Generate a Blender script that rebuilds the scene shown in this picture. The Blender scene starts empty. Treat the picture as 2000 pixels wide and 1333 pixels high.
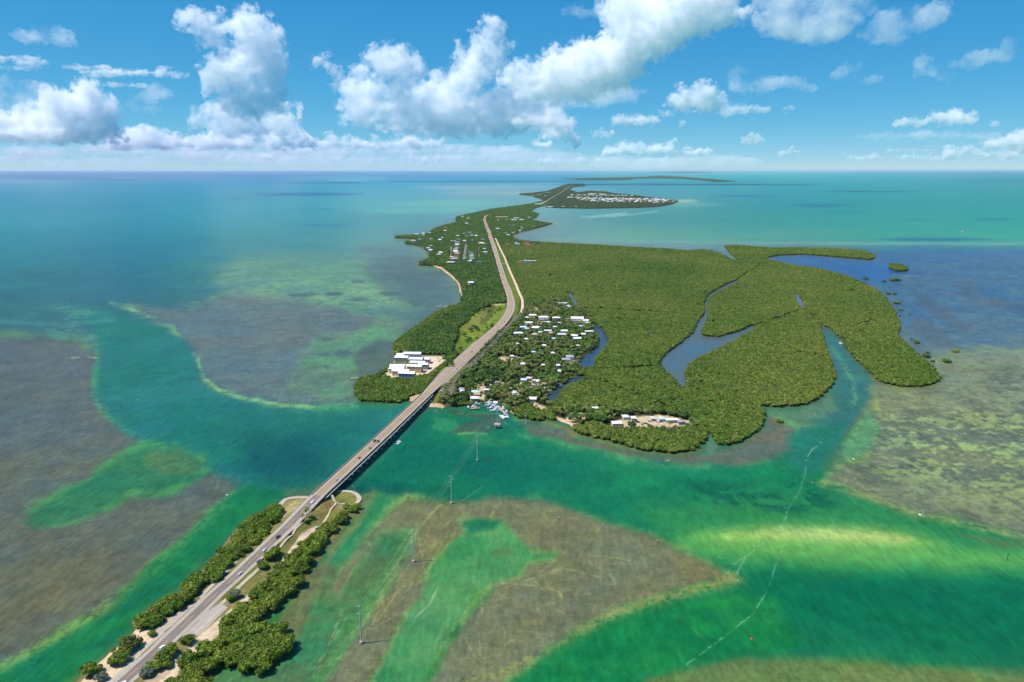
import bpy, bmesh, math, random
import numpy as np
from mathutils import Vector, Matrix

random.seed(7)
rng = np.random.default_rng(11)
R = math.radians
scene = bpy.context.scene
C = scene.collection

# ------------------------------------------------------------------ camera
H = 290.0                      # flying height in metres
F = 1400.0                     # focal length for a 2000 px wide picture
TILT = math.atan((666.5 - 331.3) / F)
cd = bpy.data.cameras.new('camera')
cam = bpy.data.objects.new('camera', cd)
C.objects.link(cam)
cam.location = (0, 0, H)
cam.rotation_euler = (math.pi / 2 - TILT, 0, 0)
cd.sensor_width = 36.0
cd.lens = 36.0 * F / 2000.0
cd.clip_start = 1.0
cd.clip_end = 600000.0
scene.camera = cam

# ------------------------------------------------------------------ sky, sun, exposure
SUN_EL, SUN_AZ = R(61), R(-100)          # azimuth from +Y towards +X: the sun stands on the left
world = bpy.data.worlds.new('World')
scene.world = world
world.use_nodes = True
wn = world.node_tree
sky = wn.nodes.new('ShaderNodeTexSky')
sky.sky_type = 'NISHITA'
sky.sun_disc = False
sky.sun_elevation = SUN_EL
sky.sun_rotation = SUN_AZ
sky.altitude = 6000
sky.air_density = 1.0
sky.dust_density = 0.0
sky.ozone_density = 8.0
bg = wn.nodes['Background']
bg.inputs['Strength'].default_value = 0.1
sep = wn.nodes.new('ShaderNodeSeparateColor'); comb = wn.nodes.new('ShaderNodeCombineColor')
wn.links.new(sky.outputs[0], sep.inputs[0])
for i_, (p_, k_) in enumerate(((1.35, .475), (.62, 1.66), (.30, 3.27))):       # deep tropical blue: response of each channel
    a_ = wn.nodes.new('ShaderNodeMath'); a_.operation = 'POWER'; a_.inputs[1].default_value = p_
    b_ = wn.nodes.new('ShaderNodeMath'); b_.operation = 'MULTIPLY'; b_.inputs[1].default_value = k_
    wn.links.new(sep.outputs[i_], a_.inputs[0]); wn.links.new(a_.outputs[0], b_.inputs[0]); wn.links.new(b_.outputs[0], comb.inputs[i_])
wn.links.new(comb.outputs[0], bg.inputs['Color'])
sl = bpy.data.lights.new('sun', 'SUN')
sl.energy = 4.3
sl.angle = R(0.5)
sl.color = (1.0, 0.955, 0.89)
sun = bpy.data.objects.new('sun', sl)
C.objects.link(sun)
sd_ = Vector((math.sin(SUN_AZ) * math.cos(SUN_EL), math.cos(SUN_AZ) * math.cos(SUN_EL), math.sin(SUN_EL)))
sun.rotation_euler = (-sd_).to_track_quat('-Z', 'Y').to_euler()
sun.location = (-200, 0, 600)
scene.view_settings.view_transform = 'Standard'
scene.view_settings.look = 'None'
scene.view_settings.exposure = 0.4
scene.view_settings.gamma = 1.0
scene.cycles.max_bounces = 48
scene.cycles.diffuse_bounces = 3
scene.cycles.glossy_bounces = 3
scene.cycles.volume_bounces = 40
scene.cycles.transparent_max_bounces = 12
scene.cycles.volume_step_rate = 0.3
scene.cycles.use_denoising = True

# ------------------------------------------------------------------ helpers
ct, st = math.cos(TILT), math.sin(TILT)
def P(x, y, z=0.0):
    """map reading: a spot of the aerial picture -> ground coordinates at height z"""
    a = (x - 1000.0) / F
    b = (666.5 - y) / F
    dz = -st + b * ct
    s = (z - H) / dz
    return Vector((a * s, (ct + b * st) * s, z))
def Q(X, Y, Z=0.0):
    """ground coordinates -> chart coordinates of the traced map"""
    dz = Z - H
    dep = Y * ct - dz * st
    return 1000 + F * X / dep, 666.5 - F * (Y * st + dz * ct) / dep
def mpp(x, y, z=0.0):
    """metres covered by one picture unit at that spot"""
    p = P(x, y, z)
    return (p.y * ct + (H - z) * st) / F

def s2l(c):
    c = np.asarray(c, float) / 255.0
    return np.where(c <= 0.04045, c / 12.92, ((c + 0.055) / 1.055) ** 2.4)

def hash2(ix, iy, seed):
    h = (ix.astype(np.int64) * 374761393 + iy.astype(np.int64) * 668265263 + seed * 144665) & 0xffffffff
    h = ((h ^ (h >> 13)) * 1274126177) & 0xffffffff
    h = h ^ (h >> 16)
    return (h & 0xffffff) / float(0xffffff)
def vnoise(x, y, seed=0):
    x0 = np.floor(x); y0 = np.floor(y)
    fx = x - x0; fy = y - y0
    fx = fx * fx * (3 - 2 * fx); fy = fy * fy * (3 - 2 * fy)
    a = hash2(x0, y0, seed); b = hash2(x0 + 1, y0, seed)
    c = hash2(x0, y0 + 1, seed); d = hash2(x0 + 1, y0 + 1, seed)
    return (a + (b - a) * fx) * (1 - fy) + (c + (d - c) * fx) * fy
def fbm(x, y, octv=4, seed=0, gain=0.5):
    t = np.zeros_like(x); amp = 1.0; tot = 0.0
    for o in range(octv):
        ca, sa = math.cos(0.6 + o), math.sin(0.6 + o)
        t += amp * (vnoise((x * ca - y * sa) * 2 ** o + 13.7 * o, (x * sa + y * ca) * 2 ** o, seed + o * 17) - 0.5)
        tot += amp; amp *= gain
    return t / tot * 2.0
def anoise(X, Y, dep, k, octv=4, seed=0, sx=1.0, sy=1.0):
    """fractal noise whose grain grows with distance, in steps of two"""
    L = np.log2(dep / F * k)
    n = np.zeros_like(X)
    k0 = np.floor(L); f = L - k0
    for lev in range(int(k0.min()), int(k0.max()) + 2):
        w = np.where(k0 == lev, 1 - f, 0) + np.where(k0 == lev - 1, f, 0)
        m = w > 0
        if m.any():
            s = 2.0 ** lev
            n[m] += w[m] * fbm(X[m] / (s * sx) + lev * 7.3, Y[m] / (s * sy), octv, seed)
    return n

def poly_sd(u, v, poly):
    """signed distance (inside > 0) to a closed outline"""
    poly = np.asarray(poly, float)
    d2 = np.full(u.shape, 1e18); ins = np.zeros(u.shape, bool)
    n = len(poly)
    for i in range(n):
        ax, ay = poly[i]; bx, by = poly[(i + 1) % n]
        ex, ey = bx - ax, by - ay
        t = np.clip(((u - ax) * ex + (v - ay) * ey) / (ex * ex + ey * ey + 1e-12), 0, 1)
        dx = u - ax - t * ex; dy = v - ay - t * ey
        d2 = np.minimum(d2, dx * dx + dy * dy)
        if ay != by:
            cond = (ay > v) != (by > v)
            ins ^= cond & (u < (bx - ax) * (v - ay) / (by - ay) + ax)
    d = np.sqrt(d2)
    return np.where(ins, d, -d)
def line_d(u, v, pts):
    pts = np.asarray(pts, float)
    d2 = np.full(u.shape, 1e18)
    for i in range(len(pts) - 1):
        ax, ay = pts[i]; bx, by = pts[i + 1]
        ex, ey = bx - ax, by - ay
        t = np.clip(((u - ax) * ex + (v - ay) * ey) / (ex * ex + ey * ey + 1e-12), 0, 1)
        dx = u - ax - t * ex; dy = v - ay - t * ey
        d2 = np.minimum(d2, dx * dx + dy * dy)
    return np.sqrt(d2)
def sstep(t):
    t = np.clip(t, 0, 1)
    return t * t * (3 - 2 * t)

def link(name, me, mat=None, parent=None, loc=None, rot=None):
    o = bpy.data.objects.new(name, me)
    C.objects.link(o)
    if mat is not None and me is not None and len(me.materials) == 0:
        me.materials.append(mat)
    if parent is not None: o.parent = parent
    if loc is not None: o.location = loc
    if rot is not None: o.rotation_euler = (0, 0, rot)
    return o
def tag(o, label=None, cat=None, group=None, kind=None):
    if label: o['label'] = label
    if cat: o['category'] = cat
    if group: o['group'] = group
    if kind: o['kind'] = kind
    return o
def thing(name, loc, rot=0.0, label=None, cat=None, group=None):
    o = bpy.data.objects.new(name, None)
    o.empty_display_size = 1.0
    C.objects.link(o)
    o.location = loc; o.rotation_euler = (0, 0, rot)
    return tag(o, label, cat, group)
def copy_tree(o, parent=None):
    c = o.copy(); C.objects.link(c)
    if parent is not None: c.parent = parent
    for ch in [k for k in KIDS.get(o.name, [])]:
        KIDS.setdefault(c.name, []).append(copy_tree(ch, c))
    return c
KIDS = {}
def part(name, me, mat, parent, **kw):
    o = link(name, me, mat, parent, **kw)
    KIDS.setdefault(parent.name, []).append(o)
    return o

def np_mesh(name, V, Fq, smooth=True):
    """mesh from arrays: V (n,3), Fq (m,k)"""
    me = bpy.data.meshes.new(name)
    V = np.asarray(V, np.float32); Fq = np.asarray(Fq, np.int32)
    k = Fq.shape[1]
    me.vertices.add(len(V)); me.vertices.foreach_set('co', V.ravel())
    me.loops.add(Fq.size); me.loops.foreach_set('vertex_index', Fq.ravel())
    me.polygons.add(len(Fq))
    me.polygons.foreach_set('loop_start', np.arange(0, Fq.size, k, dtype=np.int32))
    me.polygons.foreach_set('use_smooth', np.full(len(Fq), smooth, bool))
    me.update(calc_edges=True)
    return me
def set_attr(me, name, arr, typ='FLOAT_COLOR'):
    a = me.attributes.new(name, typ, 'POINT')
    if typ == 'FLOAT_COLOR':
        if arr.shape[1] == 3:
            arr = np.concatenate([arr, np.ones((len(arr), 1))], 1)
        a.data.foreach_set('color', np.asarray(arr, np.float32).ravel())
    else:
        a.data.foreach_set('value', np.asarray(arr, np.float32).ravel())

class MB:
    """collects simple solids and links them as ONE mesh"""
    def __init__(self): self.v = []; self.f = []
    def quad(self, a, b, c, d):
        n = len(self.v); self.v += [tuple(a), tuple(b), tuple(c), tuple(d)]; self.f.append((n, n + 1, n + 2, n + 3)); return self
    def poly(self, pts):
        n = len(self.v); self.v += [tuple(p) for p in pts]; self.f.append(tuple(range(n, n + len(pts)))); return self
    def box(self, cx, cy, cz, sx, sy, sz, rot=0.0, taper=1.0):
        n = len(self.v); c, s = math.cos(rot), math.sin(rot)
        for dz, k in ((-.5, 1.0), (.5, taper)):
            for dx, dy in ((-.5, -.5), (.5, -.5), (.5, .5), (-.5, .5)):
                x, y = dx * sx * k, dy * sy * k
                self.v.append((cx + x * c - y * s, cy + x * s + y * c, cz + dz * sz))
        for f in ((3, 2, 1, 0), (4, 5, 6, 7), (0, 1, 5, 4), (1, 2, 6, 5), (2, 3, 7, 6), (3, 0, 4, 7)):
            self.f.append(tuple(n + i for i in f))
        return self
    def prism(self, prof, axis_pts):
        """loft of closed profiles: list of rings with equal counts"""
        n = len(self.v); k = len(axis_pts[0])
        for ring in axis_pts: self.v += [tuple(p) for p in ring]
        for r in range(len(axis_pts) - 1):
            for i in range(k):
                j = (i + 1) % k
                self.f.append((n + r * k + i, n + r * k + j, n + (r + 1) * k + j, n + (r + 1) * k + i))
        self.f.append(tuple(n + i for i in range(k))[::-1])
        self.f.append(tuple(n + (len(axis_pts) - 1) * k + i for i in range(k)))
        return self
    def tube(self, pts, r, seg=6, r2=None):
        pts = [Vector(p) for p in pts]; rings = []
        for i, p in enumerate(pts):
            d = (pts[min(i + 1, len(pts) - 1)] - pts[max(i - 1, 0)]).normalized()
            a = d.orthogonal().normalized(); b = d.cross(a)
            t = i / max(1, len(pts) - 1)
            rr = r if r2 is None else r + (r2 - r) * t
            rings.append([p + (a * math.cos(2 * math.pi * k / seg) + b * math.sin(2 * math.pi * k / seg)) * rr for k in range(seg)])
        return self.prism(None, rings)
    def mesh(self, name, smooth=False):
        me = bpy.data.meshes.new(name)
        me.from_pydata(self.v, [], self.f)
        if smooth:
            me.polygons.foreach_set('use_smooth', [True] * len(me.polygons))
        me.update()
        return me
    def build(self, name, mat, parent=None, smooth=False, **kw):
        me = self.mesh(name, smooth)
        if parent is not None: return part(name, me, mat, parent, **kw)
        return link(name, me, mat, **kw)

_ico = {}
def ico(sub):
    if sub not in _ico:
        bm = bmesh.new(); bmesh.ops.create_icosphere(bm, subdivisions=sub, radius=1)
        _ico[sub] = (np.array([v_.co[:] for v_ in bm.verts]), np.array([[w.index for w in f.verts] for f in bm.faces])); bm.free()
    return _ico[sub]

# ------------------------------------------------------------------ materials
def mat(name, col, rough=0.7, spec=0.3, noise=0.0, scale=1.0, metal=0.0, rand=0.0, attr=None, bump=0.0):
    m = bpy.data.materials.new(name); m.use_nodes = True
    nt = m.node_tree; b = nt.nodes['Principled BSDF']
    b.inputs['Roughness'].default_value = rough
    b.inputs['Specular IOR Level'].default_value = spec
    b.inputs['Metallic'].default_value = metal
    base = nt.nodes.new('ShaderNodeRGB'); base.outputs[0].default_value = (*col, 1)
    out = base.outputs[0]
    if attr:
        a = nt.nodes.new('ShaderNodeAttribute'); a.attribute_name = attr; out = a.outputs['Color']
    geo = nt.nodes.new('ShaderNodeNewGeometry')
    if noise > 0:
        n = nt.nodes.new('ShaderNodeTexNoise'); n.inputs['Scale'].default_value = scale; n.inputs['Detail'].default_value = 5
        nt.links.new(geo.outputs['Position'], n.inputs['Vector'])
        mr = nt.nodes.new('ShaderNodeMapRange'); mr.inputs['From Min'].default_value = .25; mr.inputs['From Max'].default_value = .75
        mr.inputs['To Min'].default_value = 1 - noise; mr.inputs['To Max'].default_value = 1 + noise
        nt.links.new(n.outputs['Fac'], mr.inputs['Value'])
        mx = nt.nodes.new('ShaderNodeVectorMath'); mx.operation = 'SCALE'
        nt.links.new(out, mx.inputs[0]); nt.links.new(mr.outputs[0], mx.inputs['Scale']); out = mx.outputs[0]
        if bump > 0:
            bp = nt.nodes.new('ShaderNodeBump'); bp.inputs['Strength'].default_value = 1.0; bp.inputs['Distance'].default_value = bump
            nt.links.new(n.outputs['Fac'], bp.inputs['Height']); nt.links.new(bp.outputs[0], b.inputs['Normal'])
    if rand > 0:
        oi = nt.nodes.new('ShaderNodeObjectInfo')
        mr = nt.nodes.new('ShaderNodeMapRange'); mr.inputs['To Min'].default_value = 1 - rand; mr.inputs['To Max'].default_value = 1 + rand
        nt.links.new(oi.outputs['Random'], mr.inputs['Value'])
        mx = nt.nodes.new('ShaderNodeVectorMath'); mx.operation = 'SCALE'
        nt.links.new(out, mx.inputs[0]); nt.links.new(mr.outputs[0], mx.inputs['Scale']); out = mx.outputs[0]
    nt.links.new(out, b.inputs['Base Color'])
    return m
# ------------------------------------------------------------------ map outlines (traced, chart coordinates)
KEY_NEAR = [(120, 1420), (140, 1340), (155, 1322), (190, 1298), (218, 1272), (243, 1255), (266, 1230), (258, 1216), (300, 1183), (345, 1160),
            (395, 1112), (425, 1080), (455, 1040), (492, 1008), (535, 990), (548, 980), (556, 973), (580, 968), (606, 968), (625, 956), (640, 962), (665, 958),
            (686, 958), (700, 964), (705, 974), (700, 990), (706, 1000), (690, 1010), (676, 1026), (655, 1056), (638, 1072), (626, 1090),
            (612, 1108), (600, 1130), (585, 1152), (562, 1168), (545, 1188), (525, 1206), (520, 1212), (520, 1216), (500, 1236), (470, 1262), (440, 1290),
            (428, 1300), (418, 1322), (405, 1345), (380, 1420)]
ROUND_KEY = [(438, 1285), (450, 1245), (480, 1222), (520, 1215), (552, 1224), (566, 1250), (558, 1282), (532, 1302), (498, 1309), (460, 1306)]
KEY_MAIN = [(844, 772), (820, 783), (806, 785), (795, 782), (780, 786), (740, 786), (706, 783), (693, 772), (692, 752), (703, 742), (735, 734), (757, 720), (776, 704), (777, 694),
            (769, 690), (770, 672), (800, 648), (830, 628), (850, 612), (880, 600), (900, 594), (903, 582), (898, 568), (894, 553), (880, 540), (862, 526),
            (842, 519), (819, 518), (820, 513), (840, 505), (836, 493), (826, 483), (812, 479), (793, 477), (792, 473), (815, 468), (795, 466), (772, 465), (775, 462), (815, 460),
            (835, 456), (850, 447), (872, 440), (893, 435), (890, 429), (893, 424), (920, 418), (960, 409), (1000, 404), (1036, 399), (1056, 394), (1078, 394),
            (1068, 401), (1046, 407), (1036, 414), (1052, 418), (1048, 425), (1036, 430), (1060, 435), (1078, 437), (1060, 443), (1036, 449), (1012, 455), (998, 462), (1012, 470), (1040, 474), (1100, 477), (1160, 480),
            (1220, 484), (1300, 488), (1345, 492), (1375, 489), (1395, 494), (1412, 500), (1430, 509), (1448, 515), (1440, 507), (1425, 494), (1416, 482),
            (1440, 481), (1500, 486), (1560, 486), (1620, 487), (1680, 490), (1704, 497), (1708, 504), (1700, 508), (1660, 504), (1620, 501), (1570, 497), (1520, 499), (1498, 503),
            (1500, 510), (1545, 519), (1600, 527), (1650, 540), (1690, 557), (1718, 572), (1735, 592), (1748, 612), (1758, 640), (1750, 655), (1768, 672),
            (1788, 692), (1812, 712), (1834, 736), (1828, 747), (1800, 755), (1760, 755), (1720, 746), (1700, 728), (1672, 702), (1655, 682),
            (1645, 664), (1625, 643), (1603, 634), (1604, 652), (1614, 685), (1624, 712), (1632, 738), (1620, 757), (1600, 777), (1572, 790),
            (1540, 795), (1512, 794), (1484, 792), (1492, 806), (1492, 822), (1478, 842), (1450, 860), (1425, 869), (1403, 868), (1392, 852), (1382, 836), (1376, 828),
            (1381, 848), (1374, 866), (1352, 880), (1310, 884), (1260, 880), (1215, 868), (1180, 858), (1140, 850), (1122, 842), (1112, 830), (1092, 822), (1070, 818),
            (1050, 822), (1014, 816), (998, 806), (988, 792), (975, 785), (945, 786), (915, 791), (890, 794), (874, 791), (866, 797), (838, 795), (834, 788)]
SPUR_FAR = [(1010, 380), (1040, 378), (1070, 374), (1098, 364), (1112, 360), (1142, 360), (1142, 364), (1120, 366), (1112, 371), (1128, 377), (1150, 374), (1180, 375), (1200, 379), (1235, 382), (1270, 387), (1300, 390), (1324, 394), (1312, 400),
            (1280, 405), (1220, 407), (1150, 408), (1100, 407), (1066, 406), (1072, 400), (1080, 396), (1062, 393), (1056, 389), (1035, 383)]
KEY_FAR = [(1098, 350), (1150, 349), (1225, 347), (1260, 346), (1290, 344), (1330, 346), (1380, 350), (1436, 355), (1400, 356), (1372, 353), (1330, 350), (1290, 349), (1240, 349.5), (1228, 352), (1170, 352.5), (1120, 351.5)]
KEY_FARTHEST = [(1280, 337.6), (1320, 336.4), (1352, 336), (1390, 336.6), (1392, 337.6), (1330, 338.4)]
CANAL = [(1158, 630), (1172, 637), (1184, 652), (1190, 668), (1176, 685), (1164, 700), (1160, 718), (1140, 718), (1126, 710), (1140, 696), (1156, 685), (1170, 672), (1168, 655), (1160, 645)]
CREEK = [(1440, 546), (1408, 560), (1384, 575), (1375, 592), (1377, 610), (1362, 628), (1354, 648), (1328, 670), (1300, 690), (1288, 708), (1300, 726), (1316, 738), (1330, 757), (1342, 752), (1336, 728), (1346, 712), (1372, 696),
         (1402, 681), (1440, 662), (1476, 641), (1470, 634), (1446, 646), (1402, 658), (1376, 656), (1368, 650), (1378, 630), (1384, 614), (1379, 602), (1386, 582), (1402, 570), (1442, 552)]
POOL = [(1552, 570), (1560, 578), (1573, 602), (1566, 600), (1555, 588)]
POND = [(1106, 570), (1116, 572), (1126, 586), (1128, 598), (1120, 596), (1114, 582)]
MARINA = [(1122, 733), (1108, 745), (1078, 762), (1066, 772), (1074, 786), (1092, 778), (1096, 766), (1112, 752), (1140, 742), (1146, 734)]
HARBOUR = [(908, 479), (912, 480), (909, 507), (903, 507)]
WATERS = [CANAL, CREEK, POOL, POND, MARINA, HARBOUR]

# ------------------------------------------------------------------ ground grid
ROWS = np.concatenate([[333.95, 334.3], np.arange(334.8, 420, 0.8), np.arange(420, 640, 1.4), np.arange(640, 1400, 1.9), np.arange(1400, 1700, 8)])
COLS = np.concatenate([np.arange(-900, -100, 20), np.arange(-100, 2100, 1.9), np.arange(2100, 2900, 20)])
gu, gv = np.meshgrid(COLS, ROWS)
ga = (gu - 1000) / F; gb = (666.5 - gv) / F
gs = -H / (-st + gb * ct)
GX = ga * gs; GY = (ct + gb * st) * gs; GD = gs
nr, nc = gu.shape
u = gu.ravel(); v = gv.ravel(); X = GX.ravel(); Y = GY.ravel(); D = GD.ravel()
n1 = anoise(X, Y, D, 60, 5, 1)            # coarse wobble of outlines
n2 = anoise(X, Y, D, 60, 5, 2)
n3 = anoise(X, Y, D, 14, 4, 3)            # fine mottling
n4 = anoise(X, Y, D, 160, 4, 4)
n5 = anoise(X, Y, D, 7, 3, 5)
ns = anoise(X, Y, D, 40, 4, 9, sx=2.2, sy=.55)   # streaks along the view's cross direction

K_ALB = np.array([1.46, 1.56, 1.75])      # light reaching flat ground per unit albedo
cy = np.array([334, 338, 345, 352, 362, 378, 400, 430, 465, 500, 550, 610, 680, 760, 850, 950, 1050, 1180, 1333, 1700.])
cx = np.array([-900, 0, 250, 500, 750, 1000, 1250, 1500, 1750, 2000, 2900.])
L_, M_ = None, None
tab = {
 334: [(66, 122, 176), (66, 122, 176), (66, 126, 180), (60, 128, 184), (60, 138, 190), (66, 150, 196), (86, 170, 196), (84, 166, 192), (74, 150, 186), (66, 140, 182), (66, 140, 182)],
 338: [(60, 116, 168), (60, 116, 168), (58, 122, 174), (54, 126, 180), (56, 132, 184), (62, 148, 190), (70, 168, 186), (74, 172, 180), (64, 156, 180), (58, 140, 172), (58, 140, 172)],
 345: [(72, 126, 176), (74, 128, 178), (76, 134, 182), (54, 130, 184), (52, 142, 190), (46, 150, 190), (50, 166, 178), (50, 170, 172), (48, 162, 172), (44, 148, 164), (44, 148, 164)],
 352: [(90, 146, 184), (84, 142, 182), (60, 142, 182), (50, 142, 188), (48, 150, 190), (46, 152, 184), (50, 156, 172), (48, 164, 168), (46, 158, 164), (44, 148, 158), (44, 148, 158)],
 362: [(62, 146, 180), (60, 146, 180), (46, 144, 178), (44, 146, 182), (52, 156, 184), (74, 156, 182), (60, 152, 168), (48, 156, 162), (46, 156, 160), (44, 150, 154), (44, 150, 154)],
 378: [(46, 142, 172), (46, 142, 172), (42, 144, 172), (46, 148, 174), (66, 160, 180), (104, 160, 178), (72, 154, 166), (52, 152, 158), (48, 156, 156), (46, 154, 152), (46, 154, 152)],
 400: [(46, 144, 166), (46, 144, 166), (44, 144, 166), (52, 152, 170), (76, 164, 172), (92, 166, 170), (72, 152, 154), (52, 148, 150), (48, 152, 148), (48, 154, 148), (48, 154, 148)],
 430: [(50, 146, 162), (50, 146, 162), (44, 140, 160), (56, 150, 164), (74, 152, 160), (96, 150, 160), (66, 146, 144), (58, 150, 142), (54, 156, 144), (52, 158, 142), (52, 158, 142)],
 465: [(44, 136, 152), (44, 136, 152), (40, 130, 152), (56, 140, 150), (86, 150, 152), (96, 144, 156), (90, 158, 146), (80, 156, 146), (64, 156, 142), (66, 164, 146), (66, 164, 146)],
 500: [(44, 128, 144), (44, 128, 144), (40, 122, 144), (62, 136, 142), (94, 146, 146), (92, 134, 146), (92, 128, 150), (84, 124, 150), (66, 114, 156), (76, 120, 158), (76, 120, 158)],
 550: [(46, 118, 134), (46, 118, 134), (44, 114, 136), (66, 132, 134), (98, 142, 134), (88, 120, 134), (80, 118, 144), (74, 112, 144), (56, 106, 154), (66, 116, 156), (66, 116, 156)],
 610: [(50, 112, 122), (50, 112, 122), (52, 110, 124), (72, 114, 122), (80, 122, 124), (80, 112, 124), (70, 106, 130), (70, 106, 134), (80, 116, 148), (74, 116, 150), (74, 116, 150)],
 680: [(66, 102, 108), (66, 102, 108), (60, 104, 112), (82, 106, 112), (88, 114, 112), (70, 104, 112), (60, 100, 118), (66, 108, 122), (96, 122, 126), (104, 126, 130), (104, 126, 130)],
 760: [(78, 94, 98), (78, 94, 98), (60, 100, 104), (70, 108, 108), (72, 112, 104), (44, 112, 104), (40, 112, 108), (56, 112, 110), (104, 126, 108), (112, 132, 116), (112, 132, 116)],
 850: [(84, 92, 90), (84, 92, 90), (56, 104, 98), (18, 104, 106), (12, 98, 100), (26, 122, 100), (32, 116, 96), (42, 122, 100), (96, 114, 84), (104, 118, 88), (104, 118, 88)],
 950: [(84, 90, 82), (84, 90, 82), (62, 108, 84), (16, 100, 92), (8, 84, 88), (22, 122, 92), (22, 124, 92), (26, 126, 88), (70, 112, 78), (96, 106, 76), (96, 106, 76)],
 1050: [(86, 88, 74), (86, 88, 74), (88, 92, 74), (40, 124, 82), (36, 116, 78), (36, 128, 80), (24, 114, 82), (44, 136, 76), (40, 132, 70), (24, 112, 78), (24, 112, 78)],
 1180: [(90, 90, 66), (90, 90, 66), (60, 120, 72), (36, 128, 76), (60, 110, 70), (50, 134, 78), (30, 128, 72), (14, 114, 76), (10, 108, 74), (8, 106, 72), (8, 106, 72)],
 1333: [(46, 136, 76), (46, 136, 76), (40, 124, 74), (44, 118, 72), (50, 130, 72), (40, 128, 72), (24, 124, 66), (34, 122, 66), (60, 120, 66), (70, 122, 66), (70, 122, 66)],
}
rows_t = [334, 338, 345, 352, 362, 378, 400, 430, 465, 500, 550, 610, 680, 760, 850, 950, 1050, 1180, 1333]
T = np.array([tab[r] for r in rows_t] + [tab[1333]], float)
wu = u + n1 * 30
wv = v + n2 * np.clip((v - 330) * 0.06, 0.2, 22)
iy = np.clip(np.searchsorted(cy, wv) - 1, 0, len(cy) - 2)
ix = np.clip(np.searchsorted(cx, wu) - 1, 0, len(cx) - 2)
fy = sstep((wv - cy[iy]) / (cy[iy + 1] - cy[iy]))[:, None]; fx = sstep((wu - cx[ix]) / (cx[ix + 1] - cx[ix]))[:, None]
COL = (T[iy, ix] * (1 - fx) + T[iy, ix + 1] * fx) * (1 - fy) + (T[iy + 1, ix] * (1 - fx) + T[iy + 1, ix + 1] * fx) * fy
MOT = np.full(len(u), 0.25)

def bbox_sel(poly, pad):
    p = np.asarray(poly); return (u > p[:, 0].min() - pad) & (u < p[:, 0].max() + pad) & (v > p[:, 1].min() - pad) & (v < p[:, 1].max() + pad)
def paint(poly, col, soft=6, warp=4, alpha=1.0, mot=None, edge=None, edge_w=0, holes=0.0, tex=0.0, col2=None, fine=0.0):
    """lay one kind of seabed inside an outline; edge = rim of bare sand"""
    global COL, MOT
    pad = soft * 2 + warp * 2 + edge_w + 4
    m = bbox_sel(poly, pad)
    if not m.any(): return
    k = np.clip((v[m] - 331) / 300, 0.02, 1)
    sd = poly_sd(u[m] + n1[m] * warp + n3[m] * fine, v[m] + n2[m] * warp * np.sqrt(k) + n5[m] * fine * .6, poly)
    a = sstep(sd / soft + 0.5)
    if holes: a = a * sstep((n3[m] * .65 + n2[m] * .55 + n5[m] * .4 + ns[m] * .4 + .5 - holes) * 3.6)
    a = a * alpha
    c = np.array(col, float)[None, :] + np.zeros((m.sum(), 3))
    if col2 is not None:
        w = sstep((n4[m] * .6 + n1[m] * .6 + n3[m] * .25) * 1.3 + .5)[:, None]
        c = c * (1 - w) + np.array(col2, float)[None, :] * w
    if tex: c = c * (1 + tex * (n3[m] * .6 + n5[m] * .5))[:, None]
    COL[m] = COL[m] * (1 - a[:, None]) + c * a[:, None]
    if mot is not None: MOT[m] = MOT[m] * (1 - a) + mot * a
    if edge is not None:
        q_ = sd + n3[m] * edge_w * .7 + n5[m] * edge_w * .35
        e = np.exp(-(q_ / np.where(q_ < 0, edge_w * 1.7, edge_w * .55)) ** 2) * np.clip(.38 + n1[m] * 1.3 + n3[m] * .5 + n2[m] * .5, 0, .85)
        e = np.clip(e, 0, 1)[:, None]
        COL[m] = COL[m] * (1 - e) + np.array(edge, float) * e
def stroke(pts, col, w, alpha=1.0, warp=2.0, broken=0.0, seed=0):
    """thin line on the water or its bed: propeller scar, foam"""
    global COL
    m = bbox_sel(pts, w * 3 + warp * 2)
    d = line_d(u[m] + n3[m] * warp, v[m] + n5[m] * warp * .6, pts)
    a = np.exp(-(d / w) ** 2) * alpha
    if broken: a = a * np.clip(.5 + n5[m] * 1.6 + n3[m] * .9 + (1 - broken) * .5, 0, 1)
    COL[m] = COL[m] * (1 - a[:, None]) + np.array(col, float) * a[:, None]

GRASS_N = (92, 92, 72); GRASS_F = (86, 100, 108); SAND = (140, 176, 104); EDGE = (100, 160, 108)
# --- left: the two seagrass flats on either side of the winding channel
paint([(-900, 640), (60, 660), (150, 672), (188, 690), (186, 740), (184, 775), (205, 810), (232, 830), (262, 852), (286, 868), (240, 890), (150, 950), (90, 985), (60, 1000), (48, 1020),
       (60, 1030), (110, 1022), (170, 1008), (220, 985), (262, 962), (300, 966), (340, 958), (400, 920), (430, 908), (470, 915), (482, 925), (480, 940), (440, 975), (400, 1010), (350, 1060), (290, 1105),
       (240, 1150), (200, 1190), (120, 1230), (50, 1280), (0, 1300), (-300, 1420), (-900, 1600)], (98, 108, 96), soft=24, warp=9, mot=.7, edge=(92, 158, 92), edge_w=10, col2=(90, 108, 106), tex=.12)
paint([(-900, 640), (60, 660), (150, 672), (186, 690), (184, 740), (182, 775), (205, 810), (232, 830), (262, 852), (-100, 900), (-900, 900)], (90, 108, 112), soft=60, warp=14, alpha=.8, mot=.6, tex=.06)
paint([(-100, 1120), (210, 1080), (290, 1090), (150, 1190), (0, 1270), (-200, 1300)], (106, 110, 84), soft=90, warp=20, alpha=.6)
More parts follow.
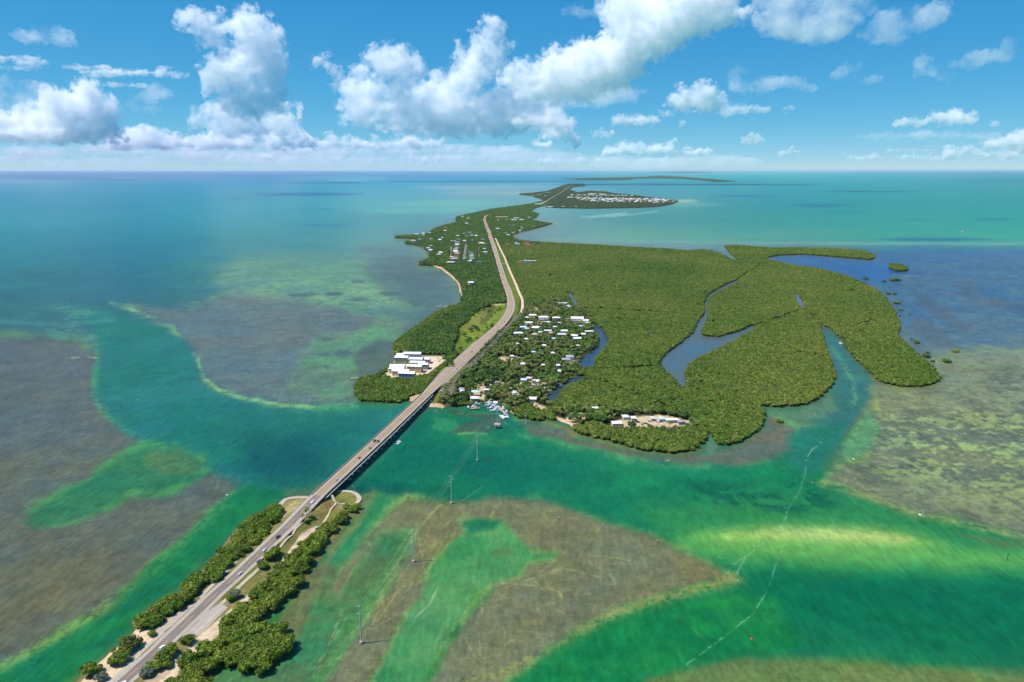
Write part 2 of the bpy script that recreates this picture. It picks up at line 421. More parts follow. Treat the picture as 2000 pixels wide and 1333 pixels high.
# channel rims
for pts, w in (([(190, 688), (194, 705), (186, 735), (184, 772), (198, 800), (225, 828), (262, 848), (290, 868), (350, 880), (400, 902)], 6),):
    stroke(pts, (92, 168, 130), w, .75, 6, .6)
paint([(120, 596), (215, 606), (270, 620), (320, 640), (360, 662), (380, 690), (386, 720), (400, 745), (430, 765), (480, 780), (560, 795), (640, 800), (720, 797), (790, 790), (830, 790), (720, 920), (600, 968), (480, 960), (400, 905), (290, 868),
       (225, 830), (188, 775), (188, 735), (196, 690), (180, 650), (140, 610)], (44, 124, 126), soft=34, warp=9, mot=.15, col2=(36, 120, 116), tex=.03)
paint([(360, 820), (560, 800), (700, 805), (740, 850), (650, 930), (600, 960), (500, 955), (420, 900), (300, 870)], (26, 110, 106), soft=110, warp=24, alpha=.85, mot=.15, col2=(32, 124, 104))
paint([(480, 860), (580, 850), (660, 880), (640, 930), (560, 950), (480, 920)], (18, 84, 96), soft=80, warp=20, alpha=.7)
paint([(380, 600), (480, 560), (640, 590), (760, 640), (770, 690), (705, 730), (690, 790), (620, 796), (520, 786), (440, 766), (402, 742), (388, 712), (378, 680), (340, 640), (250, 600)], (98, 118, 122), soft=28, warp=11, mot=.6, col2=(90, 122, 132), tex=.08, edge=(108, 160, 126), edge_w=5)
stroke([(386, 700), (398, 738), (430, 764), (480, 780), (560, 793), (640, 798), (700, 794)], (128, 186, 132), 3.6, .85, 5, .45)
stroke([(215, 592), (240, 598), (275, 612), (300, 622)], (120, 180, 150), 4, .6, 5, .6)
stroke([(620, 800), (700, 797), (790, 788)], (50, 140, 108), 10, .6, 5)
# pale sandy lobe in front of the white houses, and the wide pale lobe farther off
paint([(566, 735), (585, 692), (605, 665), (650, 655), (700, 650), (740, 632), (735, 612), (760, 618), (800, 632), (770, 670), (760, 700), (720, 740), (690, 745), (692, 775), (640, 790), (600, 770), (560, 762)], (92, 150, 122), soft=16, warp=14, mot=.5, fine=7, tex=.16, col2=(98, 130, 116))
paint([(690, 690), (740, 660), (775, 668), (770, 700), (735, 728), (700, 736)], (78, 96, 104), soft=14, warp=8, fine=5, alpha=.7)
paint([(415, 535), (470, 500), (560, 500), (700, 505), (820, 500), (890, 540), (895, 585), (800, 600), (680, 602), (600, 592), (500, 582), (430, 566)], (100, 152, 134), soft=40, warp=16, alpha=.75, mot=.5, fine=6, tex=.16)
paint([(560, 540), (700, 560), (890, 570), (890, 595), (760, 604), (680, 600), (600, 588), (480, 566)], (112, 164, 134), soft=24, warp=14, alpha=.7, fine=8, tex=.16, holes=.25)
for (a, b, w, h) in ((590, 577, 34, 5), (650, 575, 20, 4), (672, 690, 20, 9), (634, 692, 14, 3), (640, 718, 10, 3), (700, 550, 14, 3), (760, 575, 22, 4), (830, 560, 30, 6), (790, 540, 26, 4), (850, 535, 24, 5), (700, 585, 20, 3), (820, 590, 28, 6), (640, 664, 14, 3)):
    paint([(a - w, b), (a - w * .5, b - h), (a + w * .5, b - h), (a + w, b), (a + w * .4, b + h), (a - w * .5, b + h)], (72, 104, 112), soft=6, warp=6, alpha=.75, fine=4)
paint([(700, 480), (790, 480), (815, 500), (840, 512), (815, 530), (870, 545), (895, 570), (890, 600), (800, 585), (760, 545), (720, 510)], (84, 122, 136), soft=22, warp=10, alpha=.65, holes=.1)
paint([(700, 520), (790, 500), (840, 510), (815, 522), (860, 528), (895, 560), (890, 600), (840, 612), (760, 580)], (76, 110, 122), soft=26, warp=10, alpha=.6, tex=.1)
# patches at the mouth on the left
for q in ([(60, 592), (120, 590), (190, 606), (150, 640), (108, 660), (100, 640), (140, 615)], [(85, 645), (130, 640), (190, 650), (190, 680), (150, 668), (100, 664)]):
    paint(q, (84, 150, 132), soft=14, warp=10, alpha=.6, holes=.35, fine=8)
stroke([(128, 700), (150, 699), (172, 697), (188, 700)], (160, 194, 150), 1.8, .65, 2, .4)
stroke([(0, 628), (60, 632), (130, 634), (220, 626)], (70, 140, 136), 4, .6, 5)
# green tongue through the left flat
paint([(50, 1015), (62, 998), (150, 948), (240, 890), (290, 870), (350, 880), (400, 902), (395, 930), (340, 958), (300, 966), (262, 962), (220, 985), (170, 1008), (110, 1024), (62, 1030)], (56, 128, 92), soft=20, warp=9, alpha=.9, mot=.35, col2=(44, 120, 90), tex=.16, fine=6, edge=(76, 152, 96), edge_w=7)
paint([(290, 880), (350, 884), (395, 905), (380, 925), (320, 930), (280, 910)], (88, 122, 84), soft=20, warp=8, alpha=.6, tex=.2)
# channel beside the near causeway
paint([(490, 945), (560, 965), (548, 985), (470, 1030), (430, 1070), (395, 1110), (350, 1150), (262, 1210), (240, 1255), (160, 1310), (80, 1360), (-200, 1500), (-400, 1420), (0, 1318), (60, 1285), (150, 1235), (215, 1195), (290, 1110), (350, 1062), (400, 1012), (445, 975)], (30, 126, 78), soft=18, warp=8, mot=.3, col2=(22, 112, 84), tex=.06)
stroke([(0, 1312), (60, 1278), (130, 1238), (190, 1200), (240, 1165), (300, 1115), (350, 1066), (400, 1018), (440, 985)], (92, 160, 94), 12, .5, 12, .6)
stroke([(10, 1300), (60, 1272), (130, 1232), (180, 1204), (215, 1170)], (136, 172, 104), 8, .55, 11, .8)
stroke([(250, 1250), (215, 1280), (180, 1310), (130, 1350)], (86, 132, 84), 13, .6, 5)
stroke([(395, 1100), (350, 1150), (290, 1190), (262, 1212)], (70, 116, 76), 9, .55, 5)
stroke([(560, 962), (600, 960), (625, 950)], (90, 120, 90), 7, .6, 4)
# --- water right of the bridge
paint([(840, 800), (960, 800), (1000, 830), (1120, 870), (1300, 905), (1500, 890), (1580, 905), (1640, 960), (1800, 1020), (2100, 1080), (2100, 1400), (1000, 1400), (1150, 1270), (1300, 1180), (1440, 1140), (1300, 1060), (1100, 1000), (960, 965), (800, 960), (700, 950), (720, 900)], (22, 120, 90), soft=60, warp=16, alpha=.7, mot=.2, col2=(28, 130, 94), tex=.04)
paint([(760, 880), (960, 870), (1130, 905), (1180, 940), (1000, 950), (860, 930), (740, 930)], (14, 104, 96), soft=60, warp=16, alpha=.6)
paint([(1250, 985), (1500, 960), (1700, 985), (1900, 1050), (1700, 1070), (1400, 1060), (1280, 1030)], (54, 140, 84), soft=60, warp=16, alpha=.7, tex=.06)
paint([(1340, 1050), (1500, 1050), (1800, 1062), (1990, 1076), (2100, 1090), (2100, 1112), (1900, 1122), (1600, 1116), (1440, 1096)], (84, 168, 90), soft=60, warp=10, alpha=.9)
paint([(1360, 1046), (1440, 1034), (1560, 1026), (1700, 1032), (1800, 1048), (1840, 1064), (1790, 1078), (1640, 1080), (1500, 1070), (1400, 1058)], (150, 198, 108), soft=46, warp=10, alpha=.95, tex=.10, col2=(126, 186, 100))
paint([(1490, 1036), (1620, 1036), (1780, 1050), (1760, 1062), (1640, 1056), (1520, 1048)], (204, 212, 138), soft=26, warp=8, alpha=.75, tex=.16)
stroke([(1420, 1052), (1520, 1044), (1640, 1044), (1770, 1056)], (184, 208, 124), 13, .7, 6, .25)
stroke([(1330, 1062), (1480, 1072), (1640, 1078), (1800, 1084), (2000, 1096)], (96, 172, 92), 26, .6, 8)
paint([(1500, 1110), (1800, 1120), (2100, 1130), (2100, 1300), (1800, 1280), (1500, 1200), (1400, 1160)], (12, 110, 80), soft=90, warp=20, alpha=.7)
paint([(1340, 945), (1480, 950), (1560, 938), (1620, 960), (1640, 990), (1560, 1000), (1430, 990), (1350, 975)], (18, 92, 76), soft=26, warp=16, alpha=.75, holes=.3, fine=8)
paint([(1240, 1140), (1400, 1190), (1560, 1240), (1420, 1290), (1250, 1240), (1200, 1190)], (36, 124, 66), soft=60, warp=16, alpha=.6, tex=.12, col2=(16, 104, 70))
paint([(1260, 1330), (1420, 1286), (1560, 1285), (1800, 1298), (2100, 1320), (2100, 1500), (1200, 1500)], (108, 132, 82), soft=30, warp=10, mot=.6, tex=.13, col2=(92, 126, 76))
paint([(880, 800), (920, 806), (960, 806), (990, 822), (960, 842), (920, 850), (880, 850), (900, 830), (940, 818), (890, 812)], (70, 98, 88), soft=10, warp=6, alpha=.85, mot=.6, fine=5)
stroke([(900, 806), (960, 808), (1000, 838), (1040, 860)], (64, 150, 108), 4, .5, 5, .5)
paint([(850, 815), (890, 822), (896, 840), (870, 846), (845, 838)], (64, 148, 108), soft=10, warp=6, alpha=.6, fine=4)
stroke([(896, 848), (930, 846), (950, 848)], (108, 168, 116), 3, .7, 3)
paint([(900, 850), (960, 852), (1010, 866), (970, 875), (900, 865)], (60, 136, 92), soft=12, warp=8, alpha=.5, holes=.2)
# shore shallows right of the bridge
paint([(1012, 822), (1050, 826), (1112, 838), (1130, 855), (1180, 866), (1260, 886), (1310, 892), (1370, 884), (1400, 876), (1450, 868), (1492, 830), (1500, 806), (1560, 835), (1550, 880), (1470, 905), (1350, 905), (1230, 895), (1120, 870), (1040, 850)], (90, 114, 108), soft=20, warp=9, mot=.5, col2=(104, 110, 98), edge=(86, 158, 108), edge_w=6, tex=.08)
stroke([(1120, 846), (1180, 862), (1240, 876), (1310, 889), (1370, 878), (1400, 872)], (132, 120, 84), 4.5, .55, 4)
stroke([(1060, 824), (1100, 834), (1122, 848)], (150, 134, 92), 5, .6, 3)
paint([(1382, 838), (1394, 855), (1400, 872), (1384, 892), (1378, 868)], (92, 138, 120), soft=8, warp=4, alpha=.7)
# right channel and the pale mottled flat on the right
paint([(1603, 636), (1640, 660), (1660, 690), (1700, 730), (1705, 770), (1660, 830), (1620, 880), (1590, 920), (1540, 900), (1560, 840), (1600, 785), (1634, 745), (1622, 700)], (62, 118, 124), soft=14, warp=6, mot=.25, tex=.06, col2=(54, 116, 114))
stroke([(1625, 680), (1650, 715), (1668, 750), (1672, 780), (1664, 795)], (100, 166, 134), 5, .6, 5, .5)
paint([(1640, 880), (1668, 830), (1700, 800), (1720, 840), (1700, 880), (1660, 905)], (96, 158, 112), soft=20, warp=10, alpha=.8, tex=.2, fine=8)
paint([(1500, 800), (1560, 800), (1620, 770), (1640, 800), (1590, 830), (1530, 832)], (96, 138, 110), soft=20, warp=10, alpha=.75, tex=.14)
paint([(1540, 850), (1600, 830), (1650, 820), (1640, 870), (1590, 930), (1540, 915)], (34, 122, 102), soft=26, warp=10, alpha=.8)
paint([(1706, 760), (1760, 765), (1840, 745), (1830, 700), (1900, 690), (2100, 690), (2100, 1060), (2000, 1050), (1920, 1030), (1800, 1006), (1740, 985), (1660, 955), (1610, 940), (1640, 915), (1690, 900), (1716, 850), (1722, 800)], (102, 120, 104), soft=24, warp=11, mot=.9, col2=(122, 136, 110), tex=.2, edge=(138, 164, 104), edge_w=7)
paint([(1720, 800), (1850, 800), (2100, 760), (2100, 990), (1960, 1000), (1800, 960), (1700, 930), (1716, 850)], (138, 160, 116), soft=60, warp=20, holes=.42, fine=12, alpha=.95, tex=.12)
paint([(1760, 830), (1900, 850), (2000, 860), (2000, 940), (1900, 930), (1780, 900)], (150, 182, 118), soft=50, warp=20, holes=.62, fine=14, alpha=.95)
paint([(1830, 690), (1960, 690), (2100, 700), (2100, 800), (1960, 800), (1850, 790), (1840, 750)], (128, 148, 126), soft=30, warp=14, holes=.3, fine=8, alpha=.7)
stroke([(1610, 942), (1660, 956), (1740, 986), (1800, 1006), (1880, 1024), (1960, 1042), (2040, 1060)], (140, 160, 104), 7, .65, 7, .6)
paint([(1850, 1040), (2100, 1070), (2100, 1082), (1950, 1070)], (96, 132, 86), soft=10, warp=8, alpha=.6, fine=6)
# blue shallows east of the wood
paint([(1700, 560), (1800, 510), (2100, 500), (2100, 690), (1900, 685), (1800, 690), (1760, 640)], (66, 114, 152), soft=40, warp=18, alpha=.7, tex=.22, col2=(92, 122, 142))
paint([(1500, 503), (1570, 499), (1690, 510), (1740, 520), (1730, 560), (1650, 536), (1560, 520)], (56, 110, 168), soft=8, warp=4, alpha=.85, tex=.06)
for q in ([(1780, 560), (1850, 600), (1900, 650), (1860, 640), (1790, 590)], [(1790, 610), (1880, 680), (1830, 680), (1780, 640)], [(1860, 560), (2000, 600), (2000, 615), (1880, 580)]):
    paint(q, (84, 100, 112), soft=16, warp=14, alpha=.5, fine=6)
paint([(1060, 468), (1250, 473), (1400, 474), (2100, 474), (2100, 478), (1420, 480), (1380, 486), (1100, 478)], (104, 150, 160), soft=4, warp=3, alpha=.6)
stroke([(1060, 468), (1240, 472), (1500, 475), (2000, 477)], (112, 172, 160), 3, .55, 2)
paint([(1405, 488), (1418, 482), (1440, 508), (1450, 514), (1432, 508)], (96, 146, 156), soft=5, warp=2, alpha=.8)
for (a, b, w, h, al) in ((1830, 468, 110, 3, .8), (1600, 402, 60, 1.8, .7), (1450, 383, 62, 1.6, .7), (1945, 429, 42, 1.8, .7), (1650, 415, 40, 1.5, .4), (1790, 430, 30, 2, .4), (100, 403, 40, 1.8, .5), (235, 402, 75, 1.8, .6), (600, 380, 110, 3, .8), (450, 389, 50, 1.6, .5), (390, 470, 50, 2, .45), (610, 409, 40, 1.4, .4), (900, 362, 60, 1.6, .5), (930, 380, 60, 1.8, .5), (640, 440, 60, 3, .35)):  # dark streaks: cloud shadows and deep water put into the sea colour
    paint([(a - w, b), (a - w * .4, b - h), (a + w * .5, b - h), (a + w, b), (a + w * .3, b + h), (a - w * .5, b + h)], (32, 102, 146), soft=6, warp=3, alpha=al * .72)
# pale streaks towards the skyline
for (a, b, w, h, c, al) in ((90, 353, 120, 3, (110, 164, 190), .7), (660, 348, 100, 2, (90, 178, 196), .6), (700, 352, 60, 2, (104, 184, 196), .5), (950, 366, 150, 5, (132, 176, 190), .6), (960, 378, 100, 4, (128, 184, 182), .6), (880, 398, 120, 6, (100, 184, 174), .6), (830, 412, 120, 5, (104, 186, 176), .5), (1150, 370, 60, 2, (130, 176, 186), .5), (1350, 400, 60, 4, (120, 184, 168), .45), (1338, 393, 26, 2.4, (170, 204, 180), .8)):
    paint([(a - w, b), (a - w * .4, b - h), (a + w * .5, b - h), (a + w, b), (a + w * .3, b + h), (a - w * .5, b + h)], c, soft=7, warp=4, alpha=al)
# --- foreground right of the causeway
paint([(640, 1075), (700, 1000), (735, 960), (760, 965), (800, 975), (860, 985), (900, 1000), (880, 1060), (820, 1140), (760, 1230), (700, 1330), (600, 1420), (380, 1420), (420, 1310), (560, 1280), (600, 1140)], (84, 124, 86), soft=20, warp=12, mot=.5, col2=(60, 136, 92), tex=.12, fine=6)
paint([(590, 1140), (640, 1085), (655, 1070), (660, 1100), (620, 1160), (590, 1230), (560, 1280), (540, 1215)], (112, 118, 88), soft=22, warp=8, mot=.6, alpha=.8, tex=.12)
paint([(690, 975), (730, 955), (740, 975), (700, 1040), (650, 1085), (640, 1075), (700, 1000)], (120, 138, 92), soft=16, warp=7, alpha=.75, tex=.18, fine=6)
paint([(735, 965), (765, 975), (740, 1030), (700, 1080), (650, 1110), (640, 1095), (700, 1030)], (40, 132, 92), soft=18, warp=8, alpha=.7)
paint([(800, 975), (880, 985), (960, 968), (1060, 975), (1160, 1010), (1280, 1052), (1380, 1095), (1440, 1135), (1380, 1140), (1240, 1180), (1120, 1230), (1040, 1290), (990, 1333), (960, 1420), (820, 1420), (840, 1330), (880, 1250), (920, 1200), (960, 1150), (940, 1110),
       (900, 1060), (880, 1080), (840, 1150), (790, 1250), (740, 1333), (700, 1420), (560, 1420), (620, 1333), (690, 1250), (760, 1150), (800, 1080), (820, 1030), (740, 1040), (700, 1100), (660, 1160), (640, 1150), (700, 1070), (760, 1000)], (112, 124, 100), soft=24, warp=11, mot=.75, tex=.12, col2=(118, 124, 94), edge=(112, 160, 98), edge_w=6)
paint([(900, 1045), (905, 1020), (930, 1012), (985, 1020), (1010, 1050), (1040, 1078), (1085, 1084), (1080, 1092), (1030, 1100), (1015, 1125), (960, 1140), (925, 1165), (905, 1200), (870, 1235), (840, 1290), (820, 1340), (790, 1420), (690, 1420), (730, 1333), (770, 1250), (810, 1180), (845, 1110), (880, 1060)], (92, 156, 100), soft=16, warp=9, mot=.35, tex=.07, fine=6, col2=(62, 144, 92), edge=(112, 166, 98), edge_w=5)
paint([(905, 1025), (930, 1012), (980, 1018), (960, 1035), (915, 1040)], (26, 112, 88), soft=14, warp=6, alpha=.8)
paint([(955, 1075), (990, 1070), (1010, 1085), (970, 1095)], (86, 110, 78), soft=12, warp=8, alpha=.5, holes=.3, fine=6)
stroke([(1015, 1128), (960, 1146), (930, 1170), (905, 1205), (880, 1235), (850, 1290)], (142, 168, 108), 4, .55, 5, .5)
paint([(760, 1090), (790, 1040), (800, 1050), (770, 1110), (730, 1170), (700, 1230), (650, 1310), (600, 1400), (560, 1400), (640, 1280), (690, 1200)], (76, 138, 82), soft=14, warp=9, alpha=.75, tex=.12, fine=6)
stroke([(1440, 1134), (1380, 1148), (1300, 1168), (1200, 1200), (1110, 1246), (1050, 1288), (990, 1330)], (132, 148, 96), 17, .6, 12, .5)
stroke([(1430, 1128), (1340, 1160), (1240, 1182), (1150, 1222)], (150, 160, 96), 8, .5, 9, .6)
stroke([(1040, 1285), (960, 1320), (880, 1336)], (140, 160, 92), 7, .7, 8, .6)
paint([(1000, 1340), (1060, 1290), (1130, 1250), (1230, 1205), (1330, 1180), (1440, 1160), (1520, 1170), (1560, 1260), (1500, 1275), (1400, 1284), (1260, 1325), (1200, 1420), (960, 1420)], (20, 122, 76), soft=34, warp=12, mot=.2, col2=(34, 136, 76), tex=.05)
# propeller scars
SC = (156, 166, 116)
for q in ([(845, 1000), (800, 1042), (770, 1086)], [(855, 990), (815, 1040), (775, 1100), (740, 1150)], [(862, 985), (820, 1030), (790, 1070)], [(830, 1120), (820, 1060), (812, 1020)], [(695, 1250), (720, 1200), (790, 1145)], [(610, 1320), (660, 1260), (700, 1225)], [(640, 1300), (700, 1260), (735, 1205)],
          [(700, 1240), (740, 1210), (780, 1150)], [(748, 1175), (752, 1195), (760, 1210)], [(960, 1140), (1010, 1141), (1060, 1146), (1092, 1156), (1099, 1168), (1090, 1176), (1066, 1182)], [(1046, 1170), (1052, 1195), (1057, 1220)], [(1046, 1216), (1050, 1245)], [(905, 1238), (925, 1280), (940, 1293)],
          [(935, 1235), (938, 1280)], [(940, 1168), (942, 1200)], [(970, 982), (960, 1005)], [(975, 985), (958, 1012)], [(1010, 985), (1012, 1005), (1030, 1008)], [(1058, 1150), (1040, 1130), (1110, 1075)], [(1010, 1258), (1000, 1250), (985, 1262)], [(955, 1165), (974, 1175)], [(1960, 945), (1978, 960), (1974, 985), (1968, 1005)],
          [(1640, 925), (1690, 955), (1740, 985)], [(1180, 1020), (1150, 1060), (1130, 1090)], [(690, 1110), (678, 1135)], [(720, 1060), (726, 1075), (716, 1085)], [(1260, 1100), (1200, 1090), (1140, 1083)], [(980, 1150), (1100, 1110), (1180, 1130)], [(855, 1145), (846, 1165), (830, 1188), (812, 1206)], [(1850, 900), (1900, 880), (2000, 860)], [(520, 1240), (500, 1200)]):
    stroke(q, SC, 1.5, .65, 1.2, .4)
for k in range(26):
    a0 = random.uniform(600, 900); b0 = 1330 - (a0 - 590) * 1.05 + random.uniform(-30, 40)
    stroke([(a0, b0), (a0 + random.uniform(15, 55), b0 - random.uniform(20, 70))], SC, 1.2, .45, 1.5, .4)
for k in range(16):
    a0 = random.uniform(900, 1400); b0 = random.uniform(1100, 1260)
    stroke([(a0, b0), (a0 + random.uniform(-30, 30), b0 + random.uniform(-35, 35))], SC, 1.2, .4, 1.5, .4)
# foam lines
FO = (190, 222, 206)
for q, w in (([(1606, 864), (1588, 878), (1574, 900), (1572, 930), (1562, 958), (1545, 985), (1530, 1022), (1512, 1052), (1480, 1068), (1456, 1090), (1440, 1122)], 1.15), ([(1456, 1088), (1430, 1105), (1422, 1120)], 1.3), ([(1526, 1078), (1516, 1102), (1504, 1140), (1490, 1170), (1465, 1205), (1430, 1232), (1390, 1262), (1340, 1300)], 1.35), ([(1400, 1086), (1390, 1084), (1412, 1092)], 1.2), ([(856, 1150), (835, 1185), (812, 1206)], 1.3), ([(1192, 1122), (1196, 1130), (1202, 1138)], 2.2)):
    stroke(q, FO, w, .5, 4.0, .75)
for q, w in (([(1135, 425), (1165, 422), (1222, 416)], 1.0), ([(1150, 427), (1190, 421), (1225, 418)], 1.1), ([(1186, 424), (1230, 420), (1285, 413)], 1.0), ([(1052, 432), (1075, 434), (1093, 438)], .8)):
    stroke(q, (190, 226, 220), w * .7, .6, .3)

# slow drift of hue over every bed
hA = anoise(X, Y, D, 110, 4, 51); hB = anoise(X, Y, D, 45, 4, 52); hC = anoise(X, Y, D, 22, 4, 53)
dep_ = np.clip((v - 380) / 160, .15, 1)
COL = COL * (1 + (dep_ * (.10 * hA + .07 * hB))[:, None] * np.array([.55, .15, -.7]) + (dep_ * (.06 * hB + .09 * hC + .05 * n5))[:, None])
# --- inland waters
LANDPOLY = [KEY_NEAR, ROUND_KEY, KEY_MAIN, SPUR_FAR, KEY_FAR, KEY_FARTHEST]
for q, c, c2 in ((CANAL, (50, 94, 136), (46, 88, 126)), (CREEK, (72, 116, 150), (84, 112, 132)), (POOL, (90, 140, 190), (80, 130, 180)), (POND, (84, 130, 176), (70, 110, 150)), (MARINA, (50, 88, 100), (60, 100, 120)), (HARBOUR, (120, 150, 170), (130, 155, 170))):
    paint(q, c, soft=60, warp=3, col2=c2, mot=.1) if False else None
    m = bbox_sel(q, 14)
    a = sstep((poly_sd(u[m], v[m], q) + 10) / 4)[:, None]
    w = sstep(n4[m] * .8 + n1[m] * .8 + .5)[:, None]
    COL[m] = COL[m] * (1 - a) + (np.array(c, float) * (1 - w) + np.array(c2, float) * w) * a
    MOT[m] = .1

# signed distance to the shore, in metres
SD = np.full(len(u), -1e4)
for q in LANDPOLY:
    m = bbox_sel(q, 60)
    far = v[m].min() < 372 and np.asarray(q)[:, 1].max() < 372
    wz = 0.25 if far else 1.0
    SD[m] = np.maximum(SD[m], poly_sd(u[m] + n3[m] * 2.4 * wz, v[m] + n5[m] * 1.2 * wz * np.clip((v[m] - 331) / 200, .1, 1), q))
for q in WATERS:
    m = bbox_sel(q, 30)
    SD[m] = np.minimum(SD[m], -poly_sd(u[m] + n3[m] * 1.5, v[m] + n5[m] * .8, q))
SDM = SD * D / F
# shallow rim along every shore (real shoal water)
rim = np.exp(-np.clip(-SD, 0, 1e3) / 5.0) * (v > 430) * (SD < 3)
COL = COL * (1 - .45 * rim[:, None]) + np.array([104, 108, 84.]) * .45 * rim[:, None]

# body colour of the water = wanted brightness less the sky mirrored by the surface, over the light received
kv = np.array([330, 340, 357, 395, 460, 550, 700, 900, 1100, 1265, 1700.])
def by_row(t): return np.stack([np.interp(v, kv, c) for c in t], 1)
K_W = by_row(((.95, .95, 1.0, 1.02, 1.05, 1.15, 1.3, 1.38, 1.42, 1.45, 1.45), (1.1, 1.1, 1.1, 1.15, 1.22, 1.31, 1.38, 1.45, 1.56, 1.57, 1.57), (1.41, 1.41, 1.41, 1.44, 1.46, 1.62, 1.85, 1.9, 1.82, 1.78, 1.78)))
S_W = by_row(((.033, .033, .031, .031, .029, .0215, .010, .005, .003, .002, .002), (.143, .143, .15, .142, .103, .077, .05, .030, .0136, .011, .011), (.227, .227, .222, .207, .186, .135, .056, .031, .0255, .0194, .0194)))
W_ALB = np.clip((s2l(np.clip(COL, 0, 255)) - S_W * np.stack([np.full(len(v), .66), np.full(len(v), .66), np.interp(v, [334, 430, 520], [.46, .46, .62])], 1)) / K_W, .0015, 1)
Vw = np.stack([X, Y, np.zeros_like(X)], 1)
idx = np.arange(nr * nc).reshape(nr, nc)
quads = np.stack([idx[1:, :-1].ravel(), idx[1:, 1:].ravel(), idx[:-1, 1:].ravel(), idx[:-1, :-1].ravel()], 1)
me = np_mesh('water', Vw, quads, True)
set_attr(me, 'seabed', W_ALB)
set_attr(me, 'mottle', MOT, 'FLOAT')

m = bpy.data.materials.new('sea_water'); m.use_nodes = True
nt = m.node_tree; b = nt.nodes['Principled BSDF']
a1 = nt.nodes.new('ShaderNodeAttribute'); a1.attribute_name = 'seabed'
a2 = nt.nodes.new('ShaderNodeAttribute'); a2.attribute_name = 'mottle'
geo = nt.nodes.new('ShaderNodeNewGeometry')
def nz(scale, det, vec=None, rough=.55):
    n = nt.nodes.new('ShaderNodeTexNoise'); n.inputs['Scale'].default_value = scale; n.inputs['Detail'].default_value = det; n.inputs['Roughness'].default_value = rough
    nt.links.new(vec or geo.outputs['Position'], n.inputs['Vector']); return n.outputs['Fac']
def math_(op, a, b_):
    n = nt.nodes.new('ShaderNodeMath'); n.operation = op
    for i, x in enumerate((a, b_)):
        if isinstance(x, (int, float)): n.inputs[i].default_value = x
        else: nt.links.new(x, n.inputs[i])
    return n.outputs[0]
# seagrass blades and sand ripples: mottling of the bed
mo = math_('SUBTRACT', nz(.22, 6, rough=.7), .5)
mo2 = math_('SUBTRACT', nz(.035, 4), .5)
mo = math_('ADD', math_('MULTIPLY', mo, 1.15), math_('MULTIPLY', mo2, .8))
fac = math_('ADD', math_('MULTIPLY', mo, a2.outputs['Fac']), 1.0)
# wind ripples tilt the surface; their light and dark also painted into the colour
mp = nt.nodes.new('ShaderNodeMapping'); mp.inputs['Rotation'].default_value = (0, 0, R(-32)); mp.inputs['Scale'].default_value = (.26, .062, .2)
nt.links.new(geo.outputs['Position'], mp.inputs['Vector'])
rip = nz(1.0, 3, mp.outputs[0], .6)
fac = math_('MULTIPLY', fac, math_('ADD', math_('MULTIPLY', math_('SUBTRACT', rip, .5), .8), 1.0))
vm = nt.nodes.new('ShaderNodeVectorMath'); vm.operation = 'SCALE'
nt.links.new(a1.outputs['Color'], vm.inputs[0]); nt.links.new(fac, vm.inputs['Scale'])
nt.links.new(vm.outputs[0], b.inputs['Base Color'])
bp = nt.nodes.new('ShaderNodeBump'); bp.inputs['Strength'].default_value = .6; bp.inputs['Distance'].default_value = .8
nt.links.new(rip, bp.inputs['Height']); nt.links.new(bp.outputs[0], b.inputs['Normal'])
b.inputs['Roughness'].default_value = .32
b.inputs['IOR'].default_value = 1.33
b.inputs['Specular IOR Level'].default_value = .14
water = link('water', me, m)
tag(water, 'clear shallow sea over green sand and brown seagrass, with winding channels', 'sea', kind='structure')
# ------------------------------------------------------------------ highway line: (x, y, z, half width left, right)
CLP = [(165, 1401, 2.5, 6.2, 6.2), (205, 1363, 2.5, 6.2, 6.2), (242, 1330, 2.5, 6.2, 6.2), (275, 1300, 2.5, 6.2, 6.2), (305, 1273, 2.5, 6.2, 6.2), (332, 1246, 2.5, 6.2, 6.2), (353, 1226.5, 2.5, 6.2, 6.2),
       (399.5, 1181.5, 2.6, 6.2, 6.2), (420, 1161.6, 2.7, 6.2, 6.2), (464, 1122, 3.0, 6.2, 6.2), (524.5, 1064, 4.2, 6.2, 6.6), (564, 1026.5, 5.4, 6.4, 7.0), (600, 988.6, 6.5, 6.6, 6.9), (620, 969, 7.0, 6.6, 6.6),
       (679, 914.5, 7.8, 6.6, 6.6), (739, 859, 8.2, 6.6, 6.6), (790, 811, 7.8, 6.6, 6.6), (831, 772, 7.0, 6.6, 6.6), (846, 757, 5.9, 8.0, 8.0), (858, 746, 4.9, 10, 10.5), (874, 730, 3.6, 11.5, 12), (905, 700.5, 2.2, 11.5, 12), (926, 681, 1.8, 11.5, 12), (935, 672, 1.8, 11.0, 11.5),
       (958, 652, 1.8, 9.5, 9.5), (980, 632, 1.8, 9.5, 9), (994, 612, 1.8, 9.5, 9), (998, 598, 1.8, 9, 9), (997, 584, 1.8, 8.5, 8.5), (992, 566, 1.8, 8.2, 8.2), (986, 552, 1.8, 8, 8), (976, 520, 1.8, 8, 8),
       (965, 484, 1.8, 8.5, 8.5), (952.5, 448, 1.8, 9, 9), (946.5, 431, 1.8, 9, 9), (947.5, 424.5, 1.8, 9, 9), (953, 420.4, 1.8, 9, 9), (965, 418, 1.8, 9, 9)]
